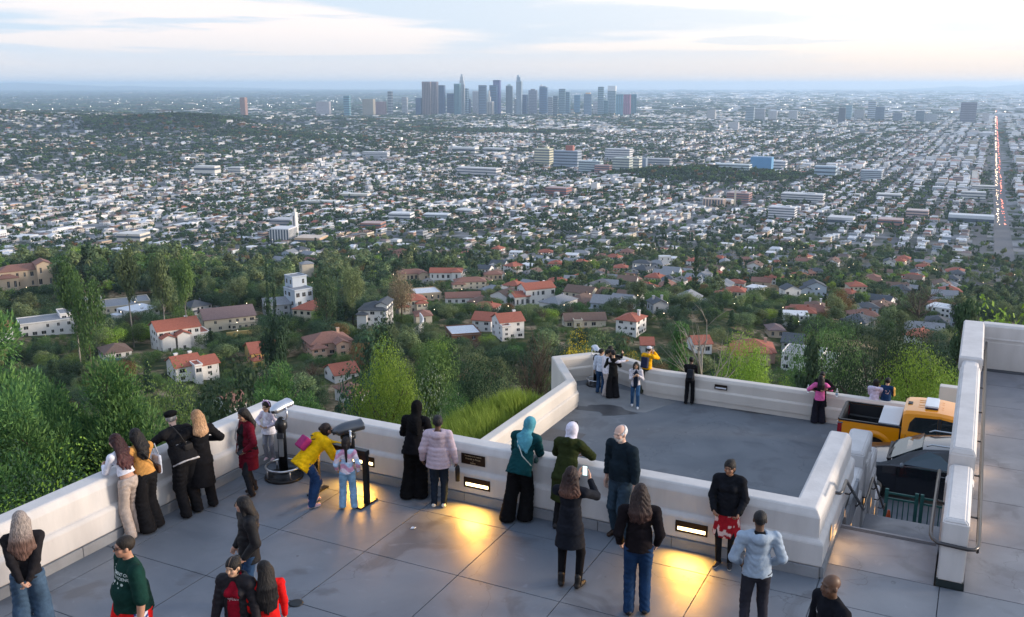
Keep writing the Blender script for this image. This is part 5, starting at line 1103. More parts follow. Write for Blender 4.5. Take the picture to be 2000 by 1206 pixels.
# walls (8 verts) and roof (6 verts) get their own vertices so that each keeps its colour
Vr = V[:, [4, 5, 6, 7, 8, 9]].copy(); Vw = V[:, :8]
o = np.arange(n)[:, None, None]; Fw = (o * 8 + np.array([[0, 1, 5, 4], [1, 2, 6, 5], [2, 3, 7, 6], [3, 0, 4, 7]])).reshape(-1, 4); Fr = (n * 8 + o * 6 + np.array([[0, 1, 5, 4], [2, 3, 4, 5], [1, 2, 5, 5], [3, 0, 4, 4]])).reshape(-1, 4)
Fr4 = (n * 8 + o * 6 + np.array([[0, 1, 5, 4], [2, 3, 4, 5]])).reshape(-1, 4); Fr3 = (n * 8 + o * 6 + np.array([[1, 2, 5], [3, 0, 4]])).reshape(-1, 3)
Va = np.concatenate([Vw.reshape(-1, 3), Vr.reshape(-1, 3)]); Ca = np.concatenate([np.repeat(wc, 8, 0), np.repeat(rc, 6, 0)])
Ft = np.concatenate([np.concatenate([Fw, Fr4])[:, [0, 1, 2]], np.concatenate([Fw, Fr4])[:, [0, 2, 3]], Fr3]); link('distant_buildings', grid_mesh('distant_buildings', Va, Ft, M_city, cols=Ca), kind='stuff')
# dark window rows on the nearer part of the mass
k = (np.hypot(X, Y) < 3600) & (Hh > 3.5); Xw, Yw, Ww, Dw, Hw, Zw, caw, saw = [q_[k] for q_ in (X, Y, W_, D_, Hh, Z, ca, sa)]; Vs = []; Fs = []; o = 0
for f in range(3):
    kk = Hw > f * 3.1 + 3.2
    for j in range(4):
        u0 = -.42 + j * .22; m_ = kk & (rg.uniform(0, 1, len(kk)) < .8)
        for side in (0, 1):
            if side == 0: p = [(u0, -.505), (u0 + .13, -.505)]
            else: p = [(.505, u0), (.505, u0 + .13)]
            q_ = [np.stack([Xw + caw * cx * Ww - saw * cy * Dw, Yw + saw * cx * Ww + caw * cy * Dw, Zw + f * 3.1 + zz], -1)[m_] for (cx, cy), zz in ((p[0], 1.1), (p[1], 1.1), (p[1], 2.3), (p[0], 2.3))]
            v = np.stack(q_, 1).reshape(-1, 3); Vs.append(v); Fs.append(np.arange(len(v)).reshape(-1, 4) + o); o += len(v)
link('distant_windows', grid_mesh('distant_windows', np.concatenate(Vs), np.concatenate(Fs), M_win), kind='stuff')
# ---- streets
M_road = mat('road_asphalt', (.085, .09, .10), .85, var=.15, scale=.05, space='World')
def strip(w0, w1, s0, s1, n, dz=.35, m=None):
    a = np.linspace(0, 1, n); cx = [(w0[0] + (w1[0] - w0[0]) * t, s0 + (s1 - s0) * t) for t in a]
Vs = []; Fs = []; o = 0
def road(p0, p1, width, dz=.4):
    global o
    p0 = np.array(p0, float); p1 = np.array(p1, float); Ln = np.linalg.norm(p1 - p0); n = max(2, int(Ln / 40)); t = np.linspace(0, 1, n)[:, None]; c = p0 + (p1 - p0) * t; d = (p1 - p0) / Ln; nr = np.array([-d[1], d[0]]) * width / 2
    A_ = c + nr; B_ = c - nr; V = []
    for q_ in (A_, B_): X = CT * q_[:, 0] + ST * q_[:, 1]; Y = -ST * q_[:, 0] + CT * q_[:, 1]; V.append(np.stack([X, Y, terrain(X, Y) + dz], -1))
    V = np.stack(V, 1).reshape(-1, 3); F = np.array([(2 * i, 2 * i + 1, 2 * i + 3, 2 * i + 2) for i in range(n - 1)]); Vs.append(V); Fs.append(F + o); o += len(V)
for k in range(-50, 20):
    w = k * 110 + 3
    if w < -1500 and k % 3: continue
    s0 = 700 if w > -1000 else 1500
    road((w, s0 if abs(w) > 60 else 560), (w, 9000), 12 if k % 4 else 19, .35 + .002 * (k % 7))
for k in range(6, 45): road((-4200, k * 210 + 3), (2400, k * 210 + 3), 12 if k % 4 else 20, .5 + .002 * (k % 5))
link('road', grid_mesh('road', np.concatenate(Vs), np.concatenate(Fs), M_road), kind='structure')
Vs = []; Fs = []; o = 0; road((33, 900), (33, 26000), 24, .7); link('road', grid_mesh('road', np.concatenate(Vs), np.concatenate(Fs), mat('avenue_asphalt', (.12, .12, .13), .8, var=.1, space='World')), kind='structure')
# car lights on the avenue and street lamps: real small lamps far away
def dots(pts, size, m, name):
    P = np.array(pts); n = len(P); c = np.array([(0, 0, 1), (1, 0, 0), (0, 1, 0), (-1, 0, 0), (0, -1, 0), (0, 0, -1)]); sz = np.array(size).reshape(-1, 1, 1) * np.ones((n, 1, 1)); V = (P[:, None] + c[None] * sz).reshape(-1, 3)
    F = (np.arange(n)[:, None, None] * 6 + np.array([(0, 1, 2), (0, 2, 3), (0, 3, 4), (0, 4, 1), (5, 2, 1), (5, 3, 2), (5, 4, 3), (5, 1, 4)])).reshape(-1, 3); link(name, grid_mesh(name, V, F, m), kind='stuff')
def along(w, s, z): X, Y, _ = ws(w, s); return (X, Y, float(terrain(X, Y)) + z)
s_ = 1750 * np.exp(rg.uniform(0, 2.5, 420)); hw = [along(33 - rg.uniform(2, 7), s, 1.6) for s in s_[:210]]; tl = [along(33 + rg.uniform(2, 7), s, 1.6) for s in s_[210:]]
dots(hw, [.20 + min(s, 9000) / 4600 for s in s_[:210]], mat('headlamp_far', (1, .8, .6), emit=(1, .70, .46), estr=4, var=0), 'distant_car_lights')
dots(tl, [.18 + min(s, 9000) / 5200 for s in s_[210:]], mat('taillamp_far', (1, .2, .1), emit=(1, .24, .14), estr=4, var=0), 'distant_car_lights')
P = []
for _ in range(380):
    a = rg.uniform(-.53, .53); r_ = math.exp(rg.uniform(math.log(420), math.log(9000))); X, Y = r_ * math.sin(a), r_ * math.cos(a); P.append((X, Y, float(terrain(X, Y)) + 7 + r_ / 900))
dots(P, [.09 + math.hypot(p[0], p[1]) / 8000 for p in P], mat('street_lamp_far', (1, .8, .6), emit=(1.0, .78, .50), estr=6, var=0), 'distant_street_lights')
P = []
for _ in range(700):
    a = rg.uniform(-.53, .53); r_ = rg.uniform(9000, 32000); X, Y = r_ * math.sin(a), r_ * math.cos(a); P.append((X, Y, float(terrain(X, Y)) + 30))
dots(P, [1.5 + rg.uniform(0, 4) for p in P], mat('plain_lights', (1, .95, .9), emit=(1.0, .90, .78), estr=3, var=0), 'distant_street_lights')
# ================================================================== trees between the houses
rgf = np.random.default_rng(21)
def sample(r0, r1, n, amax=.545):
    a = rgf.uniform(-amax, amax, n); r = np.sqrt(rgf.uniform(r0 * r0, r1 * r1, n)); return r * np.sin(a), r * np.cos(a)
def thin(X, Y, minsep_cell):
    seen_ = set(); keep = np.zeros(len(X), bool)
    for i, c in enumerate(zip((X / minsep_cell).astype(int), (Y / minsep_cell).astype(int))):
        if c not in seen_: seen_.add(c); keep[i] = True
    return X[keep], Y[keep]
OC = np.array([(x, y) for x, y, *_ in HOUSES] + [(q[0], q[1]) for q in houses_ind]); 
def hgt_limit(X, Y):
    """trees in front of a hand built house stay low enough to leave it in view"""
    lim = np.full(len(X), 99.0); d = np.hypot(X, Y)
    for hx, hy, rad, hw_, *_ in HOUSES:
        hd = math.hypot(hx, hy); ux, uy = hx / hd, hy / hd; al = X * ux + Y * uy; cr = X * uy - Y * ux; gap = hd - rad - al; inn = (np.abs(cr) < hw_ + 1) & (gap > -rad * 2) & (gap < 520)
        zt = terrain(hx, hy) + 3.2; sight = CAM_H + (zt - CAM_H) * al / max(hd - rad, 1) - terrain(X, Y); l = np.where(gap < 0, 0, np.maximum(sight, .0)); lim = np.where(inn, np.minimum(lim, l), lim)
    return lim
def near_house(X, Y, rad):
    ok = np.ones(len(X), bool)
    for x, y in OC: ok &= (X - x) ** 2 + (Y - y) ** 2 > rad ** 2
    for hx, hy, r_, *_ in HOUSES: ok &= (X - hx) ** 2 + (Y - hy) ** 2 > (r_ + 3) ** 2
    return ok
KINDS = [('round', 'oak'), ('round', 'dark'), ('wide', 'dark'), ('wide', 'olive'), ('conifer', 'dark'), ('cypress', 'dark'), ('euc', 'olive'), ('bush', 'oak'), ('round', 'rust'), ('palm', 'olive'), ('round', 'lime'), ('bare', 'brown')]
KP = np.array([.17, .22, .15, .13, .06, .05, .06, .04, .018, .04, .02, .03])
BASEH = {'round': (7, 12), 'wide': (7, 11), 'conifer': (9, 17), 'cypress': (8, 14), 'euc': (12, 20), 'bush': (2.5, 5), 'palm': (11, 18), 'bare': (8, 13)}
# near belt 75..1350 m
X, Y = sample(75, 1350, 42000); k = Y > 62; X, Y = X[k], Y[k]; X, Y = thin(X, Y, 7.2); w = CT * X - ST * Y; s = ST * X + CT * Y
k = ~((w > -17) & (s < 38)) & near_house(X, Y, 8.5); X, Y = X[k], Y[k]; r = np.hypot(X, Y)
dens = np.where(r < 420, .86, np.where(r < 950, np.where(X < -30, .90, .62), .46)); dens = np.where((vnoise(X / 30, Y / 30, seed=12) > .35) & (r < 300), .35, dens)
px_, py_ = proj(X, Y, terrain(X, Y)); path = (np.abs(px_ - 1660) < 60) & (py_ > 690) & (py_ < 800); dens = np.where(path, 0, dens)
dirt_ = (np.abs(px_ - 300) < 45) & (py_ > 770) & (py_ < 900); dens = np.where(dirt_, .03, dens)
k = rgf.uniform(0, 1, len(X)) < dens; X, Y = X[k], Y[k]; o_ = np.argsort(np.hypot(X, Y)); X, Y = X[o_], Y[o_]; lim = hgt_limit(X, Y)
kind = rgf.choice(len(KINDS), len(X), p=KP / KP.sum()); H_ = np.array([rgf.uniform(*BASEH[KINDS[q][0]]) for q in kind]); r = np.hypot(X, Y)
H_ *= np.where(r < 200, .62, np.where(r < 420, .85, np.where((X < -30) & (r < 950), 1.15, np.where(r < 620, .9, .78)))) * rgf.uniform(.75, 1.1, len(X))
bad = H_ > lim; kind = np.where(bad, 7, kind); H_ = np.where(bad, np.minimum(lim * .9, 4.5), H_); k = H_ > 1.0; X, Y, H_, kind = X[k], Y[k], H_[k], kind[k]
N_IND = 300 - len(HT)
colw = {'round': 1.3, 'wide': 1.5, 'bush': 1.6}
for i in range(N_IND):
    kd, lf = KINDS[kind[i]]; lod = 1; lab = uniq('%s %s %s %s' % ('very tall' if H_[i] > 11 else 'tall' if H_[i] > 8.5 else 'small' if H_[i] < 4.5 else 'middling' if H_[i] < 6.5 else 'medium', WORD[lf], KW[kd], place_word(X[i], Y[i])))
    plant(X[i], Y[i], H_[i], kd, lf, lod, i % 2, lab, 'trees on the hillside', rgf.uniform(.9, 1.25))
def ground_sheet(name, corners, m, dz=.12, n=10):
    C = np.array([hit(*c)[:2] for c in corners]); u = np.linspace(0, 1, n); U, Vv = np.meshgrid(u, u, indexing='ij'); P = (C[0] * ((1 - U) * (1 - Vv))[..., None] + C[1] * (U * (1 - Vv))[..., None] + C[2] * (U * Vv)[..., None] + C[3] * ((1 - U) * Vv)[..., None])
    P = P + .6 * vnoise(P[..., 0] / 3, P[..., 1] / 3)[..., None]; V = np.concatenate([P, (terrain(P[..., 0], P[..., 1]) + dz)[..., None]], -1).reshape(-1, 3); i = np.arange(n * n).reshape(n, n); F = np.stack([i[:-1, :-1], i[1:, :-1], i[1:, 1:], i[:-1, 1:]], -1).reshape(-1, 4); link(name, grid_mesh(name, V, F, m, smooth=True), kind='structure')
ground_sheet('path', [(1575, 800), (1702, 800), (1712, 738), (1640, 744)], mat('sandy_soil', (.36, .27, .20), .95, var=.25, scale=.8, space='World', bump=.4, bscale=6), .25)
def scatter(name, src_mesh, P, S, label='stuff'):
    """one object: a cloud of points carrying copies of one crown (geometry nodes)"""
    me = bpy.data.meshes.new(name); me.vertices.add(len(P)); me.vertices.foreach_set('co', np.asarray(P, np.float32).ravel())
    a = me.attributes.new('size', 'FLOAT_VECTOR', 'POINT'); a.data.foreach_set('vector', np.asarray(S, np.float32).ravel()); b = me.attributes.new('turn', 'FLOAT_VECTOR', 'POINT')
    tr = np.zeros((len(P), 3), np.float32); tr[:, 2] = rgf.uniform(0, 6.28, len(P)); b.data.foreach_set('vector', tr.ravel())
    ob = link(name, me, kind='stuff'); ng = bpy.data.node_groups.new(name, 'GeometryNodeTree'); ng.interface.new_socket('Geometry', in_out='INPUT', socket_type='NodeSocketGeometry'); ng.interface.new_socket('Geometry', in_out='OUTPUT', socket_type='NodeSocketGeometry')
    n_ = ng.nodes; gi = n_.new('NodeGroupInput'); go = n_.new('NodeGroupOutput'); ip = n_.new('GeometryNodeInstanceOnPoints'); oi = n_.new('GeometryNodeObjectInfo'); oi.inputs['Object'].default_value = src_mesh; oi.transform_space = 'ORIGINAL'; oi.inputs['As Instance'].default_value = True
    na = n_.new('GeometryNodeInputNamedAttribute'); na.data_type = 'FLOAT_VECTOR'; na.inputs['Name'].default_value = 'size'; nb = n_.new('GeometryNodeInputNamedAttribute'); nb.data_type = 'FLOAT_VECTOR'; nb.inputs['Name'].default_value = 'turn'
    l = ng.links; l.new(gi.outputs[0], ip.inputs['Points']); l.new(oi.outputs['Geometry'], ip.inputs['Instance']); l.new(na.outputs['Attribute'], ip.inputs['Scale']); l.new(nb.outputs['Attribute'], ip.inputs['Rotation']); l.new(ip.outputs[0], go.inputs[0])
    md = ob.modifiers.new('copies', 'NODES'); md.node_group = ng; return ob
SRC = {}
def source(kd, lf, lod):
    """a low detail crown object; it belongs to a real tree standing in the scene"""
    key = (kd, lf, lod)
    if key not in SRC:
        i = SRCQ.pop(0); cm, tmh = proto((kd, lf and lod, lf, 0)) if False else proto((kd, lod, lf, 0)); X_, Y_, h_ = i
        rt = empty(NAME[kd], (X_, Y_, float(terrain(X_, Y_))), 0, uniq('%s %s %s' % (WORD[lf], KW[kd], place_word(X_, Y_))), 'tree', 'trees on the hillside'); rt.scale = (h_ * 1.1, h_ * 1.1, h_)
        o1 = link('crown', cm if cm else tmh, rt)
        if cm: link('trunk', tmh, rt)
        SRC[key] = o1
    return SRC[key]
rest_i = np.arange(N_IND, len(X)); SRCQ = [(X[i], Y[i], 8.0) for i in rest_i[:40]]; rest_i = rest_i[40:]
r = np.hypot(X, Y); lodv = np.where(r < 620, 1, 2)
for j, (kd, lf) in enumerate(KINDS):
    for lod in (1, 2):
        k = rest_i[(kind[rest_i] == j) & (lodv[rest_i] == lod)]
        if len(k) == 0: continue
        hh = H_[k]; wd_ = rgf.uniform(.9, 1.25, len(k)); scatter('distant_trees', source(kd, lf, lod), np.stack([X[k], Y[k], terrain(X[k], Y[k]) - .1], -1), np.stack([hh * wd_, hh * wd_, hh], -1))
# plain
def plain(r0, r1, n, cell, h0, h1, keep, lod, wide=1.0, park_only=False):
    X, Y = sample(r0, r1, n); X, Y = thin(X, Y, cell); w = CT * X - ST * Y; s = ST * X + CT * Y; fw = np.mod(w, 110)
    st = (np.abs(fw - 12) < 5) | (fw > 103)   # trees line the streets
    pk = park(X, Y); hill = (terrain(X, Y) - np.interp(np.hypot(X, Y), _rp, _zp)) > 8; grn = vnoise(X / 260, Y / 260, seed=31) + .5 * vnoise(X / 90, Y / 90, seed=32) - X / 5200
    p = keep * np.clip(.50 + 1.0 * grn + .16 * (w < -300), .12, 1.5) + .25 * st; p = np.where(hill, p * 1.5 + .3, p); p = np.where(pk > .3, 1.0, p); p = np.where(np.abs(w - 33) < 16, 0, p); k = rgf.uniform(0, 1, len(X)) < p; X, Y, pk = X[k], Y[k], pk[k]
    j = rgf.choice(5, len(X), p=[.22, .42, .24, .07, .05]); kk = [('round', 'oak'), ('round', 'dark'), ('wide', 'dark'), ('cypress', 'dark'), ('round', 'rust')]; hh = rgf.uniform(h0, h1, len(X)) * np.where(w[k] < -300, 1.08, .98) * np.where(pk > .3, 1.5, 1) * np.where(j == 3, 1.4, 1)
    for q in range(5):
        m = j == q; scatter('distant_trees', source(kk[q][0], kk[q][1], lod), np.stack([X[m], Y[m], terrain(X[m], Y[m]) - .2], -1), np.stack([hh[m] * wide, hh[m] * wide, hh[m]], -1))
plain(1350, 2900, 70000, 14, 5.5, 10, .70, 3, 1.15)
plain(2900, 5200, 70000, 22, 7, 12, .72, 3, 1.5)
plain(5200, 9500, 50000, 40, 9, 14, .72, 3, 3.0)
plain(9500, 20000, 26000, 110, 14, 22, .75, 3, 6.5)
plain(20000, 50000, 26000, 330, 24, 40, .7, 3, 12)
# ================================================================== people: every figure is one continuous surface grown from a posed skeleton
class Field:
    def __init__(s, lo, hi, h):
        s.lo = np.array(lo, float); s.h = h; s.n = np.maximum(np.ceil((np.array(hi) - s.lo) / h).astype(int) + 1, 4); s.F = np.full(s.n, .5, np.float32)
        s.ax = [s.lo[i] + h * np.arange(s.n[i]) for i in range(3)]
    def sub(s, lo, hi):
        a = np.clip(np.floor((np.array(lo) - s.lo) / s.h).astype(int), 0, s.n); b = np.clip(np.ceil((np.array(hi) - s.lo) / s.h).astype(int) + 1, 0, s.n)
        if np.any(b <= a): return None
        sl = tuple(slice(a[i], b[i]) for i in range(3)); g = np.meshgrid(*[s.ax[i][sl[i]] for i in range(3)], indexing='ij', sparse=True); return sl, g
    def mix(s, sl, d, k):
        f = s.F[sl]
        if k <= 0: s.F[sl] = np.minimum(f, d); return
        hh = np.maximum(k - np.abs(f - d), 0) / k; s.F[sl] = np.minimum(f, d) - hh * hh * k * .25
    def cone(s, a, b, ra, rb, k=.02, sx=None):
        a = np.array(a, float); b = np.array(b, float); m = max(ra, rb) + k + 3 * s.h; q = s.sub(np.minimum(a, b) - m, np.maximum(a, b) + m)
        if q is None: return
        sl, (x, y, z) = q; d = b - a; L2 = max(float(d @ d), 1e-9); t = np.clip(((x - a[0]) * d[0] + (y - a[1]) * d[1] + (z - a[2]) * d[2]) / L2, 0, 1)
        dd = np.sqrt((x - a[0] - t * d[0]) ** 2 + (y - a[1] - t * d[1]) ** 2 + (z - a[2] - t * d[2]) ** 2) - (ra + (rb - ra) * t); s.mix(sl, dd, k)
    def ell(s, c, r, M=None, k=.02, neg=False):
        c = np.array(c, float); r = np.array(r, float); m = r.max() + k + 3 * s.h; q = s.sub(c - m, c + m)
        if q is None: return
        sl, (x, y, z) = q; x, y, z = x - c[0], y - c[1], z - c[2]
        if M is not None: x, y, z = (M[0, 0] * x + M[1, 0] * y + M[2, 0] * z, M[0, 1] * x + M[1, 1] * y + M[2, 1] * z, M[0, 2] * x + M[1, 2] * y + M[2, 2] * z)
        k0 = np.sqrt((x / r[0]) ** 2 + (y / r[1]) ** 2 + (z / r[2]) ** 2); k1 = np.sqrt((x / r[0] ** 2) ** 2 + (y / r[1] ** 2) ** 2 + (z / r[2] ** 2) ** 2) + 1e-9; dd = k0 * (k0 - 1) / k1
        if neg: f = s.F[sl]; hh = np.maximum(k - np.abs(f + dd), 0) / max(k, 1e-6); s.F[sl] = np.maximum(f, -dd) + hh * hh * k * .25
        else: s.mix(sl, dd, k)
    def loft(s, a, b, ra, rb, M, k=.02):
        """elliptical column from a to b, radii (rx, ry) in the frame M; flat ends"""
        a = np.array(a, float); b = np.array(b, float); m = max(*ra, *rb) + k + 3 * s.h; q = s.sub(np.minimum(a, b) - m, np.maximum(a, b) + m)
        if q is None: return
        sl, (x, y, z) = q; d = b - a; L = math.sqrt(float(d @ d)); u = d / L; t = ((x - a[0]) * u[0] + (y - a[1]) * u[1] + (z - a[2]) * u[2]); tc = np.clip(t / L, 0, 1)
        px, py, pz = x - a[0] - t * u[0], y - a[1] - t * u[1], z - a[2] - t * u[2]
        X = px * M[0, 0] + py * M[1, 0] + pz * M[2, 0]; Yv = px * M[0, 1] + py * M[1, 1] + pz * M[2, 1]; rx = ra[0] + (rb[0] - ra[0]) * tc; ry = ra[1] + (rb[1] - ra[1]) * tc
        dd = (np.sqrt((X / rx) ** 2 + (Yv / ry) ** 2) - 1) * np.minimum(rx, ry); dd = np.maximum(dd, np.maximum(-t, t - L)); s.mix(sl, dd, k)
    def cut(s, p, n, k=0.0):
        """remove everything on the side n points to"""
        x, y, z = np.meshgrid(*s.ax, indexing='ij', sparse=True); s.F = np.maximum(s.F, ((x - p[0]) * n[0] + (y - p[1]) * n[1] + (z - p[2]) * n[2]).astype(np.float32))
    def wrinkle(s, amp, fx, fz, seed=0.0, lo=None):
        x, y, z = np.meshgrid(*s.ax, indexing='ij', sparse=True)
        q = np.sin(z * fz * 1.25 + 2.2 * np.sin(x * fx * .38 + seed) + 1.6 * np.sin(y * fx * .33 + seed * 2)); q = (1 - np.abs(q)) * 1.7 - .6
        q = q * (.55 + .45 * np.sin(x * fx * .27 + z * fz * .21 + seed * 3)) + .35 * np.sin(x * fx * .9 + seed) * np.cos(z * fz * .5 + y * fx * .5)
        s.F += (amp * q).astype(np.float32)
    def quilt(s, amp, pitch): x, y, z = np.meshgrid(*s.ax, indexing='ij', sparse=True); s.F += (-amp * np.abs(np.sin(math.pi * (z + .01 * np.sin(x * 9)) / pitch)) + amp * .5).astype(np.float32) + 0 * x + 0 * y
    def mesh(s):
        F = s.F; F[0] = F[-1] = .5; F[:, 0] = F[:, -1] = .5; F[:, :, 0] = F[:, :, -1] = .5; S = F < 0
        cs = [(i, j, k) for i in (0, 1) for j in (0, 1) for k in (0, 1)]; sh = lambda A, c: A[c[0]:A.shape[0] - 1 + c[0], c[1]:A.shape[1] - 1 + c[1], c[2]:A.shape[2] - 1 + c[2]]
        tot = sum(sh(S, c).astype(np.int8) for c in cs); act = (tot > 0) & (tot < 8); I = np.argwhere(act); n = len(I)
        if n == 0: return np.zeros((0, 3)), np.zeros((0, 4), int)
        C = np.stack([F[I[:, 0] + c[0], I[:, 1] + c[1], I[:, 2] + c[2]] for c in cs], 1); acc = np.zeros((n, 3)); cnt = np.zeros(n)
        for a in range(8):
            for b in range(a + 1, 8):
                if sum(abs(cs[a][q] - cs[b][q]) for q in range(3)) != 1: continue
                m = (C[:, a] < 0) != (C[:, b] < 0); t = C[m, a] / (C[m, a] - C[m, b]); acc[m] += np.array(cs[a]) + t[:, None] * (np.array(cs[b]) - np.array(cs[a])); cnt[m] += 1
        V = s.lo + s.h * (I + acc / cnt[:, None]); ix = np.full(act.shape, -1, np.int64); ix[I[:, 0], I[:, 1], I[:, 2]] = np.arange(n); Q = []
        for axis in range(3):
            u, v = [q for q in range(3) if q != axis]; A = S; sl0 = [slice(None)] * 3; sl1 = [slice(None)] * 3; sl0[axis] = slice(0, -1); sl1[axis] = slice(1, None); D = A[tuple(sl0)] != A[tuple(sl1)]; P = np.argwhere(D)
            P = P[(P[:, u] > 0) & (P[:, v] > 0) & (P[:, u] < S.shape[u] - 1) & (P[:, v] < S.shape[v] - 1)]; eu = np.zeros(3, int); eu[u] = 1; ev = np.zeros(3, int); ev[v] = 1
            g = lambda X: ix[X[:, 0], X[:, 1], X[:, 2]]; q = np.stack([g(P), g(P - eu), g(P - eu - ev), g(P - ev)], 1); ins = S[P[:, 0], P[:, 1], P[:, 2]]; fl = ins if axis != 1 else ~ins; q[~fl] = q[~fl][:, ::-1]; Q.append(q)
        Q = np.concatenate(Q); return V, Q[(Q >= 0).all(1)]
def rotx(a): c, s = math.cos(a), math.sin(a); return np.array([[1, 0, 0], [0, c, -s], [0, s, c]])
def roty(a): c, s = math.cos(a), math.sin(a); return np.array([[c, 0, s], [0, 1, 0], [-s, 0, c]])
def rotz(a): c, s = math.cos(a), math.sin(a); return np.array([[c, -s, 0], [s, c, 0], [0, 0, 1]])
def ik(a, c, l1, l2, pole):
    a = np.array(a, float); c = np.array(c, float); d = c - a; L = np.linalg.norm(d); m = (l1 + l2) * .995
    if L > m: c = a + d / L * m; d = c - a; L = m
    u = d / L; x = (l1 * l1 - l2 * l2 + L * L) / (2 * L); h = math.sqrt(max(l1 * l1 - x * x, 0)); p = np.array(pole, float); p = p - u * (p @ u); p /= np.linalg.norm(p) + 1e-9
    return a + u * x + p * h, c
class Pose:
    def __init__(s, lean=0, side=0, twist=0, pz=.95, py=0, hands=None, poles=None, feet=None, toe=(0, 0), head=(0, 0, 0), sw=.18, knee=None, headlift=0):
        M = rotz(R(twist)) @ roty(R(side)) @ rotx(-R(lean)); s.M = M; s.pel = np.array([0, py, pz]); s.T = lambda x, y, z: s.pel + M @ np.array([x, y, z], float)
        s.neck = s.T(0, -.005, .52); hy, hp, hr = head; s.HM = rotz(R(twist)) @ rotx(-R(lean * .35)) @ rotz(R(hy)) @ rotx(-R(hp)) @ roty(R(hr)); s.hc = s.T(0, .005, .585) + s.HM @ np.array([0, .025, .098 + headlift]); s.Hd = lambda x, y, z: s.hc + s.HM @ np.array([x, y, z], float)
        s.sh = [s.T(-sw, 0, .448), s.T(sw, 0, .448)]; s.sw = sw
        hands = hands or [(-.27, .04, .84), (.27, .04, .84)]; poles = poles or [(-.5, -1, -.2), (.5, -1, -.2)]; s.el = [0, 0]; s.wr = [0, 0]
        for i in (0, 1): s.el[i], s.wr[i] = ik(s.sh[i], hands[i], .29, .25, poles[i])
        s.hip = [s.pel + rotz(R(twist)) @ np.array([sg * .09, 0, -.03]) for sg in (-1, 1)]; feet = feet or [(-.10, 0, 0), (.10, 0, 0)]; s.an = []; s.kn = []; s.td = []
        for i in (0, 1):
            f = feet[i]; td = rotz(R(toe[i])) @ np.array([0, 1.0, 0]); an = np.array([f[0], f[1] - .03, .08 + (f[2] if len(f) > 2 else 0)]); k, a = ik(s.hip[i], an, .44, .42, knee[i] if knee else td + np.array([.0, 0, .0])); s.kn.append(k); s.an.append(a); s.td.append(td)
def frame(d, up):
    d = d / (np.linalg.norm(d) + 1e-9); x = np.cross(d, up); x /= np.linalg.norm(x) + 1e-9; return np.stack([x, np.cross(x, d), d], 1)
def hand_prims(f, p, i, curl=.5, rad=1.0, hdir=None, palm=None):
    w = p.wr[i]; d = w - p.el[i]; d = d / np.linalg.norm(d)
    if hdir is not None: d = np.array(hdir, float); d /= np.linalg.norm(d)
    pn = np.array(palm if palm is not None else (1 if i == 0 else -1, .2, 0), float); pn = pn - d * (pn @ d); pn /= np.linalg.norm(pn) + 1e-9; sd = np.cross(d, pn) * (1 if i == 0 else -1)   # sd points to the thumb side
    M = np.stack([sd, pn, d], 1); c = w + d * .048; f.ell(c, (.040 * rad, .019 * rad, .052), M, .012)
    for j, (o, L_) in enumerate(((.029, .070), (.010, .078), (-.010, .073), (-.028, .058))):
        b = w + d * .088 + sd * o; a1 = curl * 1.0; d1 = d * math.cos(a1) + pn * math.sin(a1); m = b + d1 * L_ * .5; a2 = curl * 2.1; d2 = d * math.cos(a2) + pn * math.sin(a2); e = m + d2 * L_ * .5
        f.cone(b - d * .02, m, .0098 * rad, .0088 * rad, .003); f.cone(m, e, .0088 * rad, .0075 * rad, .003)
    b = w + d * .025 + sd * .030; m = b + (d * .6 + sd * .75 + pn * .25) * .036; e = m + (d * .85 + sd * .25 + pn * .45 * (1 + curl)) * .032; f.cone(b, m, .0125 * rad, .011 * rad, .006); f.cone(m, e, .011 * rad, .0085 * rad, .004); return c, d, pn, sd
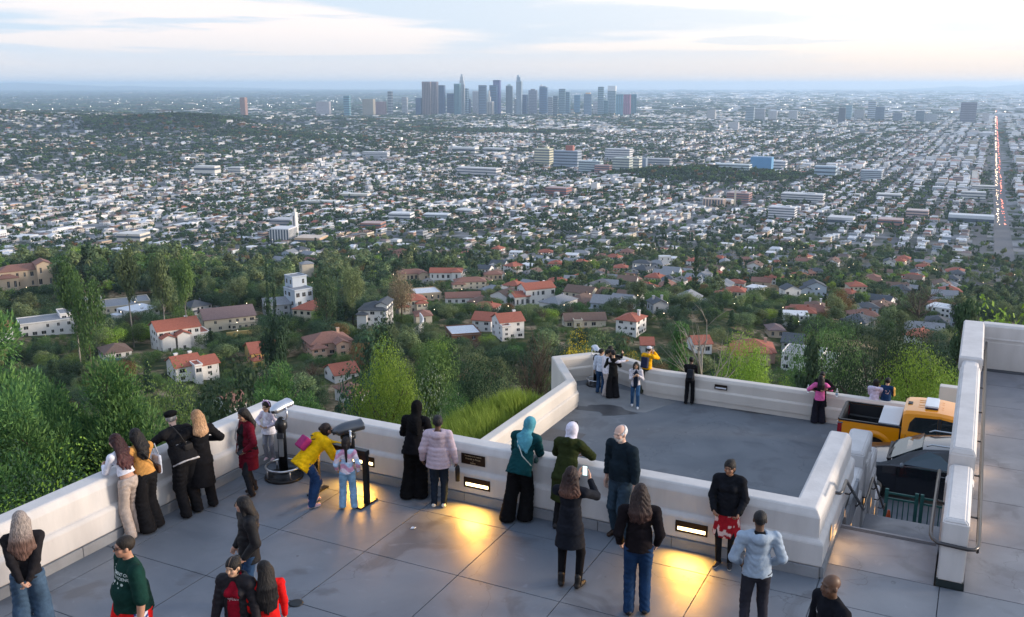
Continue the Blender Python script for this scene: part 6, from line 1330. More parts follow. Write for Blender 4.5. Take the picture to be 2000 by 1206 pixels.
def body_field(p, h, g=1.0, bust=0.0, belly=0.0, hs=1.0, curl=(.5, .5), hdir=(None, None), palm=(None, None), limb=1.0, bare=True):
    P = [p.pel, p.neck, p.hc, *p.sh, *p.el, *p.wr, *p.kn, *p.an]; A = np.array(P); f = Field(A.min(0) - .24, A.max(0) + .24, h); f.lo[2]; T, M = p.T, p.M
    f.ell(T(0, 0, .35), (.145 * g, .10 * g, .17), M, .05); f.ell(T(0, .01 + belly * .5, .15), (.13 * g + belly, .10 * g + belly, .15), M, .06); f.ell(T(0, -.015, .0), (.155 * g, .112 * g, .12), M, .05)
    for i, sg in ((0, -1), (1, 1)):
        f.cone(T(sg * .06, -.01, .47), p.sh[i], .055, .052, .05); f.cone(p.sh[i], p.el[i], .050 * limb, .038 * limb, .03); f.cone(p.el[i], p.wr[i] + (p.wr[i] - p.el[i]) * .03, .038 * limb, .0255 * limb, .015); hand_prims(f, p, i, curl[i], 1.0, hdir[i], palm[i])
        f.cone(p.hip[i], p.kn[i], .078 * g * limb, .048 * limb, .02); f.cone(p.kn[i], p.an[i], .046 * limb, .032, .015); bk = -p.td[i] * .008; f.ell((p.kn[i] * .68 + p.an[i] * .32) + bk, (.042 * limb, .042 * limb, .11), None, .03)
        a = p.an[i] + np.array([0, 0, -.045]); f.cone(a - p.td[i] * .03, a + p.td[i] * .13 + np.array([0, 0, -.015]), .034, .027, .02)
        if bust: f.ell(T(sg * .068, .085, .335), (.058 + bust * .02, .045 + bust, .06), M, .03)
    f.cone(T(0, -.012, .47), p.Hd(0, -.015, -.07), .056, .050, .03); H = p.Hd; HM = p.HM; q = hs
    f.ell(H(0, -.012 * q, .022 * q), (.076 * q, .095 * q, .088 * q), HM, .01); f.ell(H(0, .020 * q, -.045 * q), (.062 * q, .070 * q, .072 * q), HM, .03); f.ell(H(0, .060 * q, -.092 * q), (.028 * q, .026 * q, .022 * q), HM, .03)
    f.ell(H(0, .080 * q, .022 * q), (.052 * q, .014 * q, .012 * q), HM, .015)
    for sg in (-1, 1): f.ell(H(sg * .031 * q, .098 * q, -.002 * q), (.019 * q, .016 * q, .011 * q), HM, .008, neg=True); f.ell(H(sg * .078 * q, -.004, -.022 * q), (.011 * q, .021 * q, .031 * q), HM, .006); f.ell(H(sg * .038 * q, .066 * q, -.034 * q), (.026 * q, .022 * q, .022 * q), HM, .02)
    f.cone(H(0, .088 * q, .004 * q), H(0, .109 * q, -.030 * q), .0085 * q, .0125 * q, .010); f.ell(H(0, .094 * q, -.036 * q), (.018 * q, .012 * q, .009 * q), HM, .008)
    f.ell(H(0, .086 * q, -.062 * q), (.025 * q, .012 * q, .0075 * q), HM, .006); f.ell(H(0, .084 * q, -.071 * q), (.021 * q, .012 * q, .0075 * q), HM, .006)
    return f
def skin_cols(V, p, skin, hs=1.0, beard=None, brow=(.03, .02, .015), lips=None):
    L_ = (V - p.hc) @ p.HM / hs; C = np.tile(np.array(skin, float), (len(V), 1)); n = vnoise(V[:, 0] * 30, V[:, 1] * 30, V[:, 2] * 30); C *= (1 + .06 * n)[:, None]
    def blend(m, col): 
        nonlocal C; C = C * (1 - m[:, None]) + np.array(col) * m[:, None]
    red = np.exp(-((np.abs(L_[:, 0]) - .045) ** 2 + (L_[:, 1] - .07) ** 2 + (L_[:, 2] + .035) ** 2) / .0007); blend(red * .25, np.array(skin) * np.array([1.15, .75, .7]))
    fr = L_[:, 1] > .055; e = fr * np.exp(-(((np.abs(L_[:, 0]) - .031) / .0155) ** 2 + ((L_[:, 2] + .001) / .0085) ** 2) ** 2); blend(e * .85, (.16, .12, .10)); e2 = fr * np.exp(-(((np.abs(L_[:, 0]) - .031) / .007) ** 2 + ((L_[:, 2] + .001) / .007) ** 2) ** 2); blend(e2 * .9, (.015, .01, .008))
    b = fr * np.exp(-(((np.abs(L_[:, 0]) - .033) / .021) ** 4 + ((L_[:, 2] - .023 + .12 * (np.abs(L_[:, 0]) - .03) ** 1) / .006) ** 2)); blend(b * .8, brow)
    lp = (L_[:, 1] > .06) * np.exp(-((L_[:, 0] / .024) ** 4 + ((L_[:, 2] + .067) / .0095) ** 2)); blend(lp * .75, lips or np.array(skin) * np.array([.95, .50, .48]))
    if beard is not None:
        m = sstep(L_[:, 1], .0, .04) * sstep(-L_[:, 2], .045, .06) * (np.abs(L_[:, 0]) < .09) * (1 - np.clip(lp * 1.5, 0, 1)) * (L_[:, 2] > -.14); blend(m * .85, beard)
    return C
def fmesh(name, f, m, parent, col=None, colf=None, smooth=True):
    V, Q = f.mesh()
    if len(V) == 0: return None
    C = None
    if colf is not None: C = colf(V)
    elif col is not None: C = np.tile(np.array(col, float), (len(V), 1))
    return link(name, grid_mesh(name, V, Q, m, smooth, C), parent)
M_skin = mat('skin', (1, 1, 1), .5, vcol='col', var=.04, scale=20, spec=.35, subs=.06)
M_cloth = mat('cloth', (1, 1, 1), .92, vcol='col', var=.30, scale=11, bump=.6, bscale=26, spec=.08)
M_puff = mat('nylon_cloth', (1, 1, 1), .68, vcol='col', var=.18, scale=12, bump=.6, bscale=26, spec=.2)
M_denim = mat('denim', (1, 1, 1), .85, vcol='col', var=.35, scale=7, bump=.6, bscale=24, spec=.1)
M_hair = mat('hair', (1, 1, 1), .58, vcol='col', var=.85, scale=75, bump=1.0, bscale=80, stretch=(1, 1, .10), spec=.25)
M_shoe = mat('shoe', (1, 1, 1), .6, vcol='col', var=.08)
def inflate_torso(f, p, g, r, belly=0.0, bust=0.0, z0=-.05, flare=0.0, k=.04):
    T, M = p.T, p.M; f.ell(T(0, 0, .35), (.145 * g + r, .10 * g + r, .17 + r * .6), M, k); f.ell(T(0, .01 + belly * .5, .15), (.13 * g + belly + r, .10 * g + belly + r, .16), M, k + .02)
    f.loft(T(0, 0, .22), T(0, -.008, z0), (.135 * g + belly * .8 + r, .10 * g + belly * .8 + r), (.158 * g + belly * .8 + r + flare, .118 * g + belly * .8 + r + flare), M, k)
    for i, sg in ((0, -1), (1, 1)):
        f.cone(T(sg * .05, -.01, .475), p.sh[i], .052 + r, .054 + r, .04)
        if bust: f.ell(T(sg * .066, .085, .335), (.06 + r * .5, .045 + bust + r * .4, .062), M, .04)
def sleeve(f, p, r, frac=1.0, k=.03, cuff=0.0):
    for i in (0, 1):
        f.cone(p.sh[i], p.el[i] if frac > .5 else p.sh[i] + (p.el[i] - p.sh[i]) * (frac / .5), .054 + r, .045 + r, k)
        if frac > .5: q = (frac - .5) / .5; f.cone(p.el[i], p.el[i] + (p.wr[i] - p.el[i]) * q, .044 + r * .95, .033 + r * .7 + cuff, k * .7)
def bounds(p, m=.3): A = np.array([p.pel, p.neck, p.hc, *p.sh, *p.el, *p.wr, *p.kn, *p.an]); return A.min(0) - m, A.max(0) + m
def arm_wrap(p):
    pass
PEOPLE = []
def person(loc, head_deg, height, pose, skin, label, top, bottom, shoes, hair, g=1.0, bust=0.0, belly=0.0, hs=1.0, near=True, curl=(.45, .45), hdir=(None, None), palm=(None, None), beard=None, limb=1.0, extra=None, group=None, brow=(.03, .02, .015), bare_feet=False):
    p = pose; g *= .94; K = height / 1.75; r = empty('person', loc, -TH + R(head_deg), label, 'person', group or 'visitors on the terraces'); r.scale = (K, K, K)
    hb, hc_ = (.0095, .0135) if near else (.016, .019)
    f = body_field(p, hb, g, bust, belly, hs, curl, hdir, palm, limb); f.cut((0, 0, .002), (0, 0, -1)) if not any(len(q) > 2 and q[2] for q in []) else None
    fmesh('body', f, M_skin, r, colf=lambda V: skin_cols(V, p, skin, hs, beard, brow)); rnd = random.Random(int(abs(loc[0]) * 977)); sd = rnd.uniform(0, 9)
    lo, hi = bounds(p)
    # ---- bottom
    bk = bottom['k']; bc = bottom['c']; f = Field((lo[0], lo[1], -.05), (hi[0], hi[1], max(p.pel[2] + .25, 1.1)), hc_); gl = g * limb
    rad = {'slim': (.096, .071, .056), 'jeans': (.100, .078, .068), 'loose': (.108, .09, .085), 'wide': (.112, .108, .135), 'shorts': (.106, .116, .1), 'skirt': (.1, .1, .1), 'legging': (.090, .064, .048)}[bk]; z0_ = (top[-1] if isinstance(top, list) else top).get('z0', -.06); rise = bottom.get('rise', .09 if z0_ > -.03 else max(z0_ + .05, -.06))
    f.ell(p.T(0, -.015, -.0), (.160 * g + .012 + belly * .5, .118 * g + .012 + belly * .5, .13), p.M, .04); f.loft(p.T(0, -.01, -.02), p.T(0, 0, rise + .03), (.163 * g + belly * .6, .12 * g + belly * .6), (.142 * g + belly * .8, .112 * g + belly * .8), p.M, .03)
    for i in (0, 1):
        if bk == 'skirt': continue
        e = p.an[i] + np.array([0, 0, -.035 if bk in ('wide', 'loose') else -.02]); f.cone(p.hip[i], p.kn[i], rad[0] * gl, rad[1] * (gl if bk != 'legging' else limb), .035)
        if bk != 'shorts': f.cone(p.kn[i], e, rad[1] * (limb if bk != 'wide' else 1), rad[2], .02)
        else: f.cone(p.hip[i], p.kn[i] + (p.kn[i] - p.hip[i]) * .03, rad[0] * g * 1.12, rad[1] * g * 1.15, .03)
    if bk == 'skirt':
        ln = bottom.get('len', .42); fw = bottom.get('flare', .06); f.loft(p.T(0, 0, .04), p.pel + np.array([0, .01, -ln]), (.15 * g, .12 * g), (.165 * g + fw, .14 * g + fw), p.M, .04)
    if bk in ('jeans', 'loose', 'wide', 'slim'): f.wrinkle(.0045 if bk == 'slim' else .0065, 44, 33, sd); f.wrinkle(.004, 24, 15, sd + 3)
    f.cut(p.T(0, 0, rise), tuple(p.M @ np.array([0, 0, 1.0])))
    f.cut((0, 0, .03 if bk != 'shorts' else .44), (0, 0, -1))
    if bk == 'shorts' and bottom.get('cutz'): f.cut((0, 0, bottom['cutz']), (0, 0, -1))
    fmesh({'skirt': 'skirt', 'shorts': 'shorts', 'legging': 'leggings'}.get(bk, 'trousers'), f, M_denim if bottom.get('denim') else M_cloth, r, col=bc, colf=(lambda V: bottom['f'](V, p)) if 'f' in bottom else None)
    # ---- tops, from the inside out
    for ti, t in enumerate(top if isinstance(top, list) else [top]):
        f = Field(lo, hi, hc_); rr = t.get('r', .014) * (.72 if t.get('r', .014) > .02 else 1); z0 = t.get('z0', -.06); fl = t.get('flare', .012); inflate_torso(f, p, g * .97, rr, belly, bust, z0 if z0 > -.2 else -.12, fl if z0 > -.2 else fl * .4)
        if z0 <= -.2: dn = np.array([0, 0, -1.0]) if abs(z0) > .3 else -p.M[:, 2]; f.loft(p.T(0, 0, -.04), p.T(0, 0, -.10) + dn * (-z0 - .10), (.16 * g + rr + belly * .6, .12 * g + rr + belly * .6), (.165 * g + rr + fl, .135 * g + rr + fl), p.M, .05)
        if t.get('sleeve', 1): sleeve(f, p, t.get('sr', rr * .8), t.get('sleeve', 1) * .985, cuff=t.get('cuff', 0))
        f.loft(p.T(0, -.01, .45), p.T(0, .0, .45 + t.get('collar', .07)), (.085, .075), (.070, .066), p.M, .03)
        if t.get('hood'): f.ell(p.T(0, -.10, .47), (.115, .075, .085), p.M, .03); f.ell(p.T(0, -.055, .53), (.078, .055, .06), p.M, .02, neg=True); f.cone(p.T(-.08, .03, .50), p.T(-.10, -.07, .48), .035, .045, .03); f.cone(p.T(.08, .03, .50), p.T(.10, -.07, .48), .035, .045, .03)
        if t.get('open'):
            wd = t['open']; f.ell(p.T(0, .24, .16), (wd, .20, .62), p.M, .01, neg=True)
        if t.get('quilt'): f.quilt(t['quilt'], t.get('pitch', .075))
        f.wrinkle(t.get('wr', .005) * .9, 46, 34, sd + ti * 2.3); f.wrinkle(t.get('wr', .005) * .6, 22, 17, sd + ti * 1.3)
        if z0 > -.3: f.cut(p.T(0, 0, z0), tuple(-p.M[:, 2]))
        else: f.cut((0, 0, p.pel[2] + z0), (0, 0, -1))
        fmesh(t.get('name', 'jacket'), f, t.get('m', M_cloth), r, col=t['c'], colf=(lambda V, t=t: t['f'](V, p)) if 'f' in t else None)
    # ---- shoes
    if shoes:
        for i in (0, 1):
            a = p.an[i]; f = Field(a - np.array([.2, .2, .12]), a + np.array([.2, .2, .14]), .0115 if near else .016); td = p.td[i]; g0 = a[2] - .08; b = np.array([a[0], a[1], g0])
            f.cone(b - td * .035 + np.array([0, 0, .045]), b + td * .06 + np.array([0, 0, .04]), .042, .038, .03); f.cone(b + td * .06 + np.array([0, 0, .035]), b + td * .155 + np.array([0, 0, .028]), .040, .032, .02); ht = shoes.get('h', .09); f.cone(b - td * .015 + np.array([0, 0, .05]), b - td * .008 + np.array([0, 0, ht]), .042, .045 if ht > .1 else .038, .015)
            f.cut((0, 0, g0 + .003), (0, 0, -1)); sc_ = shoes.get('sole', shoes['c']); fmesh('shoe', f, M_shoe, r, colf=lambda V, g0=g0, sc_=sc_: np.where((V[:, 2:3] - g0) < .024, np.array(sc_), np.array(shoes['c'])))
    # ---- hair and head cover
    hk = hair['k']; q = hs; H, HM = p.Hd, p.HM; hh = .0105 if near else .016
    if hk != 'none':
        A = np.array([p.hc, p.T(0, -.15, .0)]); f = Field(A.min(0) - .24, A.max(0) + .24, hh)
        if hk in ('hijab',):
            f.ell(H(0, -.012, .016), (.096, .112, .112), HM, .02); f.cone(H(0, -.01, -.05), p.T(0, -.01, .47), .085, .105, .05); tr_ = (top[-1] if isinstance(top, list) else top).get('r', .014) * (.72 if not hair.get('tuck') else -.6); f.ell(p.T(0, -.01, .45), (.135 + tr_, .12 + tr_, .085), p.M, .05); f.ell(p.T(0, .06, .38), (.10 + tr_, .07 + tr_, .10), p.M, .05)
            if hair.get('drape'): f.ell(p.T(.02, -.085 - tr_ * .6, .36), (.125, .065 + tr_ * .5, .14), p.M, .05); f.cone(p.T(.06, -.10 - tr_, .36), p.T(.10, -.12 - tr_, .22), .05, .03, .04)
            f.ell(H(0, .105, -.02), (.056, .05, .078), HM, .01, neg=True); f.wrinkle(.005, 60, 40, sd)
        elif hk in ('short', 'fringe', 'crop'):
            t = {'short': .014, 'crop': .006, 'fringe': .008}[hk]; f.ell(H(0, -.016 * q, .024 * q), ((.078 + t) * q, (.096 + t) * q, (.088 + t) * q), HM, .01)
            if hk == 'short': f.ell(H(0, .045, .085), (.062, .05, .03), HM, .03); f.wrinkle(.004, 60, 60, sd)
            if hk == 'fringe': f.ell(H(0, .045, .075), (.085, .115, .085), HM, .01, neg=True)
            f.ell(H(0, .12 * q, -.035 * q), (.088 * q, .105 * q, .085 * q), HM, .01, neg=True); f.cut(H(0, 0, -.062 * q), tuple(-HM[:, 2])); 
            for sg in (-1, 1): f.ell(H(sg * .088, .0, -.03), (.022, .024, .036), HM, .004, neg=True)
        else:
            f.ell(H(0, -.016 * q, .022 * q), (.089 * q, .107 * q, .102 * q), HM, .01); f.ell(H(0, -.03 * q, -.045 * q), (.084 * q, .080 * q, .09 * q), HM, .03)
            ln = hair.get('len', .3); wv = hair.get('wave', 0)
            if hk == 'long':
                wd = hair.get('w', .10); nst = 9; yb = -.112 * g - .028
                for a_ in range(nst):
                    u_ = (a_ / (nst - 1) - .5) * 2; e_ = ln * (1 - .12 * abs(u_) - .10 * rnd.random()); ph = rnd.uniform(0, 6); sg_ = rnd.choice((-1, 1)) * wv * 3
                    A0 = H(u_ * .066, -.045 - .03 * (1 - u_ * u_), -.02); A1 = p.T(u_ * (.055 + wd * .35) + sg_, yb * (1 - .25 * abs(u_)), .47); A2 = p.T(u_ * wd - sg_, yb * (1 - .30 * u_ * u_), .47 - (e_ - .03) * .5); A3 = p.T(u_ * wd * .86 + sg_ + rnd.uniform(-.008, .008), yb * (1 - .30 * u_ * u_), .50 - e_)
                    f.cone(A0, A1, .046, .034, .035); f.cone(A1, A2, .034, .028, .026); f.cone(A2, A3, .028, .012, .020)
                for sg in (-1, 1):
                    if hair.get('front', 1): f.cone(H(sg * .068, .015, .0), p.T(sg * .095, .02, .42), .030, .032, .03); f.cone(p.T(sg * .095, .02, .42), p.T(sg * .085, .085, .42 - ln * .35), .032, .02, .03)
            elif hk == 'bob': 
                for sg in (-1, 1): f.cone(H(sg * .062, -.01, .0), H(sg * .072, -.01, -.12), .042, .038, .03)
                f.cone(H(0, -.06, 0), H(0, -.065, -.13), .075, .065, .04)
            elif hk == 'ponytail': f.cone(H(0, -.09, .03), H(0, -.145, -.03), .032, .04, .02); f.cone(H(0, -.145, -.03), p.T(.0, -.15, .50 - ln), .042, .022, .02)
            elif hk == 'bun': f.ell(H(0, -.11, .05), (.045, .04, .04), HM, .01)
            f.ell(H(0, .118 * q, -.035 * q), (.064 * q, .085 * q, .088 * q), HM, .012, neg=True); f.ell(H(0, .13 * q, -.06 * q), (.07 * q, .06 * q, .08 * q), HM, .01, neg=True)
            if hk in ('ponytail', 'bun'):
                [f.ell(H(sg * .085, .02, -.045), (.03, .045, .05), HM, .01, neg=True) for sg in (-1, 1)]
            f.wrinkle(.0035 + wv * .7, 150 if not wv else 90, 8 if not wv else 38, sd)
        c0 = np.array(hair['c']); tip = np.array(hair.get('tip', hair['c'])); part = hair.get('part', 0)
        def hcol(V):
            a = sstep(p.hc[2] + .02 - V[:, 2], .05, .32)[:, None]; C = c0 * (1 - a) + tip * a
            if part: L_ = (V - p.hc) @ p.HM; m = (np.exp(-(L_[:, 0] / .004) ** 2) * (L_[:, 2] > .06) * (L_[:, 1] > -.06))[:, None] * .6; C = C * (1 - m) + np.array(skin) * m
            return C
        fmesh('headscarf' if hk == 'hijab' else 'hair', f, M_cloth if hk == 'hijab' else M_hair, r, colf=hcol)
    if hair.get('cap'):
        f = Field(p.hc - .2, p.hc + .2, hh); f.ell(H(0, -.01, .045), (.094, .112, .075), HM, .01)
        if hair.get('flat'): f.ell(H(0, .0, .075), (.105, .125, .035), HM, .02); f.ell(H(0, .10, .05), (.06, .035, .012), HM, .01)
        else: f.ell(H(0, .12, .045), (.065, .06, .010), HM, .01)
        f.cut(H(0, 0, .03), tuple(-HM[:, 2])); fmesh('cap', f, M_cloth, r, col=hair['cap'])
    if hair.get('band'):
        q_ = MB(); q_.tube([H(hs * .098 * math.cos(a), .01, hs * (.03 + .105 * math.sin(a))) for a in np.linspace(0, math.pi, 14)], .014, 6); hd = q_.build('headband', mat('lilac_band', (.55, .35, .62), .6), r)
        for sg in (-1, 1):
            e = MB(); e.lathe([(0.002, 0), (.022, .005), (.012, .04), (.001, .06)], 10); o = e.build('ear', mat('lilac_ear', (.68, .50, .72), .7), hd); o.location = H(hs * sg * .05, .01, hs * .122)
    if hair.get('glasses'):
        q_ = MB(); up = hair['glasses'] == 'top'; zz, yy = (.088, .045) if up else (.0, .108)
        for sg in (-1, 1):
            q_.tube([H(sg * .032 + .022 * math.cos(a), yy, zz + .017 * math.sin(a)) for a in np.linspace(0, 6.283, 13)[:-1]], .003, 5, closed=True); q_.tube([H(sg * .054, yy, zz + .004), H(sg * .083, .0 if not up else .0, zz + .002)], .0028, 5)
        q_.tube([H(-.01, yy + .002, zz + .004), H(.01, yy + .002, zz + .004)], .003, 5); gl_ = q_.build('glasses', M_black, r)
        if up or hair.get('dark'):
            for sg in (-1, 1): q_ = MB(); q_.add([H(sg * .032 + .021 * math.cos(a), yy, zz + .016 * math.sin(a)) for a in np.linspace(0, 6.283, 13)[:-1]], [tuple(range(12))]); q_.build('lens', mat('lens_dark', (.01, .01, .012), .1, spec=.6, var=0), gl_)
    if beard is not None and hair.get('mustache'):
        f = Field(p.hc - .2, p.hc + .2, .007); [f.cone(H(.003 * sg, .106, -.048), H(sg * .030, .092, -.066), .010, .006, .006) for sg in (-1, 1)]; fmesh('mustache', f, M_hair, r, col=beard)
    if extra: extra(r, p, K)
    PEOPLE.append((r, p)); return r
def gp(px, py, z=0.0):
    d = ray(px, py); t = (z - CAM_H) / d[2]; return (float(d[0] * t), float(d[1] * t), z)
def head_at(px, py, height, z=0.0): x, y, _ = gp(px, py, z + height); return (x, y, z)
def local_thing(name, r, label, cat, group=None):
    """a carried thing: its own top-level object standing in its bearer's frame"""
    e = empty(name, tuple(r.location), r.rotation_euler[2], label, cat, group); e.scale = r.scale; return e
def bag(name, r, p, label, col, c, size, straps=None, m=None, col2=None, rot=None, cat='bag', strapcol=None):
    e = local_thing(name, r, label, cat); f = Field(np.array(c) - .35, np.array(c) + .35, .013); M = rot if rot is not None else np.eye(3); f.ell(c, size, M, .0)
    x, y, z = np.meshgrid(*f.ax, indexing='ij'); L_ = np.stack([x - c[0], y - c[1], z - c[2]], -1) @ M; q = np.abs(L_) - np.array(size) * .8 + .02; d = np.linalg.norm(np.maximum(q, 0), axis=-1) + np.minimum(q.max(-1), 0) - .028; f.F = d.astype(np.float32); f.wrinkle(.003, 30, 24, 1.0)
    fmesh('bag_body', f, m or M_puff, e, col=col)
    if straps:
        for pts in straps: q_ = MB(); q_.tube(pts, .010, 5); q_.build('strap', mat('strap_' + name, strapcol or tuple(x * .7 for x in col), .7), e)
    return e
def phone(r, c, M, label, lit=True):
    e = local_thing('phone', r, label, 'phone'); q = MB(); 
    def tr(vs): return [tuple(np.array(c) + M @ np.array(v)) for v in vs]
    a, b, t = .037, .075, .005; vs = [(-a, -t, -b), (a, -t, -b), (a, t, -b), (-a, t, -b), (-a, -t, b), (a, -t, b), (a, t, b), (-a, t, b)]; q.add(tr(vs), [(3, 2, 1, 0), (4, 5, 6, 7), (0, 1, 5, 4), (1, 2, 6, 5), (2, 3, 7, 6), (3, 0, 4, 7)]); q.build('case', M_black, e)
    if lit: q = MB(); q.add(tr([(-a * .88, -t - .001, -b * .93), (a * .88, -t - .001, -b * .93), (a * .88, -t - .001, b * .93), (-a * .88, -t - .001, b * .93)]), [(0, 1, 2, 3)]); q.build('screen', mat('phone_screen', (.3, .45, .45), .2, emit=(.55, .72, .72), estr=.9, var=.3, scale=30), e)
    return e
SK = {'light': (.50, .30, .22), 'fair': (.58, .38, .30), 'tan': (.36, .20, .13), 'brown': (.25, .13, .08), 'dark': (.10, .052, .032), 'asian': (.48, .30, .20)}
BLK = (.012, .012, .014); NAVY = (.012, .018, .035); DEN = (.025, .06, .13)
def IM(a): return a + 26.4      # heading measured from straight away from the photographer, counter-clockwise
LEANW = dict(lean=18, py=-.04, pz=.945, feet=[(-.11, -.10, 0), (.11, -.03, 0)], hands=[(-.07, .44, 1.12), (.10, .44, 1.12)], poles=[(-.55, -.3, -1), (.55, -.3, -1)])
def tie(V, p):
    t = (V[:, 2] * 9 + .5 * np.sin(V[:, 0] * 20)) % 3; A = np.array([(.62, .33, .48), (.40, .55, .75), (.72, .62, .70)]); i = np.floor(t).astype(int); return A[i]
def floral(V, p):
    n = vnoise(V[:, 0] * 16, V[:, 1] * 16, V[:, 2] * 16, 3); m = (n > .28)[:, None]; return np.where(m, np.array([.62, .45, .42]), np.array([.30, .012, .02]))
def side_panel(V, p):
    m = ((np.abs(V[:, 0]) > .15) & (np.abs(V[:, 1] - .0) < .075))[:, None]; s_ = (np.sin(V[:, 2] * 95 + V[:, 1] * 60) > 0)[:, None]; return np.where(m, np.where(s_, np.array([.7, .72, .78]), np.array([.03, .06, .25])), np.array([.62, .012, .012]))
def print_dec(target_r, child, body, size, y0, z0, m, x0=0.0, back=False):
    """flat print that lies on the cloth"""
    tgt = [c for c in target_r.children if c.name.split('.')[0] == child][0]; me = tgt.data; bv = BVHTree.FromPolygons([v.co[:] for v in me.vertices], [p_.vertices[:] for p_ in me.polygons])
    o = text(body, size, (0, 0, 0), (0, 0, 0), target_r, m, 'print', ext=0, bold=.001) if isinstance(body, str) else None
    if o is None:
        q = MB()
        for vs in body: q.add(vs, [tuple(range(len(vs)))])
        o = q.build('print', m, target_r)
    s_ = -1 if back else 1
    for v in o.data.vertices:
        px, pz = v.co.x, v.co.y; org = Vector((x0 - s_ * px, s_ * .8, z0 + pz)); hit_, nrm, _, _ = bv.ray_cast(org, Vector((0, -s_, 0)))
        v.co = (hit_ + Vector((0, s_ * .004, 0))) if hit_ else Vector((x0 - s_ * px, s_ * .1, z0 + pz))
    o.parent = tgt; return o
# --- near group, along the long wall
r = person(head_at(37, 1000, 1.62), IM(20), 1.62, Pose(hands=[(-.045, -.23, .93), (.045, -.22, .90)], poles=[(-1, -.2, 0), (1, -.2, 0)], head=(18, 0, 0), feet=[(-.13, 0, 0), (.14, .02, 0)]), SK['light'],
    'woman with long grey blond hair and flared jeans, hands clasped behind her back', dict(c=(.016, .015, .018), r=.018, z0=-.07), dict(k='wide', c=(.05, .09, .15), denim=1), dict(c=(.02, .02, .02)), dict(k='long', c=(.26, .22, .20), tip=(.13, .075, .06), len=.30, w=.14, front=0), g=1.05, hdir=((.5, .1, -1), (-.5, 0, -1)), curl=(.7, .5))
r = person(head_at(246, 1046, 1.72), IM(130), 1.72, Pose(sw=.225, head=(-4, 0, 0), hands=[(-.34, .04, .84), (.34, .05, .84)], poles=[(-.7, -1, -.1), (.7, -1, -.1)], feet=[(-.15, 0, 0), (.15, .03, 0)]), (.40, .215, .145),
    'heavy set man in a dark green tee shirt and red shorts wearing glasses', dict(c=(.008, .034, .028), r=.02, z0=-.07, sleeve=.5, sr=.036, name='tee_shirt', wr=.004), dict(k='shorts', c=(.6, .01, .01), f=side_panel), dict(c=(.05, .05, .06), sole=(.6, .6, .6)), dict(k='crop', c=(.018, .014, .012), glasses='face', dark=1), g=1.36, belly=.04, limb=1.3)
PR = mat('shirt_print', (.55, .62, .60), .8)
print_dec(r, 'tee_shirt', 'DEPARTMENT OF', .046, 0, 1.345, PR); print_dec(r, 'tee_shirt', 'COMPUTER SCIENCE', .046, 0, 1.295, PR)
sym = []
for i in range(4): cx = -.105 + i * .07; sym.append([(cx + .017 * math.cos(a) * (1 if i % 2 else .6), -.01 + .017 * math.sin(a), 0) for a in np.linspace(0, 6.283, 4 + 2 * i)[:-1]])
sym += [[(-.06, -.055, 0), (.08, -.055, 0), (.08, -.045, 0), (-.06, -.045, 0)]]
print_dec(r, 'tee_shirt', sym, 1, 0, 1.255, PR)
person(gp(258, 1043), IM(62), 1.56, Pose(**LEANW, head=(8, 0, 0)), SK['light'], 'curly haired woman in a cropped white top and sand cargo trousers leaning on the wall', dict(c=(.66, .66, .74), r=.006, z0=.12, name='top', sr=.006, wr=.002), dict(k='loose', c=(.42, .35, .31), rise=.06), dict(c=(.6, .58, .56)), dict(k='long', c=(.030, .012, .014), tip=(.07, .025, .028), len=.33, w=.12, wave=.006, front=0), g=.95)
r = person(gp(291, 1031), IM(58), 1.56, Pose(**{**LEANW, 'lean': 14}, head=(-18, 0, 0)), SK['tan'], 'woman in a mustard blouse and black flared trousers with dark hair in a clip', dict(c=(.48, .24, .07), r=.022, z0=.02, name='blouse', sr=.022, sleeve=.8), dict(k='wide', c=BLK), dict(c=BLK), dict(k='long', c=(.010, .009, .010), len=.24, w=.08, wave=.004, front=0), g=1.05)
rr_, pp_ = PEOPLE[-1]
bag('handbag', rr_, pp_, 'brown patterned shoulder bag at the hip of the woman in mustard', (.07, .035, .025), (.24, -.02, .98), (.035, .10, .085), [[(-.10, -.12, 1.42), (.02, -.155, 1.25), (.16, -.15, 1.08), (.24, -.06, 1.04)]], strapcol=BLK)
bag('tote_bag', rr_, pp_, 'pale blue white cloth tote hanging from the arm of the woman in mustard', (.50, .55, .66), (.31, .06, 1.02), (.03, .12, .20), [[(.26, .02, 1.4), (.31, .0, 1.2)], [(.27, .10, 1.4), (.31, .12, 1.2)]], M_cloth)
r = person((*gp(366, 1000)[:2], 0.0), IM(50), 1.68, Pose(lean=30, py=-.06, pz=.93, feet=[(-.12, -.16, 0), (.12, -.1, 0)], hands=[(-.06, .60, 1.14), (.12, .60, 1.14)], poles=[(-.9, -.2, -.4), (.9, -.2, -.4)], head=(-42, -4, 0), sw=.20), SK['fair'], 'man in a black flat cap and black sweater leaning far over the long wall', [dict(c=(.5, .5, .54), r=.012, z0=-.075, name='shirt', sleeve=0), dict(c=BLK, r=.034, z0=-.055, name='sweater', wr=.006)], dict(k='loose', c=BLK), dict(c=BLK), dict(k='crop', c=(.3, .3, .3), cap=(.006, .006, .007), flat=1), g=1.22, belly=.03, beard=(.5, .48, .46))
bag('camera_bag', *PEOPLE[-1], 'small black camera bag on the back of the man in the flat cap', (.01, .01, .012), (.02, -.13, 1.14), (.09, .05, .07), [[(-.16, .02, 1.52), (-.10, -.13, 1.38), (-.02, -.17, 1.2)]])
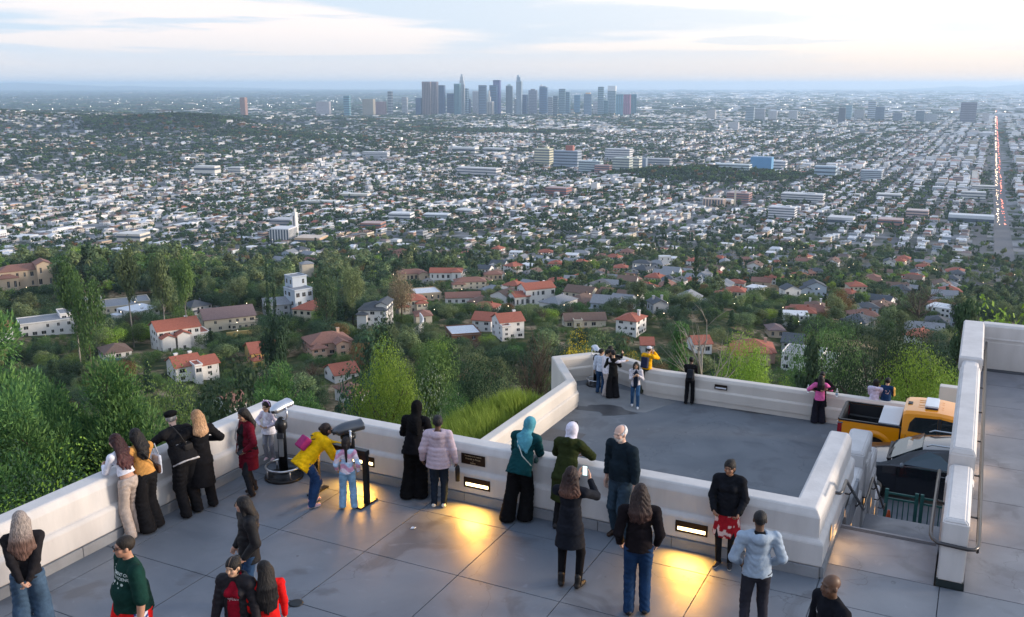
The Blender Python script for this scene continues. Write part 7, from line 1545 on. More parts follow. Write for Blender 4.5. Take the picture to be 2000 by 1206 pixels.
person(gp(400, 992), IM(38), 1.60, Pose(hands=[(-.34, .26, 1.24), (.20, .20, 1.14)], poles=[(-1, -.3, -.5), (1, -.3, -.6)], head=(18, 2, 0), feet=[(-.14, .02, 0), (.14, 0, 0)]), SK['fair'], 'woman with straight blond hair in a long black coat, one hand on her companion', dict(c=(.010, .010, .012), r=.035, z0=-.52, flare=.03, name='coat', wr=.004), dict(k='loose', c=BLK), dict(c=(.02, .02, .02), sole=(.03, .03, .03)), dict(k='long', c=(.33, .19, .10), tip=(.46, .28, .16), len=.13, w=.10, front=0), g=1.05, hdir=((-.2, 1, .2), None), curl=(.15, .5))
r = person(gp(490, 966), IM(128), 1.47, Pose(hands=[(-.20, .14, .98), (.33, .06, .86)], poles=[(-1, -.6, 0), (1, -.6, 0)], head=(8, 12, 0), feet=[(-.12, .06, 0), (.13, -.10, 0)]), SK['tan'], 'woman in a long maroon cardigan over black, sunglasses on her head and phone in hand', [dict(c=BLK, r=.014, z0=-.04, name='top', sleeve=0), dict(c=(.115, .008, .018), r=.03, z0=-.40, open=.14, name='cardigan', wr=.006)], dict(k='slim', c=(.02, .022, .028)), dict(c=(.02, .012, .01), h=.22), dict(k='long', c=(.012, .010, .010), len=.18, w=.08, glasses='top', front=0), g=1.12, belly=.035, bust=.03)
rr_, pp_ = PEOPLE[-1]; phone(rr_, pp_.wr[0] + np.array([.02, .07, -.01]), rotx(R(70)) @ rotz(R(40)), 'green lit phone held low by the woman in the maroon cardigan')
bag('shoulder_bag', rr_, pp_, 'small white bag on a long strap of the woman in the maroon cardigan', (.5, .48, .50), (.29, .02, .86), (.035, .075, .09), [[(.07, .11, 1.48), (.14, .15, 1.30), (.22, .15, 1.1), (.28, .06, .94)]], strapcol=(.5, .45, .45))
# the girl on the foot ring of the first viewer
GX_, GY_, _ = gp(528, 897, .24)
r = person((GX_, GY_, .235), IM(165), 1.02, Pose(hands=[(-.10, .20, 1.08), (.16, .18, 1.10)], poles=[(-1, -.4, -.4), (1, -.4, -.4)], head=(-6, 4, 0), sw=.155, feet=[(-.10, 0, 0), (.10, .02, 0)]), SK['asian'], 'small girl in white and lilac with an eared headband standing on the viewer ring', [dict(c=(.62, .56, .66), r=.018, z0=-.02, name='jacket', wr=.004), dict(c=(.66, .66, .74), r=.02, z0=-.14, flare=.06, sleeve=0, name='dress')], dict(k='slim', c=(.24, .25, .29)), dict(c=(.60, .42, .46), sole=(.7, .7, .7)), dict(k='ponytail', c=(.02, .014, .012), len=.35, band=1), hs=1.28, g=1.0)
person(head_at(478, 969, 1.52), IM(122), 1.52, Pose(hands=[(-.21, .12, .93), (.21, .12, .93)], poles=[(-.45, -1, -.1), (.45, -1, -.1)], head=(-26, 2, 0)), SK['light'], 'woman with very long black hair and glasses in a black puffer jacket', dict(c=(.010, .011, .014), r=.045, z0=-.18, hood=1, quilt=.004, pitch=.14, m=M_puff), dict(k='jeans', c=DEN, denim=1), dict(c=BLK), dict(k='long', c=(.010, .010, .012), len=.34, w=.11, glasses='face', part=1), curl=(.8, .8))
r = person(head_at(457, 1086, 1.50), IM(168), 1.50, Pose(hands=[(-.30, .08, .84), (.26, .14, .88)], head=(-4, 8, 0)), SK['asian'], 'young woman in a red shirt under an open black jacket, hair parted in the middle', [dict(c=(.22, .006, .018), r=.016, z0=-.04, name='shirt', sleeve=0, collar=.0, wr=.003), dict(c=(.013, .012, .016), r=.045, z0=-.12, open=.115, hood=1, quilt=.004, pitch=.09, m=M_puff, name='jacket')], dict(k='slim', c=BLK), dict(c=BLK), dict(k='bun', c=(.010, .009, .010), part=1), bust=.02)
print_dec(r, 'shirt', 'cyces', .075, 0, 1.20, mat('silver_print', (.6, .45, .48), .3))
person(head_at(516, 1097, 1.42), IM(22), 1.42, Pose(head=(28, 0, 0), hands=[(-.26, .1, .86), (.24, .1, .86)]), SK['tan'], 'girl with waist length black hair standing behind the young woman in red', dict(c=(.55, .012, .012), r=.016, z0=-.12), dict(k='slim', c=(.5, .01, .01)), dict(c=BLK), dict(k='long', c=(.010, .009, .010), len=.42, w=.12, front=0))
r = person(gp(616, 985), IM(-52), 1.50, Pose(lean=48, py=-.16, pz=.90, hands=[(-.06, .62, .96), (.18, .50, .82)], poles=[(-1, -.3, -.6), (.7, -.5, -.6)], head=(0, -24, 0), feet=[(-.12, .02, 0), (.12, -.10, 0)]), SK['tan'], 'woman in a yellow hooded raincoat bending forward to the second viewer', dict(c=(.68, .40, .006), r=.062, z0=-.17, hood=1, name='raincoat', wr=.009), dict(k='jeans', c=(.02, .05, .13), denim=1, rise=.03), dict(c=(.62, .40, .50), sole=(.7, .7, .7)), dict(k='bun', c=(.018, .012, .012)), g=1.08)
rr_, pp_ = PEOPLE[-1]; bag('backpack', rr_, pp_, 'magenta and navy backpack on the woman in the yellow raincoat', (.30, .02, .12), pp_.T(-.06, -.22, .22), (.13, .08, .14), [[tuple(pp_.T(-.10, -.17, .40)), tuple(pp_.T(-.13, .0, .52)), tuple(pp_.T(-.13, .12, .40)), tuple(pp_.T(-.12, .13, .2))], [tuple(pp_.T(.02, -.18, .35)), tuple(pp_.T(.11, -.02, .54)), tuple(pp_.T(.12, .13, .38))]], rot=pp_.M, strapcol=(.015, .015, .03))
person(gp(681, 992), IM(8), 1.14, Pose(head=(-4, 0, 0), hands=[(-.24, .12, .94), (.26, .02, .92)], sw=.165, feet=[(-.14, .02, 0), (.14, 0, 0)]), SK['asian'], 'girl with a dark ponytail in a pink and blue striped top and light jeans', dict(c=(1, 1, 1), f=tie, r=.018, z0=-.05, name='top'), dict(k='loose', c=(.22, .38, .55), denim=1), dict(c=(.03, .04, .07), sole=(.6, .6, .62)), dict(k='ponytail', c=(.012, .009, .010), len=.22), hs=1.22)
person(gp(812, 968), IM(-14), 1.58, Pose(**{**LEANW, 'lean': 17, 'hands': [(-.16, .38, 1.08), (.12, .42, 1.08)]}), SK['tan'], 'woman all in black with a black headscarf at the corner side of the wall', dict(c=(.006, .006, .008), r=.036, z0=-.14, flare=.04, name='tunic', wr=.009), dict(k='wide', c=(.006, .006, .007)), dict(c=(.55, .48, .44), sole=(.5, .48, .46)), dict(k='hijab', c=(.006, .006, .007), drape=1), g=1.02)
person(gp(858, 989), IM(-4), 1.48, Pose(hands=[(-.30, .06, .90), (.32, .02, .86)], head=(4, -2, 0), feet=[(-.09, 0, 0), (.09, .01, 0)]), SK['dark'], 'person in a pale lilac quilted jacket with a dark knitted hat, seen from behind', dict(c=(.46, .37, .43), r=.052, z0=-.15, hood=1, quilt=.007, pitch=.085, m=M_puff, wr=.003), dict(k='slim', c=(.012, .02, .035)), dict(c=(.62, .60, .55), sole=(.65, .64, .6)), dict(k='short', c=(.012, .012, .014)), g=1.14, belly=.02)
rr_, pp_ = PEOPLE[-1]; u_ = local_thing('bottle_bag', rr_, 'slim black bottle bag hanging from the hand of the person in the lilac jacket', 'bag'); q = MB(); q.lathe([(.001, 0), (.042, .004), (.045, .24), (.036, .29), (.02, .31)], 14, (float(pp_.wr[1][0]) + .03, float(pp_.wr[1][1]))); b_ = q.build('bag_body', M_black, u_); b_.location.z = .50; q = MB(); q.tube([tuple(pp_.wr[1] + np.array([.0, .0, -.07])), tuple(pp_.wr[1] + np.array([.03, 0, -.11])), (pp_.wr[1][0] + .03, pp_.wr[1][1], .80)], .006, 5); q.build('strap', M_black, u_)
person(gp(1018, 1010), IM(-22), 1.60, Pose(**{**LEANW, 'lean': 24, 'side': 4, 'feet': [(-.16, -.20, 0), (.10, -.06, 0)], 'hands': [(-.06, .44, 1.1), (.08, .46, 1.1)]}, head=(-16, 6, 6)), SK['tan'], 'woman in a teal headscarf and dark teal coat leaning on the wall beside the plaque', dict(c=(.006, .045, .052), r=.048, z0=-.16, flare=.03, name='coat', wr=.008), dict(k='wide', c=(.006, .006, .007)), dict(c=(.06, .045, .06), sole=(.55, .52, .56)), dict(k='hijab', c=(.075, .26, .33), drape=1), g=1.10)
bag('sling_strap', *PEOPLE[-1], 'thin pale bag strap across the back of the dark teal coat', (.02, .05, .05), (.22, .10, 1.0), (.03, .05, .05), [[tuple(PEOPLE[-1][1].T(-.10, .02, .53)), tuple(PEOPLE[-1][1].T(-.08, -.155, .36)), tuple(PEOPLE[-1][1].T(.05, -.165, .15)), tuple(PEOPLE[-1][1].T(.20, -.05, .02))]], strapcol=(.45, .5, .48))
person(gp(1104, 1028), IM(-26), 1.62, Pose(**{**LEANW, 'lean': 24, 'hands': [(-.10, .44, 1.1), (.12, .44, 1.12)], 'poles': [(-.9, 0, -.7), (1, 0, -.5)]}, head=(0, 0, 0)), SK['tan'], 'woman in a white headscarf and long dark olive coat leaning on the wall', dict(c=(.022, .030, .010), r=.045, z0=-.45, name='coat', wr=.006, hood=1), dict(k='slim', c=BLK), dict(c=BLK), dict(k='hijab', c=(.60, .58, .68), tuck=1), g=1.10)
q = MB(); rr_, pp_ = PEOPLE[-1]; [q.tube([pp_.Hd(sg * .035 + .026 * math.cos(a), .055, .105 + .02 * math.sin(a)) for a in np.linspace(0, 6.283, 11)[:-1]], .006, 5, closed=True) for sg in (-1, 1)]; e_ = local_thing('sunglasses', rr_, 'black sunglasses pushed up on the white headscarf', 'glasses'); q.build('frame', M_black, e_)
r = person(gp(1112, 1143), IM(-14), 1.66, Pose(hands=[(.04, .36, 1.46), (.20, .36, 1.44)], poles=[(-.6, .0, -1), (.8, .0, -1)], head=(-6, -4, 0), feet=[(-.11, 0, 0), (.13, -.02, 0)], toe=(10, -22)), SK['light'], 'woman in a black knit dress and boots photographing with a raised phone', dict(c=(.012, .014, .020), r=.018, z0=-.34, flare=.04, name='knit_dress', wr=.004, sleeve=.96), dict(k='legging', c=(.008, .008, .010)), dict(c=(.010, .010, .011), h=.17), dict(k='long', c=(.022, .012, .012), tip=(.11, .05, .035), len=.10, w=.11, wave=.006, front=0), hdir=((.1, .3, 1), (-.1, .3, 1)), palm=((.9, -.2, 0), (-.9, -.2, 0)), curl=(.35, .35))
rr_, pp_ = PEOPLE[-1]; phone(rr_, (.125, .40, 1.545), rotz(R(-6)), 'white cased phone held up in both hands, its screen showing the view')
person(gp(1210, 1050), IM(132), 1.74, Pose(sw=.205, hands=[(-.28, .03, .84), (.27, .02, .84)], head=(-2, 8, 0), feet=[(-.13, .05, 0), (.13, -.03, 0)]), SK['fair'], 'tall bald man with white side hair and moustache in a dark shirt and jeans', dict(c=(.010, .018, .026), r=.022, z0=-.02, name='shirt', wr=.006, sr=.024), dict(k='jeans', c=(.028, .05, .075), denim=1), dict(c=(.04, .022, .015)), dict(k='fringe', c=(.62, .62, .64), mustache=1), g=1.10, belly=.03, beard=(.62, .60, .58), brow=(.4, .38, .36))
rr_, pp_ = PEOPLE[-1]
person(gp(1243, 1198), IM(-6), 1.72, Pose(sw=.19, hands=[(-.23, .10, .92), (.23, .10, .92)], poles=[(-.4, -1, 0), (.4, -1, 0)], head=(-2, 0, 0), feet=[(-.10, 0, 0), (.10, .04, 0)]), SK['light'], 'figure with long brown hair in a black jacket and blue jeans, back to us', dict(c=(.010, .008, .010), r=.030, z0=-.06, name='jacket'), dict(k='jeans', c=(.012, .035, .09), denim=1), dict(c=BLK), dict(k='long', c=(.022, .014, .014), tip=(.045, .022, .018), len=.16, w=.12, wave=.005, front=0), g=1.02, curl=(.8, .8))
r = person(gp(1415, 1100), IM(158), 1.50, Pose(lean=-3, py=-.05, hands=[(-.20, .15, .96), (.19, .14, .96)], poles=[(-.6, -1, 0), (.6, -1, 0)], head=(-12, 8, 0), feet=[(-.09, .10, 0), (.09, .12, 0)], toe=(8, -14)), SK['brown'], 'woman in a black fleece and red flowered skirt leaning back against the wall', dict(c=(.010, .011, .015), r=.045, z0=-.10, name='fleece', wr=.006), dict(k='skirt', c=(1, 1, 1), f=floral, len=.46, flare=.055), dict(c=(.015, .015, .02), sole=(.62, .60, .58)), dict(k='bun', c=(.012, .010, .010)), g=1.12, bust=.02, curl=(.9, .9))
rr_, pp_ = PEOPLE[-1]; f = Field((-.3, -.3, .02), (.3, .4, .9), .0135)
for i in (0, 1): f.cone(pp_.hip[i] * .35 + pp_.kn[i] * .65, pp_.kn[i], .066, .058, .02); f.cone(pp_.kn[i], pp_.an[i], .058, .046, .02)
fmesh('leggings', f, M_cloth, rr_, col=BLK)
person(head_at(1486, 999, 1.62), IM(-4), 1.62, Pose(sw=.20, hands=[(-.20, .14, .98), (.19, .15, .98)], poles=[(-.9, -1, 0), (.9, -1, 0)], head=(-8, -2, 0), feet=[(-.13, 0, 0), (.12, 0, 0)]), SK['dark'], 'man in a pale blue grey hoodie and charcoal trousers, elbows out', [dict(c=BLK, r=.004, z0=.0, name='shirt', sleeve=0, collar=.09), dict(c=(.28, .35, .44), r=.034, z0=-.05, hood=1, name='hoodie', wr=.006, m=M_puff)], dict(k='slim', c=(.028, .028, .038)), dict(c=(.10, .02, .03), sole=(.5, .5, .5)), dict(k='crop', c=(.012, .012, .014)), g=1.06, curl=(.9, .9))
r = person(head_at(1629, 1122, 1.70), IM(106), 1.70, Pose(sw=.20, hands=[(-.27, .06, .85), (.27, .06, .85)], head=(4, 0, 0)), SK['dark'], 'bald dark skinned man in a black zip jacket nearest the stairs', dict(c=(.008, .009, .013), r=.034, z0=-.06, collar=.09), dict(k='slim', c=BLK), dict(c=BLK), dict(k='none'), g=1.1)
print_dec(r, 'jacket', 'STORM', .028, 0, 1.30, mat('white_print', (.6, .6, .62), .6), x0=.10)
# --- lower terrace
L0 = LOW
def lp(px, py): return gp(px, py, L0)
person(lp(1172, 768), IM(-26), 1.60, Pose(head=(-50, 0, 0)), SK['asian'], 'boy with black hair in a light blue shirt behind the far coin binocular', dict(c=(.50, .55, .64), r=.02, z0=-.06), dict(k='jeans', c=DEN, denim=1), dict(c=BLK), dict(k='short', c=(.010, .009, .010)), near=False, group='visitors on the lower terrace')
person(lp(1190, 763), IM(-50), 1.64, Pose(hands=[(-.2, .2, 1.1), (.22, .42, 1.40)], head=(-6, 0, 0)), SK['asian'], 'woman in black holding up a phone at the back of the bay group', dict(c=BLK, r=.022, z0=-.06), dict(k='slim', c=BLK), dict(c=BLK), dict(k='long', c=(.010, .009, .010), len=.2), near=False, group='visitors on the lower terrace', hdir=(None, (0, .2, 1)))
phone(PEOPLE[-1][0], PEOPLE[-1][1].wr[1] + np.array([-.03, .04, .07]), np.eye(3), 'small dark phone raised over the bay group', False)
person(lp(1184, 775), IM(-62), 1.70, Pose(hands=[(-.26, .05, .86), (.40, .48, 1.36)], poles=[(-.5, -1, 0), (.6, -.4, -.6)], head=(-10, 4, 0)), SK['asian'], 'man in a white shirt stretching one arm out over the bay wall', dict(c=(.62, .60, .66), r=.026, z0=-.08, name='shirt', wr=.008), dict(k='loose', c=(.45, .40, .38)), dict(c=(.6, .6, .6)), dict(k='short', c=(.012, .010, .010), glasses='face'), near=False, group='visitors on the lower terrace', hdir=(None, (.3, 1, .1)), curl=(.5, .1))
person(lp(1196, 777), IM(6), 1.70, Pose(hands=[(-.12, .28, 1.2), (.14, .28, 1.24)], poles=[(-.7, -.5, -1), (.7, -.5, -1)], feet=[(-.12, 0, 0), (.12, 0, 0)]), SK['asian'], 'person dressed in black standing with their back to us in the bay', dict(c=(.010, .010, .010), r=.03, z0=-.14, hood=1, name='jacket'), dict(k='wide', c=BLK), dict(c=BLK), dict(k='short', c=(.010, .009, .010)), near=False, group='visitors on the lower terrace')
person(lp(1240, 795), IM(172), 1.60, Pose(hands=[(-.10, .22, 1.26), (.02, .22, 1.26)], poles=[(-.6, -.3, -1), (.6, -.3, -1)], feet=[(-.10, .18, 0), (.11, -.14, 0)], py=.02, pz=.93, head=(0, 4, 0)), SK['asian'], 'woman in a white cardigan over navy walking towards us on the asphalt', [dict(c=NAVY, r=.012, z0=-.16, name='top', sleeve=0), dict(c=(.50, .48, .52), r=.026, z0=-.12, open=.11, name='cardigan')], dict(k='slim', c=(.03, .08, .17), denim=1), dict(c=(.68, .68, .70), sole=(.7, .7, .72)), dict(k='long', c=(.014, .012, .012), len=.16, glasses='face'), near=False, group='visitors on the lower terrace')
person(lp(1262, 769), IM(-34), 1.70, Pose(lean=10, hands=[(.02, .26, 1.50), (.14, .26, 1.50)], poles=[(-.5, .2, -1), (.5, .2, -1)], feet=[(-.14, -.04, 0), (.13, .0, 0)]), SK['asian'], 'man in an orange yellow jacket and white cap raising a camera', dict(c=(.72, .36, .012), r=.04, z0=-.04, hood=1, name='jacket', wr=.009), dict(k='loose', c=(.045, .048, .035)), dict(c=(.10, .05, .03)), dict(k='crop', c=(.02, .02, .02), cap=(.60, .58, .60)), near=False, group='visitors on the lower terrace')
rr_, pp_ = PEOPLE[-1]; bag('backpack', rr_, pp_, 'navy and black backpack of the man in the orange yellow jacket', (.012, .018, .05), pp_.T(0, -.24, .22), (.15, .09, .23), [[tuple(pp_.T(-.11, -.16, .42)), tuple(pp_.T(-.12, .0, .54)), tuple(pp_.T(-.12, .15, .38)), tuple(pp_.T(-.14, .12, .1))], [tuple(pp_.T(.11, -.16, .42)), tuple(pp_.T(.12, .0, .54)), tuple(pp_.T(.12, .15, .38))]], rot=pp_.M)
person(lp(1346, 788), IM(-18), 1.62, Pose(**{**LEANW, 'lean': 12}, head=(-8, 4, 0)), SK['dark'], 'slim person all in black with a black rucksack leaning on the lower parapet', dict(c=BLK, r=.026, z0=-.08), dict(k='jeans', c=(.008, .008, .010)), dict(c=(.012, .012, .012), sole=(.4, .4, .42)), dict(k='short', c=(.008, .008, .008)), near=False, group='visitors on the lower terrace', g=.95)
rr_, pp_ = PEOPLE[-1]; bag('backpack', rr_, pp_, 'small black rucksack on the slim person in black', (.012, .016, .024), pp_.T(.02, -.20, .20), (.13, .08, .19), [[tuple(pp_.T(-.10, -.12, .44)), tuple(pp_.T(-.11, .0, .52)), tuple(pp_.T(-.11, .12, .38))]], rot=pp_.M)
person(lp(1600, 822), IM(170), 1.66, Pose(hands=[(-.16, .30, 1.22), (.10, .34, 1.18)], poles=[(-1, 0, -.4), (1, 0, -.4)], feet=[(-.18, 0, 0), (.18, 0, 0)], head=(-20, 14, 0)), SK['tan'], 'partner in black hugging the woman in pink from behind the parapet side', dict(c=(.010, .009, .011), r=.03, z0=-.10, name='jacket'), dict(k='loose', c=(.012, .012, .016)), dict(c=(.02, .02, .02), sole=(.6, .6, .6)), dict(k='short', c=(.012, .010, .010)), near=False, group='visitors on the lower terrace')
x_, y_, _ = lp(1597, 826)
person((x_, y_, L0), IM(-8), 1.58, Pose(hands=[(-.18, .22, 1.12), (.20, .22, 1.12)], poles=[(-1, -.3, -.2), (1, -.3, -.2)], feet=[(-.13, 0, 0), (.13, 0, 0)]), SK['tan'], 'woman with long black hair in a bright pink top being hugged', dict(c=(.62, .13, .34), r=.020, z0=-.10, flare=.02, name='top', sleeve=.5, sr=.03), dict(k='wide', c=(.014, .014, .022)), dict(c=(.02, .02, .02), sole=(.6, .6, .6)), dict(k='long', c=(.012, .009, .010), len=.26, w=.10, front=0), near=False, group='visitors on the lower terrace')
person(head_at(1711, 741, 1.56, L0), IM(-28), 1.56, Pose(**{**LEANW, 'lean': 12}, head=(-36, 0, 0)), SK['light'], 'person with short dark hair in a pale lilac hoodie behind the truck bed', dict(c=(.52, .48, .62), r=.036, z0=-.08, hood=1, name='hoodie'), dict(k='slim', c=BLK), dict(c=BLK), dict(k='bob', c=(.014, .012, .012)), near=False, group='visitors on the lower terrace')
def varsity(V, p): return np.where((np.abs((V - p.pel) @ p.M)[:, 0:1] > .205), np.array([.60, .36, .10]), np.array([.012, .035, .09]))
r = person(head_at(1734, 739, 1.62, L0), IM(-28), 1.62, Pose(**{**LEANW, 'lean': 12}, sw=.19, head=(-6, 0, 0)), SK['light'], 'person in a navy varsity jacket with golden sleeves and a back print', dict(c=(.012, .03, .08), f=varsity, r=.034, z0=-.04, name='jacket'), dict(k='slim', c=BLK), dict(c=BLK), dict(k='short', c=(.010, .009, .010)), near=False, group='visitors on the lower terrace')
print_dec(r, 'jacket', [[(-.12, .02, 0), (-.02, .02, 0), (-.02, .06, 0), (-.12, .06, 0)], [(.0, .02, 0), (.11, .02, 0), (.11, .06, 0), (.0, .06, 0)], [(-.03, -.05, 0), (.06, -.07, 0), (.09, 0, 0), (.0, .01, 0)]], 1, 0, 1.28, mat('back_print', (.55, .38, .36), .8), back=True)
# ================================================================== coin binoculars
M_sil = mat('cast_silver', (.50, .52, .56), .33, .85, var=.10, scale=12); M_gun = mat('gunmetal', (.09, .10, .115), .35, .7, var=.15)
def scope(parent, z, yaw, pitch, m, yoke=M_sil):
    """binocular head on its yoke"""
    y_ = empty('scope', (0, 0, z), yaw, parent=parent); f = Field((-.30, -.45, -.25), (.30, .45, .35), .011); c, s_ = math.cos(pitch), math.sin(pitch)
    def P_(x, y, zz): return (x, y * c - zz * s_, y * s_ + zz * c + .20)
    Mx = rotx(pitch); f.loft(P_(0, -.17, 0), P_(0, .24, 0), (.085, .062), (.135, .088), np.stack([Mx[:, 0], Mx[:, 2], Mx[:, 1]], 1), .02); f.ell(P_(0, -.02, .02), (.115, .23, .085), Mx, .04); f.ell(P_(0, .27, 0), (.11, .035, .066), Mx, .02, neg=True)
    fmesh('scope_body', f, m, y_); q = MB()
    for sg in (-1, 1): q.tube([P_(sg * .045, -.16, .01), P_(sg * .045, -.25, .01)], .026, 10)
    q.build('eyepiece', M_black, y_)
    q = MB(); q.box(-.09, .09, -.004, .004, -.045, .045); o = q.build('front_glass', mat('scope_glass', (.02, .03, .04), .08, spec=.8, var=0), y_); o.location = P_(0, .245, 0); o.rotation_euler = (pitch, 0, 0)
    q = MB(); q.tube([(-.155, 0, .20), (-.165, 0, .06), (-.13, 0, -.02), (0, 0, -.04), (.13, 0, -.02), (.165, 0, .06), (.155, 0, .20)], .018, 8); q.tube([(-.165, 0, .20), (-.10, 0, .20)], .022, 8); q.tube([(.10, 0, .20), (.165, 0, .20)], .022, 8); q.build('yoke', yoke, y_)
def viewer(x, y, z, label, k=1.0, rz=0.0, yaw=R(-40), ring=.235):
    v = empty('coin_binocular', (x, y, z), rz, label, 'binocular', 'coin operated binoculars'); v.scale = (k, k, k)
    q = MB(); q.lathe([(.36, 0), (.37, .02), (.36, .045), (.30, .055), (.24, .06), (.20, .10), (.17, .115), (.12, .12)], 36); q.build('base', M_black, v)
    q = MB(); q.lathe([(.085, .10), (.082, .95), (.115, .99), (.115, 1.10), (.09, 1.13), (.06, 1.18), (.03, 1.21)], 20); q.build('pedestal', M_black, v)
    q = MB(); q.tube([(.33 * math.cos(a), .33 * math.sin(a), ring) for a in np.linspace(0, 6.283, 37)[:-1]], .022, 8, closed=True); rg_ = q.build('foot_ring', M_steel, v)
    for a in (.6, 2.2, 3.8, 5.3): q = MB(); q.tube([(.33 * math.cos(a), .33 * math.sin(a), .03), (.33 * math.cos(a), .33 * math.sin(a), ring)], .016, 8); q.build('ring_post', M_steel, rg_)
    q = MB(); q.box(-.045, .045, -.105, -.08, .45, .80); q.build('instruction_panel', mat('steel_panel', (.32, .34, .35), .35, .5), v, bevel=.004)
    q = MB(); q.box(-.06, .06, -.15, -.07, .82, .92); q.build('coin_box', M_gun, v, bevel=.008)
    scope(v, 1.20, yaw, R(8), M_sil); return v
viewer(*gp(555, 932)[:2], 0, 'coin binocular on a black pedestal with a chrome foot ring in the wall corner', .88, 0, R(-30))
viewer(*gp(1163, 752, LOW)[:2], LOW, 'coin binocular with ring base in the bay of the lower terrace', .95, 0, R(10))
# accessible double stand viewer
x0_, y0_, _ = gp(717, 985); v = empty('stand_binocular', (x0_, y0_, 0), -TH + R(-2), 'binocular mounted on a black square arch stand for wheelchair users', 'binocular')
for xx in (0, -.98):
    q = MB(); q.box(xx - .045, xx + .045, -.03, .03, .02, .84); q.build('leg', M_black, v, bevel=.004); q = MB(); q.box(xx - .05, xx + .05, -.22, .22, 0, .025); q.build('foot', M_black, v, bevel=.004)
q = MB(); q.box(-1.03, .045, -.05, .05, .82, .90); q.build('crossbar', M_black, v, bevel=.004); q = MB(); q.lathe([(.10, 0), (.10, .14), (.12, .16), (.12, .22), (.05, .25)], 18); q.build('turntable', M_black, v, loc=(-.32, 0, .89))
e = empty('head', (-.32, 0, 0), 0, parent=v); scope(e, 1.0, R(-38), R(10), M_gun); 
for c_ in list(e.children): c_.parent = v; c_.location.x += -.32
bpy.data.objects.remove(e)
# ================================================================== things on the floor and on the wall
q = MB(); q.lathe([(.09, 0), (.095, .006), (.07, .010)], 20); x_, y_, _ = gp(578, 1179); q.build('floor_drain', mat('drain_iron', (.03, .035, .04), .5, .6), loc=(x_, y_, .001), label='small round iron floor drain near the bottom of the terrace', cat='drain')
q = MB(); q.add([(-.04, -.025, .004), (.035, -.03, .012), (.045, .02, .006), (-.02, .03, .014), (.0, .0, .02)], [(0, 1, 4), (1, 2, 4), (2, 3, 4), (3, 0, 4)]); x_, y_, _ = gp(807, 1032); q.build('paper_scrap', mat('paper', (.75, .75, .78), .8), loc=(x_, y_, 0), label='crumpled white paper scrap lying on the terrace floor', cat='litter')
M_pet = mat('bottle_plastic', (.75, .80, .85), .08, var=0, trans=.75, spec=.6)
for px, py, lab in ((1578, 767, 'clear water bottle on the parapet left of the hugging couple'), (1634, 775, 'clear water bottle on the parapet between the couple and the truck')):
    x_, y_, _ = gp(px, py, LOW + .92); b = empty('water_bottle', (x_, y_, LOW + .92), 0, lab, 'bottle', 'bottles on the parapet'); q = MB(); q.lathe([(.04, 0), (.042, .02), (.042, .10), (.036, .12), (.042, .14), (.042, .17), (.016, .22), (.016, .235)], 14); q.build('bottle', M_pet, b)
    q = MB(); q.lathe([(.018, .235), (.018, .255)], 12); q.build('cap', mat('cap_white', (.8, .8, .82)), b); q = MB(); q.lathe([(.0425, .06), (.0425, .11)], 14); q.build('wrapper', mat('wrapper_blue', (.35, .5, .65)), b)
# green crowd barriers at the foot of the stairs
M_bar = mat('barrier_green', (.035, .13, .115), .5, .1, var=.15)
for i, (w0, w1, lab) in enumerate(((-1.36, -.62, 'green metal barrier panel at the foot of the stairs beside the orange cone'), (-.58, .16, 'second green metal barrier panel against the divider wall'))):
    b = empty('barrier', (0, 0, 0), -TH, lab, 'barrier', 'green barriers below the stairs'); L_ = w1 - w0; b.location = ws((w0 + w1) / 2, 22.8, LOW)
    for sg in (-1, 1): q = MB(); q.box(sg * (L_ / 2 - .04) - .04, sg * (L_ / 2 - .04) + .04, -.03, .03, 0, 1.12); q.build('post', M_bar, b, bevel=.004)
    for zz in (1.00, .86, .12): q = MB(); q.box(-L_ / 2 + .08, L_ / 2 - .08, -.015, .015, zz, zz + .045); q.build('rail', M_bar, b)
    for k in range(4): xx = -L_ / 2 + .08 + (L_ - .16) * (k + 1) / 5; q = MB(); q.box(xx - .012, xx + .012, -.01, .01, .165, .86); q.build('bar', M_bar, b)
cn = empty('traffic_cone', ws(-1.22, 22.5, LOW), 0, 'orange traffic cone half hidden behind the stair wall', 'cone'); q = MB(); q.box(-.17, .17, -.17, .17, 0, .03); q.build('foot', mat('cone_orange', (.6, .10, .03), .6), cn); q = MB(); q.lathe([(.13, .03), (.03, .70), (.025, .71)], 18); q.build('body', mat('cone_orange', (.6, .10, .03)), cn)
# ================================================================== vehicles
def loft_body(sections, name, m, parent, sub=1, crease=None, mats=None):
    """sections: list of (x, [(y, z) ...]) half profiles, mirrored in y"""
    n = len(sections[0][1]); V = []; F = []
    for x, pr_ in sections:
        for y, z in pr_: V.append((x, y, z))
        for y, z in pr_[::-1]: V.append((x, -y, z))
    k = 2 * n
    for i in range(len(sections) - 1):
        for j in range(k): a = i * k + j; b = i * k + (j + 1) % k; F.append((a, b, b + k, a + k))
    F.append(tuple(range(k))[::-1]); F.append(tuple((len(sections) - 1) * k + j for j in range(k)))
    me = bpy.data.meshes.new(name); me.from_pydata(V, [], F); me.materials.append(m); o = link(name, me, parent)
    for p_ in me.polygons: p_.use_smooth = True
    bm = bmesh.new(); bm.from_mesh(me); bmesh.ops.recalc_face_normals(bm, faces=bm.faces)
    for e in bm.edges:
        if len(e.link_faces) == 2 and e.calc_face_angle(0) > .42: e.smooth = False
    bm.to_mesh(me); bm.free()
    return o
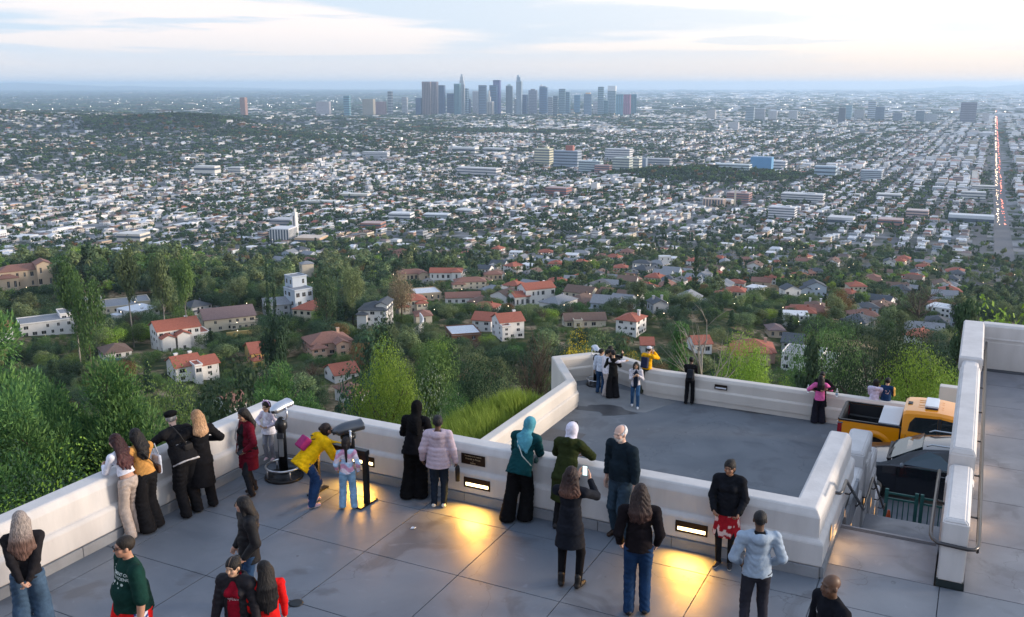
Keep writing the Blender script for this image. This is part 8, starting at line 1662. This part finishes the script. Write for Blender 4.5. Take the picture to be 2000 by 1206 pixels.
def panel(name, pts, m, parent, off=(0, -.012, 0)):
    """thin shaped panel standing a little proud of the body"""
    q = MB(); n = len(pts); q.add(list(pts) + [(x + off[0], y + off[1], z + off[2]) for x, y, z in pts], [tuple(range(n)), tuple(range(2 * n - 1, n - 1, -1))] + [(i, n + i, n + (i + 1) % n, (i + 1) % n) for i in range(n)]); return q.build(name, m, parent)
M_tyre = mat('tyre', (.014, .014, .015), .85, var=.2); M_rim = mat('alloy', (.16, .165, .17), .35, .9)
M_glass = mat('car_glass', (.012, .018, .022), .06, spec=.7, var=0)
def wheel(parent, x, y, r=.39, w=.26, side=-1):
    e = empty('wheel', (x, y, r), 0, parent=parent); q = MB(); q.lathe([(r * .62, -w / 2), (r * .9, -w / 2), (r, -w / 2 + .04), (r, w / 2 - .04), (r * .9, w / 2), (r * .62, w / 2)], 32); o = q.build('tyre', M_tyre, e); o.rotation_euler = (R(90), 0, 0)
    q = MB(); q.lathe([(.01, -.02), (.06, -.02), (.07, .0), (r * .6, .01), (r * .63, -.10), (r * .63, .10)], 24)
    for k in range(6): a = k * math.pi / 3; q.box(-.03, .03, .06, r * .6, -.035, .01, rot=a)
    o = q.build('rim', M_rim, e); o.rotation_euler = (R(90), 0, 0); o.location.y = side * w * .32
# ---- orange pickup truck: x forward (west), y to the left of the driver (south), origin at the tail
M_or = mat('orange_paint', (.80, .29, .004), .28, coat=.6, var=.02, scale=1); M_liner = mat('bed_liner', (.016, .017, .02), .6, var=.2, scale=9); M_trim = mat('trim_black', (.015, .015, .017), .5)
TR = empty('pickup_truck', ws(-3.02, 27.05, LOW), -TH, 'orange pickup truck with an open black bed and a white light bar on its roof', 'truck')
Wd = 1.86   # width, y from 0 (near side) to Wd
def mirror_side(fn):
    fn(0, 1); fn(Wd, -1)
def bedside(y, s_):
    q = MB(); t = .07 * s_; arch = [(x, z) for x, z in [(1.12 - .49 * math.cos(a), .40 + .49 * math.sin(a)) for a in np.linspace(0, math.pi, 14)]]
    outl = [(0.02, .42)] + [(.63 - .02, .42)] + arch[1:-1] + [(1.63, .42), (1.88, .42), (1.88, 1.25), (.03, 1.24)]
    vs = [(x, y, z) for x, z in outl] + [(x, y + t, z) for x, z in outl]; n = len(outl); q.add(vs, [tuple(range(n)), tuple(range(2 * n - 1, n - 1, -1))] + [(i, n + i, n + (i + 1) % n, (i + 1) % n) for i in range(n)]); q.build('bed_side', M_or, TR, bevel=.012)
    fl = MB(); ring = [(1.12 - r_ * math.cos(a), .40 + r_ * math.sin(a)) for r_ in (.49, .60) for a in np.linspace(.05, math.pi - .05, 14)]; d = -.045 * s_
    vs = [(x, y, z) for x, z in ring[:14]] + [(x, y + d, z) for x, z in ring[:14]] + [(x, y + d * .9, z) for x, z in ring[14:]] + [(1.12 + (x - 1.12) * 1.12, y, .4 + (z - .4) * 1.12) for x, z in ring[14:]]
    fs = []; [fs.extend([(i, i + 1, 15 + i, 14 + i), (14 + i, 15 + i, 29 + i, 28 + i), (28 + i, 29 + i, 43 + i, 42 + i)]) for i in range(13)]; fl.smooth = True; fl.add(vs, fs); fl.build('wheel_arch', M_or, TR)
    q = MB(); q.box(0.0, 1.90, min(y, y + t) - .01, max(y, y + t) + .01, 1.245, 1.29); q.build('bed_rail', M_trim, TR, bevel=.008)
    q = MB(); q.lathe([(.44, 0), (.47, .02)], 20); 
mirror_side(bedside)
q = MB(); q.box(.07, 1.86, .07, Wd - .07, .62, .66); q.box(.06, .09, .07, Wd - .07, .62, 1.24); q.box(1.84, 1.87, .07, Wd - .07, .62, 1.24); q.box(.07, 1.86, .07, .09, .62, 1.24); q.box(.07, 1.86, Wd - .09, Wd - .07, .62, 1.24); q.box(.75, 1.5, .09, .28, .66, .86); q.box(.75, 1.5, Wd - .28, Wd - .09, .66, .86); q.build('bed_liner', M_liner, TR)
q = MB(); q.box(.15, 1.45, 1.60, 1.66, .90, .93); q.build('tie_rail', M_steel, TR)
q = MB(); q.box(-.03, .05, .06, Wd - .06, .56, 1.25); q.build('tailgate', M_or, TR, bevel=.02); q = MB(); q.box(-.035, .06, .05, Wd - .05, 1.25, 1.285); q.build('tailgate_cap', M_trim, TR)
q = MB(); q.box(-.14, .04, .0, Wd, .36, .56); q.build('bumper', M_steel, TR, bevel=.03)
for y in (-.012, Wd - .10): q = MB(); q.box(-.03, .13, y, y + .112, .80, 1.20); q.build('tail_light', mat('tail_red', (.28, .01, .02), .15, coat=.5), TR, bevel=.02); q = MB(); q.box(-.033, .133, y - .003, y + .115, .80, .86); q.box(-.033, .133, y - .003, y + .115, 1.16, 1.20); q.build('light_trim', mat('chrome', (.6, .6, .62), .15, 1), TR)
q = MB(); q.box(1.22, 1.86, .06, Wd - .06, 1.295, 1.33); q.box(1.24, 1.86, .08, Wd - .08, 1.20, 1.295); tc_ = q.build('tool_box', mat('silver_lid', (.42, .45, .50), .35, .1, var=.04), TR, bevel=.012)
# cab: sections along x, half profile (y from the middle, z)
def half(w0, w1, wr, zb, zs, zr): return [(w0, zb), (w1, zb + .18), (w1 + .01, zs - .12), (w1 - .02, zs), (wr + .03, zr - .09), (wr - .06, zr - .015), (wr * .55, zr)]
hw = Wd / 2; cs = [(1.93, half(hw - .04, hw, hw - .20, .42, 1.13, 1.70)), (2.02, half(hw - .03, hw, hw - .19, .40, 1.13, 1.76)), (2.35, half(hw - .03, hw, hw - .18, .40, 1.13, 1.79)), (3.0, half(hw - .03, hw, hw - .18, .40, 1.12, 1.80)), (3.55, half(hw - .03, hw, hw - .19, .40, 1.10, 1.75)), (3.85, half(hw - .03, hw, hw - .2, .40, 1.08, 1.55)), (4.30, half(hw - .03, hw, hw - .08, .40, 1.05, 1.17)), (4.95, half(hw - .04, hw - .02, hw - .12, .40, .98, 1.12)), (5.30, half(hw - .10, hw - .08, hw - .2, .42, .90, 1.02)), (5.38, half(hw - .16, hw - .14, hw - .3, .46, .84, .95))]
cab = loft_body(cs, 'cab', M_or, TR); cab.location.y = hw
def yside(x, z, s_=-1):
    # half width of the cab side at height z above the shoulder line (z 1.13 to 1.75)
    t = (z - 1.13) / .58; return hw - .02 - (.13) * max(0, min(1, t))
for s_ in (-1, 1):
    def W3(pts, k=.004): return [(x, hw + s_ * (yside(x, z) + k), z) for x, z in pts]
    panel('side_window', W3([(2.12, 1.20), (2.16, 1.44), (2.30, 1.61), (2.98, 1.64), (2.98, 1.17)]), M_glass, TR, (0, .006 * s_, 0)); panel('side_window', W3([(3.08, 1.17), (3.08, 1.64), (3.46, 1.60), (3.92, 1.20), (3.90, 1.16)]), M_glass, TR, (0, .006 * s_, 0))
    panel('door_pillar', W3([(2.985, 1.15), (2.985, 1.65), (3.075, 1.65), (3.075, 1.15)], .006), M_trim, TR, (0, .006 * s_, 0))
    for x in (2.30, 3.18): q = MB(); q.box(x, x + .22, hw + s_ * (hw + .005) - .02, hw + s_ * (hw + .005) + .02, 1.00, 1.035); q.build('door_handle', M_trim, TR, bevel=.008)
    for x in (2.06, 3.03, 4.02): panel('door_seam', [(x, hw + s_ * (hw + .0125), z) for z in (.46, 1.1)] + [(x + .012, hw + s_ * (hw + .0125), z) for z in (1.1, .46)], M_joint, TR, (0, -.002 * s_, 0))
    panel('seam_band', [(1.885, hw + s_ * (hw - .03), .42), (1.885, hw + s_ * (hw - .03), 1.28), (1.93, hw + s_ * (hw - .03), 1.28), (1.93, hw + s_ * (hw - .03), .42)], M_trim, TR, (0, .01 * s_, 0))
q = MB(); q.box(2.55, 2.95, hw - .45, hw + .45, 1.83, 1.89); q.build('light_bar', mat('bar_white', (.62, .65, .70), .3), TR, bevel=.02); q = MB(); q.box(2.56, 2.94, hw - .47, hw + .47, 1.80, 1.832); q.build('light_bar_mount', mat('bar_blue', (.01, .015, .06), .3), TR)
TR.scale = (.86, .95, .96)
for y in (.15, .34, -.15, -.34): q = MB(); q.box(2.35, 3.1, hw + y - .012, hw + y + .012, 1.785, 1.80); q.build('roof_rib', M_or, TR)
q = MB(); q.box(2.02, 2.16, hw - .12, hw + .12, 1.745, 1.79); q.build('brake_light', M_trim, TR)
for x in (1.12, 4.35):
    for y, s_ in ((.14, -1), (Wd - .14, 1)): wheel(TR, x, y, .39, .26, s_)
q = MB(); q.box(.2, 5.2, .25, Wd - .25, .30, .44); q.build('underbody', M_trim, TR)
q = MB(); q.box(.62, 1.62, .08, Wd - .08, .42, .62); q.build('wheel_well', M_trim, TR)
# ---- black hatchback facing the other way (east)
M_bk = mat('black_paint', (.006, .007, .012), .18, coat=.8, var=.02, spec=.5)
BC = empty('black_car', ws(-2.62, 24.75, LOW), -TH, 'black hatchback with roof rails parked behind the barriers', 'car')
hb = .91; zc = 1.52
def ch(w0, w1, wr, zb, zs, zr): return [(w0, zb), (w1, zb + .16), (w1 + .012, zs - .25), (w1 - .01, zs - .02), (w1 - .045, zs), (wr + .05, zr - .09), (wr - .02, zr - .03), (wr * .55, zr)]
cs = [(0, ch(.62, .66, .55, .40, .66, .72)), (.08, ch(.76, .80, .66, .30, .74, .80)), (.35, ch(.86, .89, .76, .26, .84, .90)), (.95, ch(.88, hb, .80, .24, .93, .99)), (1.18, ch(.88, hb, .74, .24, .97, 1.06)), (1.60, ch(.88, hb, .64, .24, .99, 1.32)), (1.95, ch(.88, hb, .62, .24, 1.0, 1.45)), (2.5, ch(.88, hb, .61, .24, 1.01, zc)), (3.2, ch(.88, hb, .61, .24, 1.03, zc)), (3.8, ch(.88, hb, .60, .26, 1.05, 1.46)), (4.15, ch(.86, .89, .62, .30, 1.06, 1.28)), (4.38, ch(.80, .84, .66, .36, .98, 1.04)), (4.44, ch(.7, .76, .6, .44, .8, .86))]
cb = loft_body(cs, 'body', M_bk, BC); cb.location.y = hb
def yb(z, x=2.5): return hb - .045 - (.24) * max(0, min(1, (z - 1.0) / .42))
for s_ in (-1, 1):
    def W4(pts, k=.012): return [(x, hb + s_ * (yb(z) + k), z) for x, z in pts]
    panel('side_window', W4([(1.48, 1.03), (1.72, 1.21), (2.05, 1.39), (2.50, 1.44), (2.63, 1.44), (2.63, 1.03)]), mat('tinted_glass', (.02, .05, .075), .05, spec=.8, var=0), BC, (0, .006 * s_, 0)); panel('side_window', W4([(2.69, 1.03), (2.69, 1.44), (3.2, 1.43), (3.62, 1.32), (3.72, 1.06)]), mat('tinted_glass', (.02, .05, .075), .05), BC, (0, .006 * s_, 0))
    panel('waist_trim', [(x, hb + s_ * (hb + .004), z) for x, z in ((1.45, 1.0), (3.8, 1.05), (3.8, 1.03), (1.45, .975))], mat('chrome', (.6, .6, .62), .15, 1), BC, (0, .006 * s_, 0))
    for x in (2.30, 3.30): q = MB(); q.box(x, x + .20, hb + s_ * (hb + .012) - .015, hb + s_ * (hb + .012) + .015, .86, .885); q.build('door_handle', mat('chrome', (.6, .6, .62), .15, 1), BC, bevel=.006)
    for x in (1.36, 2.66, 3.62): panel('door_seam', [(x, hb + s_ * (hb + .0145), z) for z in (.34, .94)] + [(x + .008, hb + s_ * (hb + .0145), z) for z in (.94, .34)], mat('seam_black', (.001, .001, .001), .9), BC, (0, -.002 * s_, 0))
    f = Field((1.30, hb + s_ * 1.04 - .14, .94), (1.62, hb + s_ * 1.04 + .14, 1.18), .012); f.ell((1.48, hb + s_ * 1.03, 1.06), (.055, .10, .062), None, .0); f.cone((1.52, hb + s_ * .93, 1.02), (1.49, hb + s_ * 1.0, 1.05), .02, .02, .02); fmesh('mirror', f, mat('mirror_cap', (.10, .12, .14), .3, .3), BC)
    q = MB(); q.tube([(2.0, hb + s_ * .56, 1.50), (2.12, hb + s_ * .57, 1.56), (3.7, hb + s_ * .55, 1.56), (3.85, hb + s_ * .54, 1.49)], .022, 8); q.build('roof_rail', mat('rail_silver', (.42, .44, .46), .3, .9), BC)
panel('windscreen', [(1.20, hb - .68, 1.075), (1.90, hb - .56, 1.445), (1.90, hb + .56, 1.445), (1.20, hb + .68, 1.075)], mat('screen_glass', (.03, .05, .06), .04, spec=1.0, var=0), BC, (-.012, 0, .02))
for k in (0, 1): q = MB(); q.tube([(1.13, hb - .5 + k * .62, 1.06), (1.17, hb - .15 + k * .62, 1.085), (1.22, hb + .12 + k * .5, 1.105)], .012, 5); q.build('wiper', M_trim, BC)
q = MB(); q.box(1.08, 1.18, hb - .66, hb + .66, 1.03, 1.065); q.build('cowl', M_trim, BC)
for x in (.86, 3.58):
    for y, s_ in ((.11, -1), (2 * hb - .11, 1)): wheel(BC, x, y, .32, .21, s_)
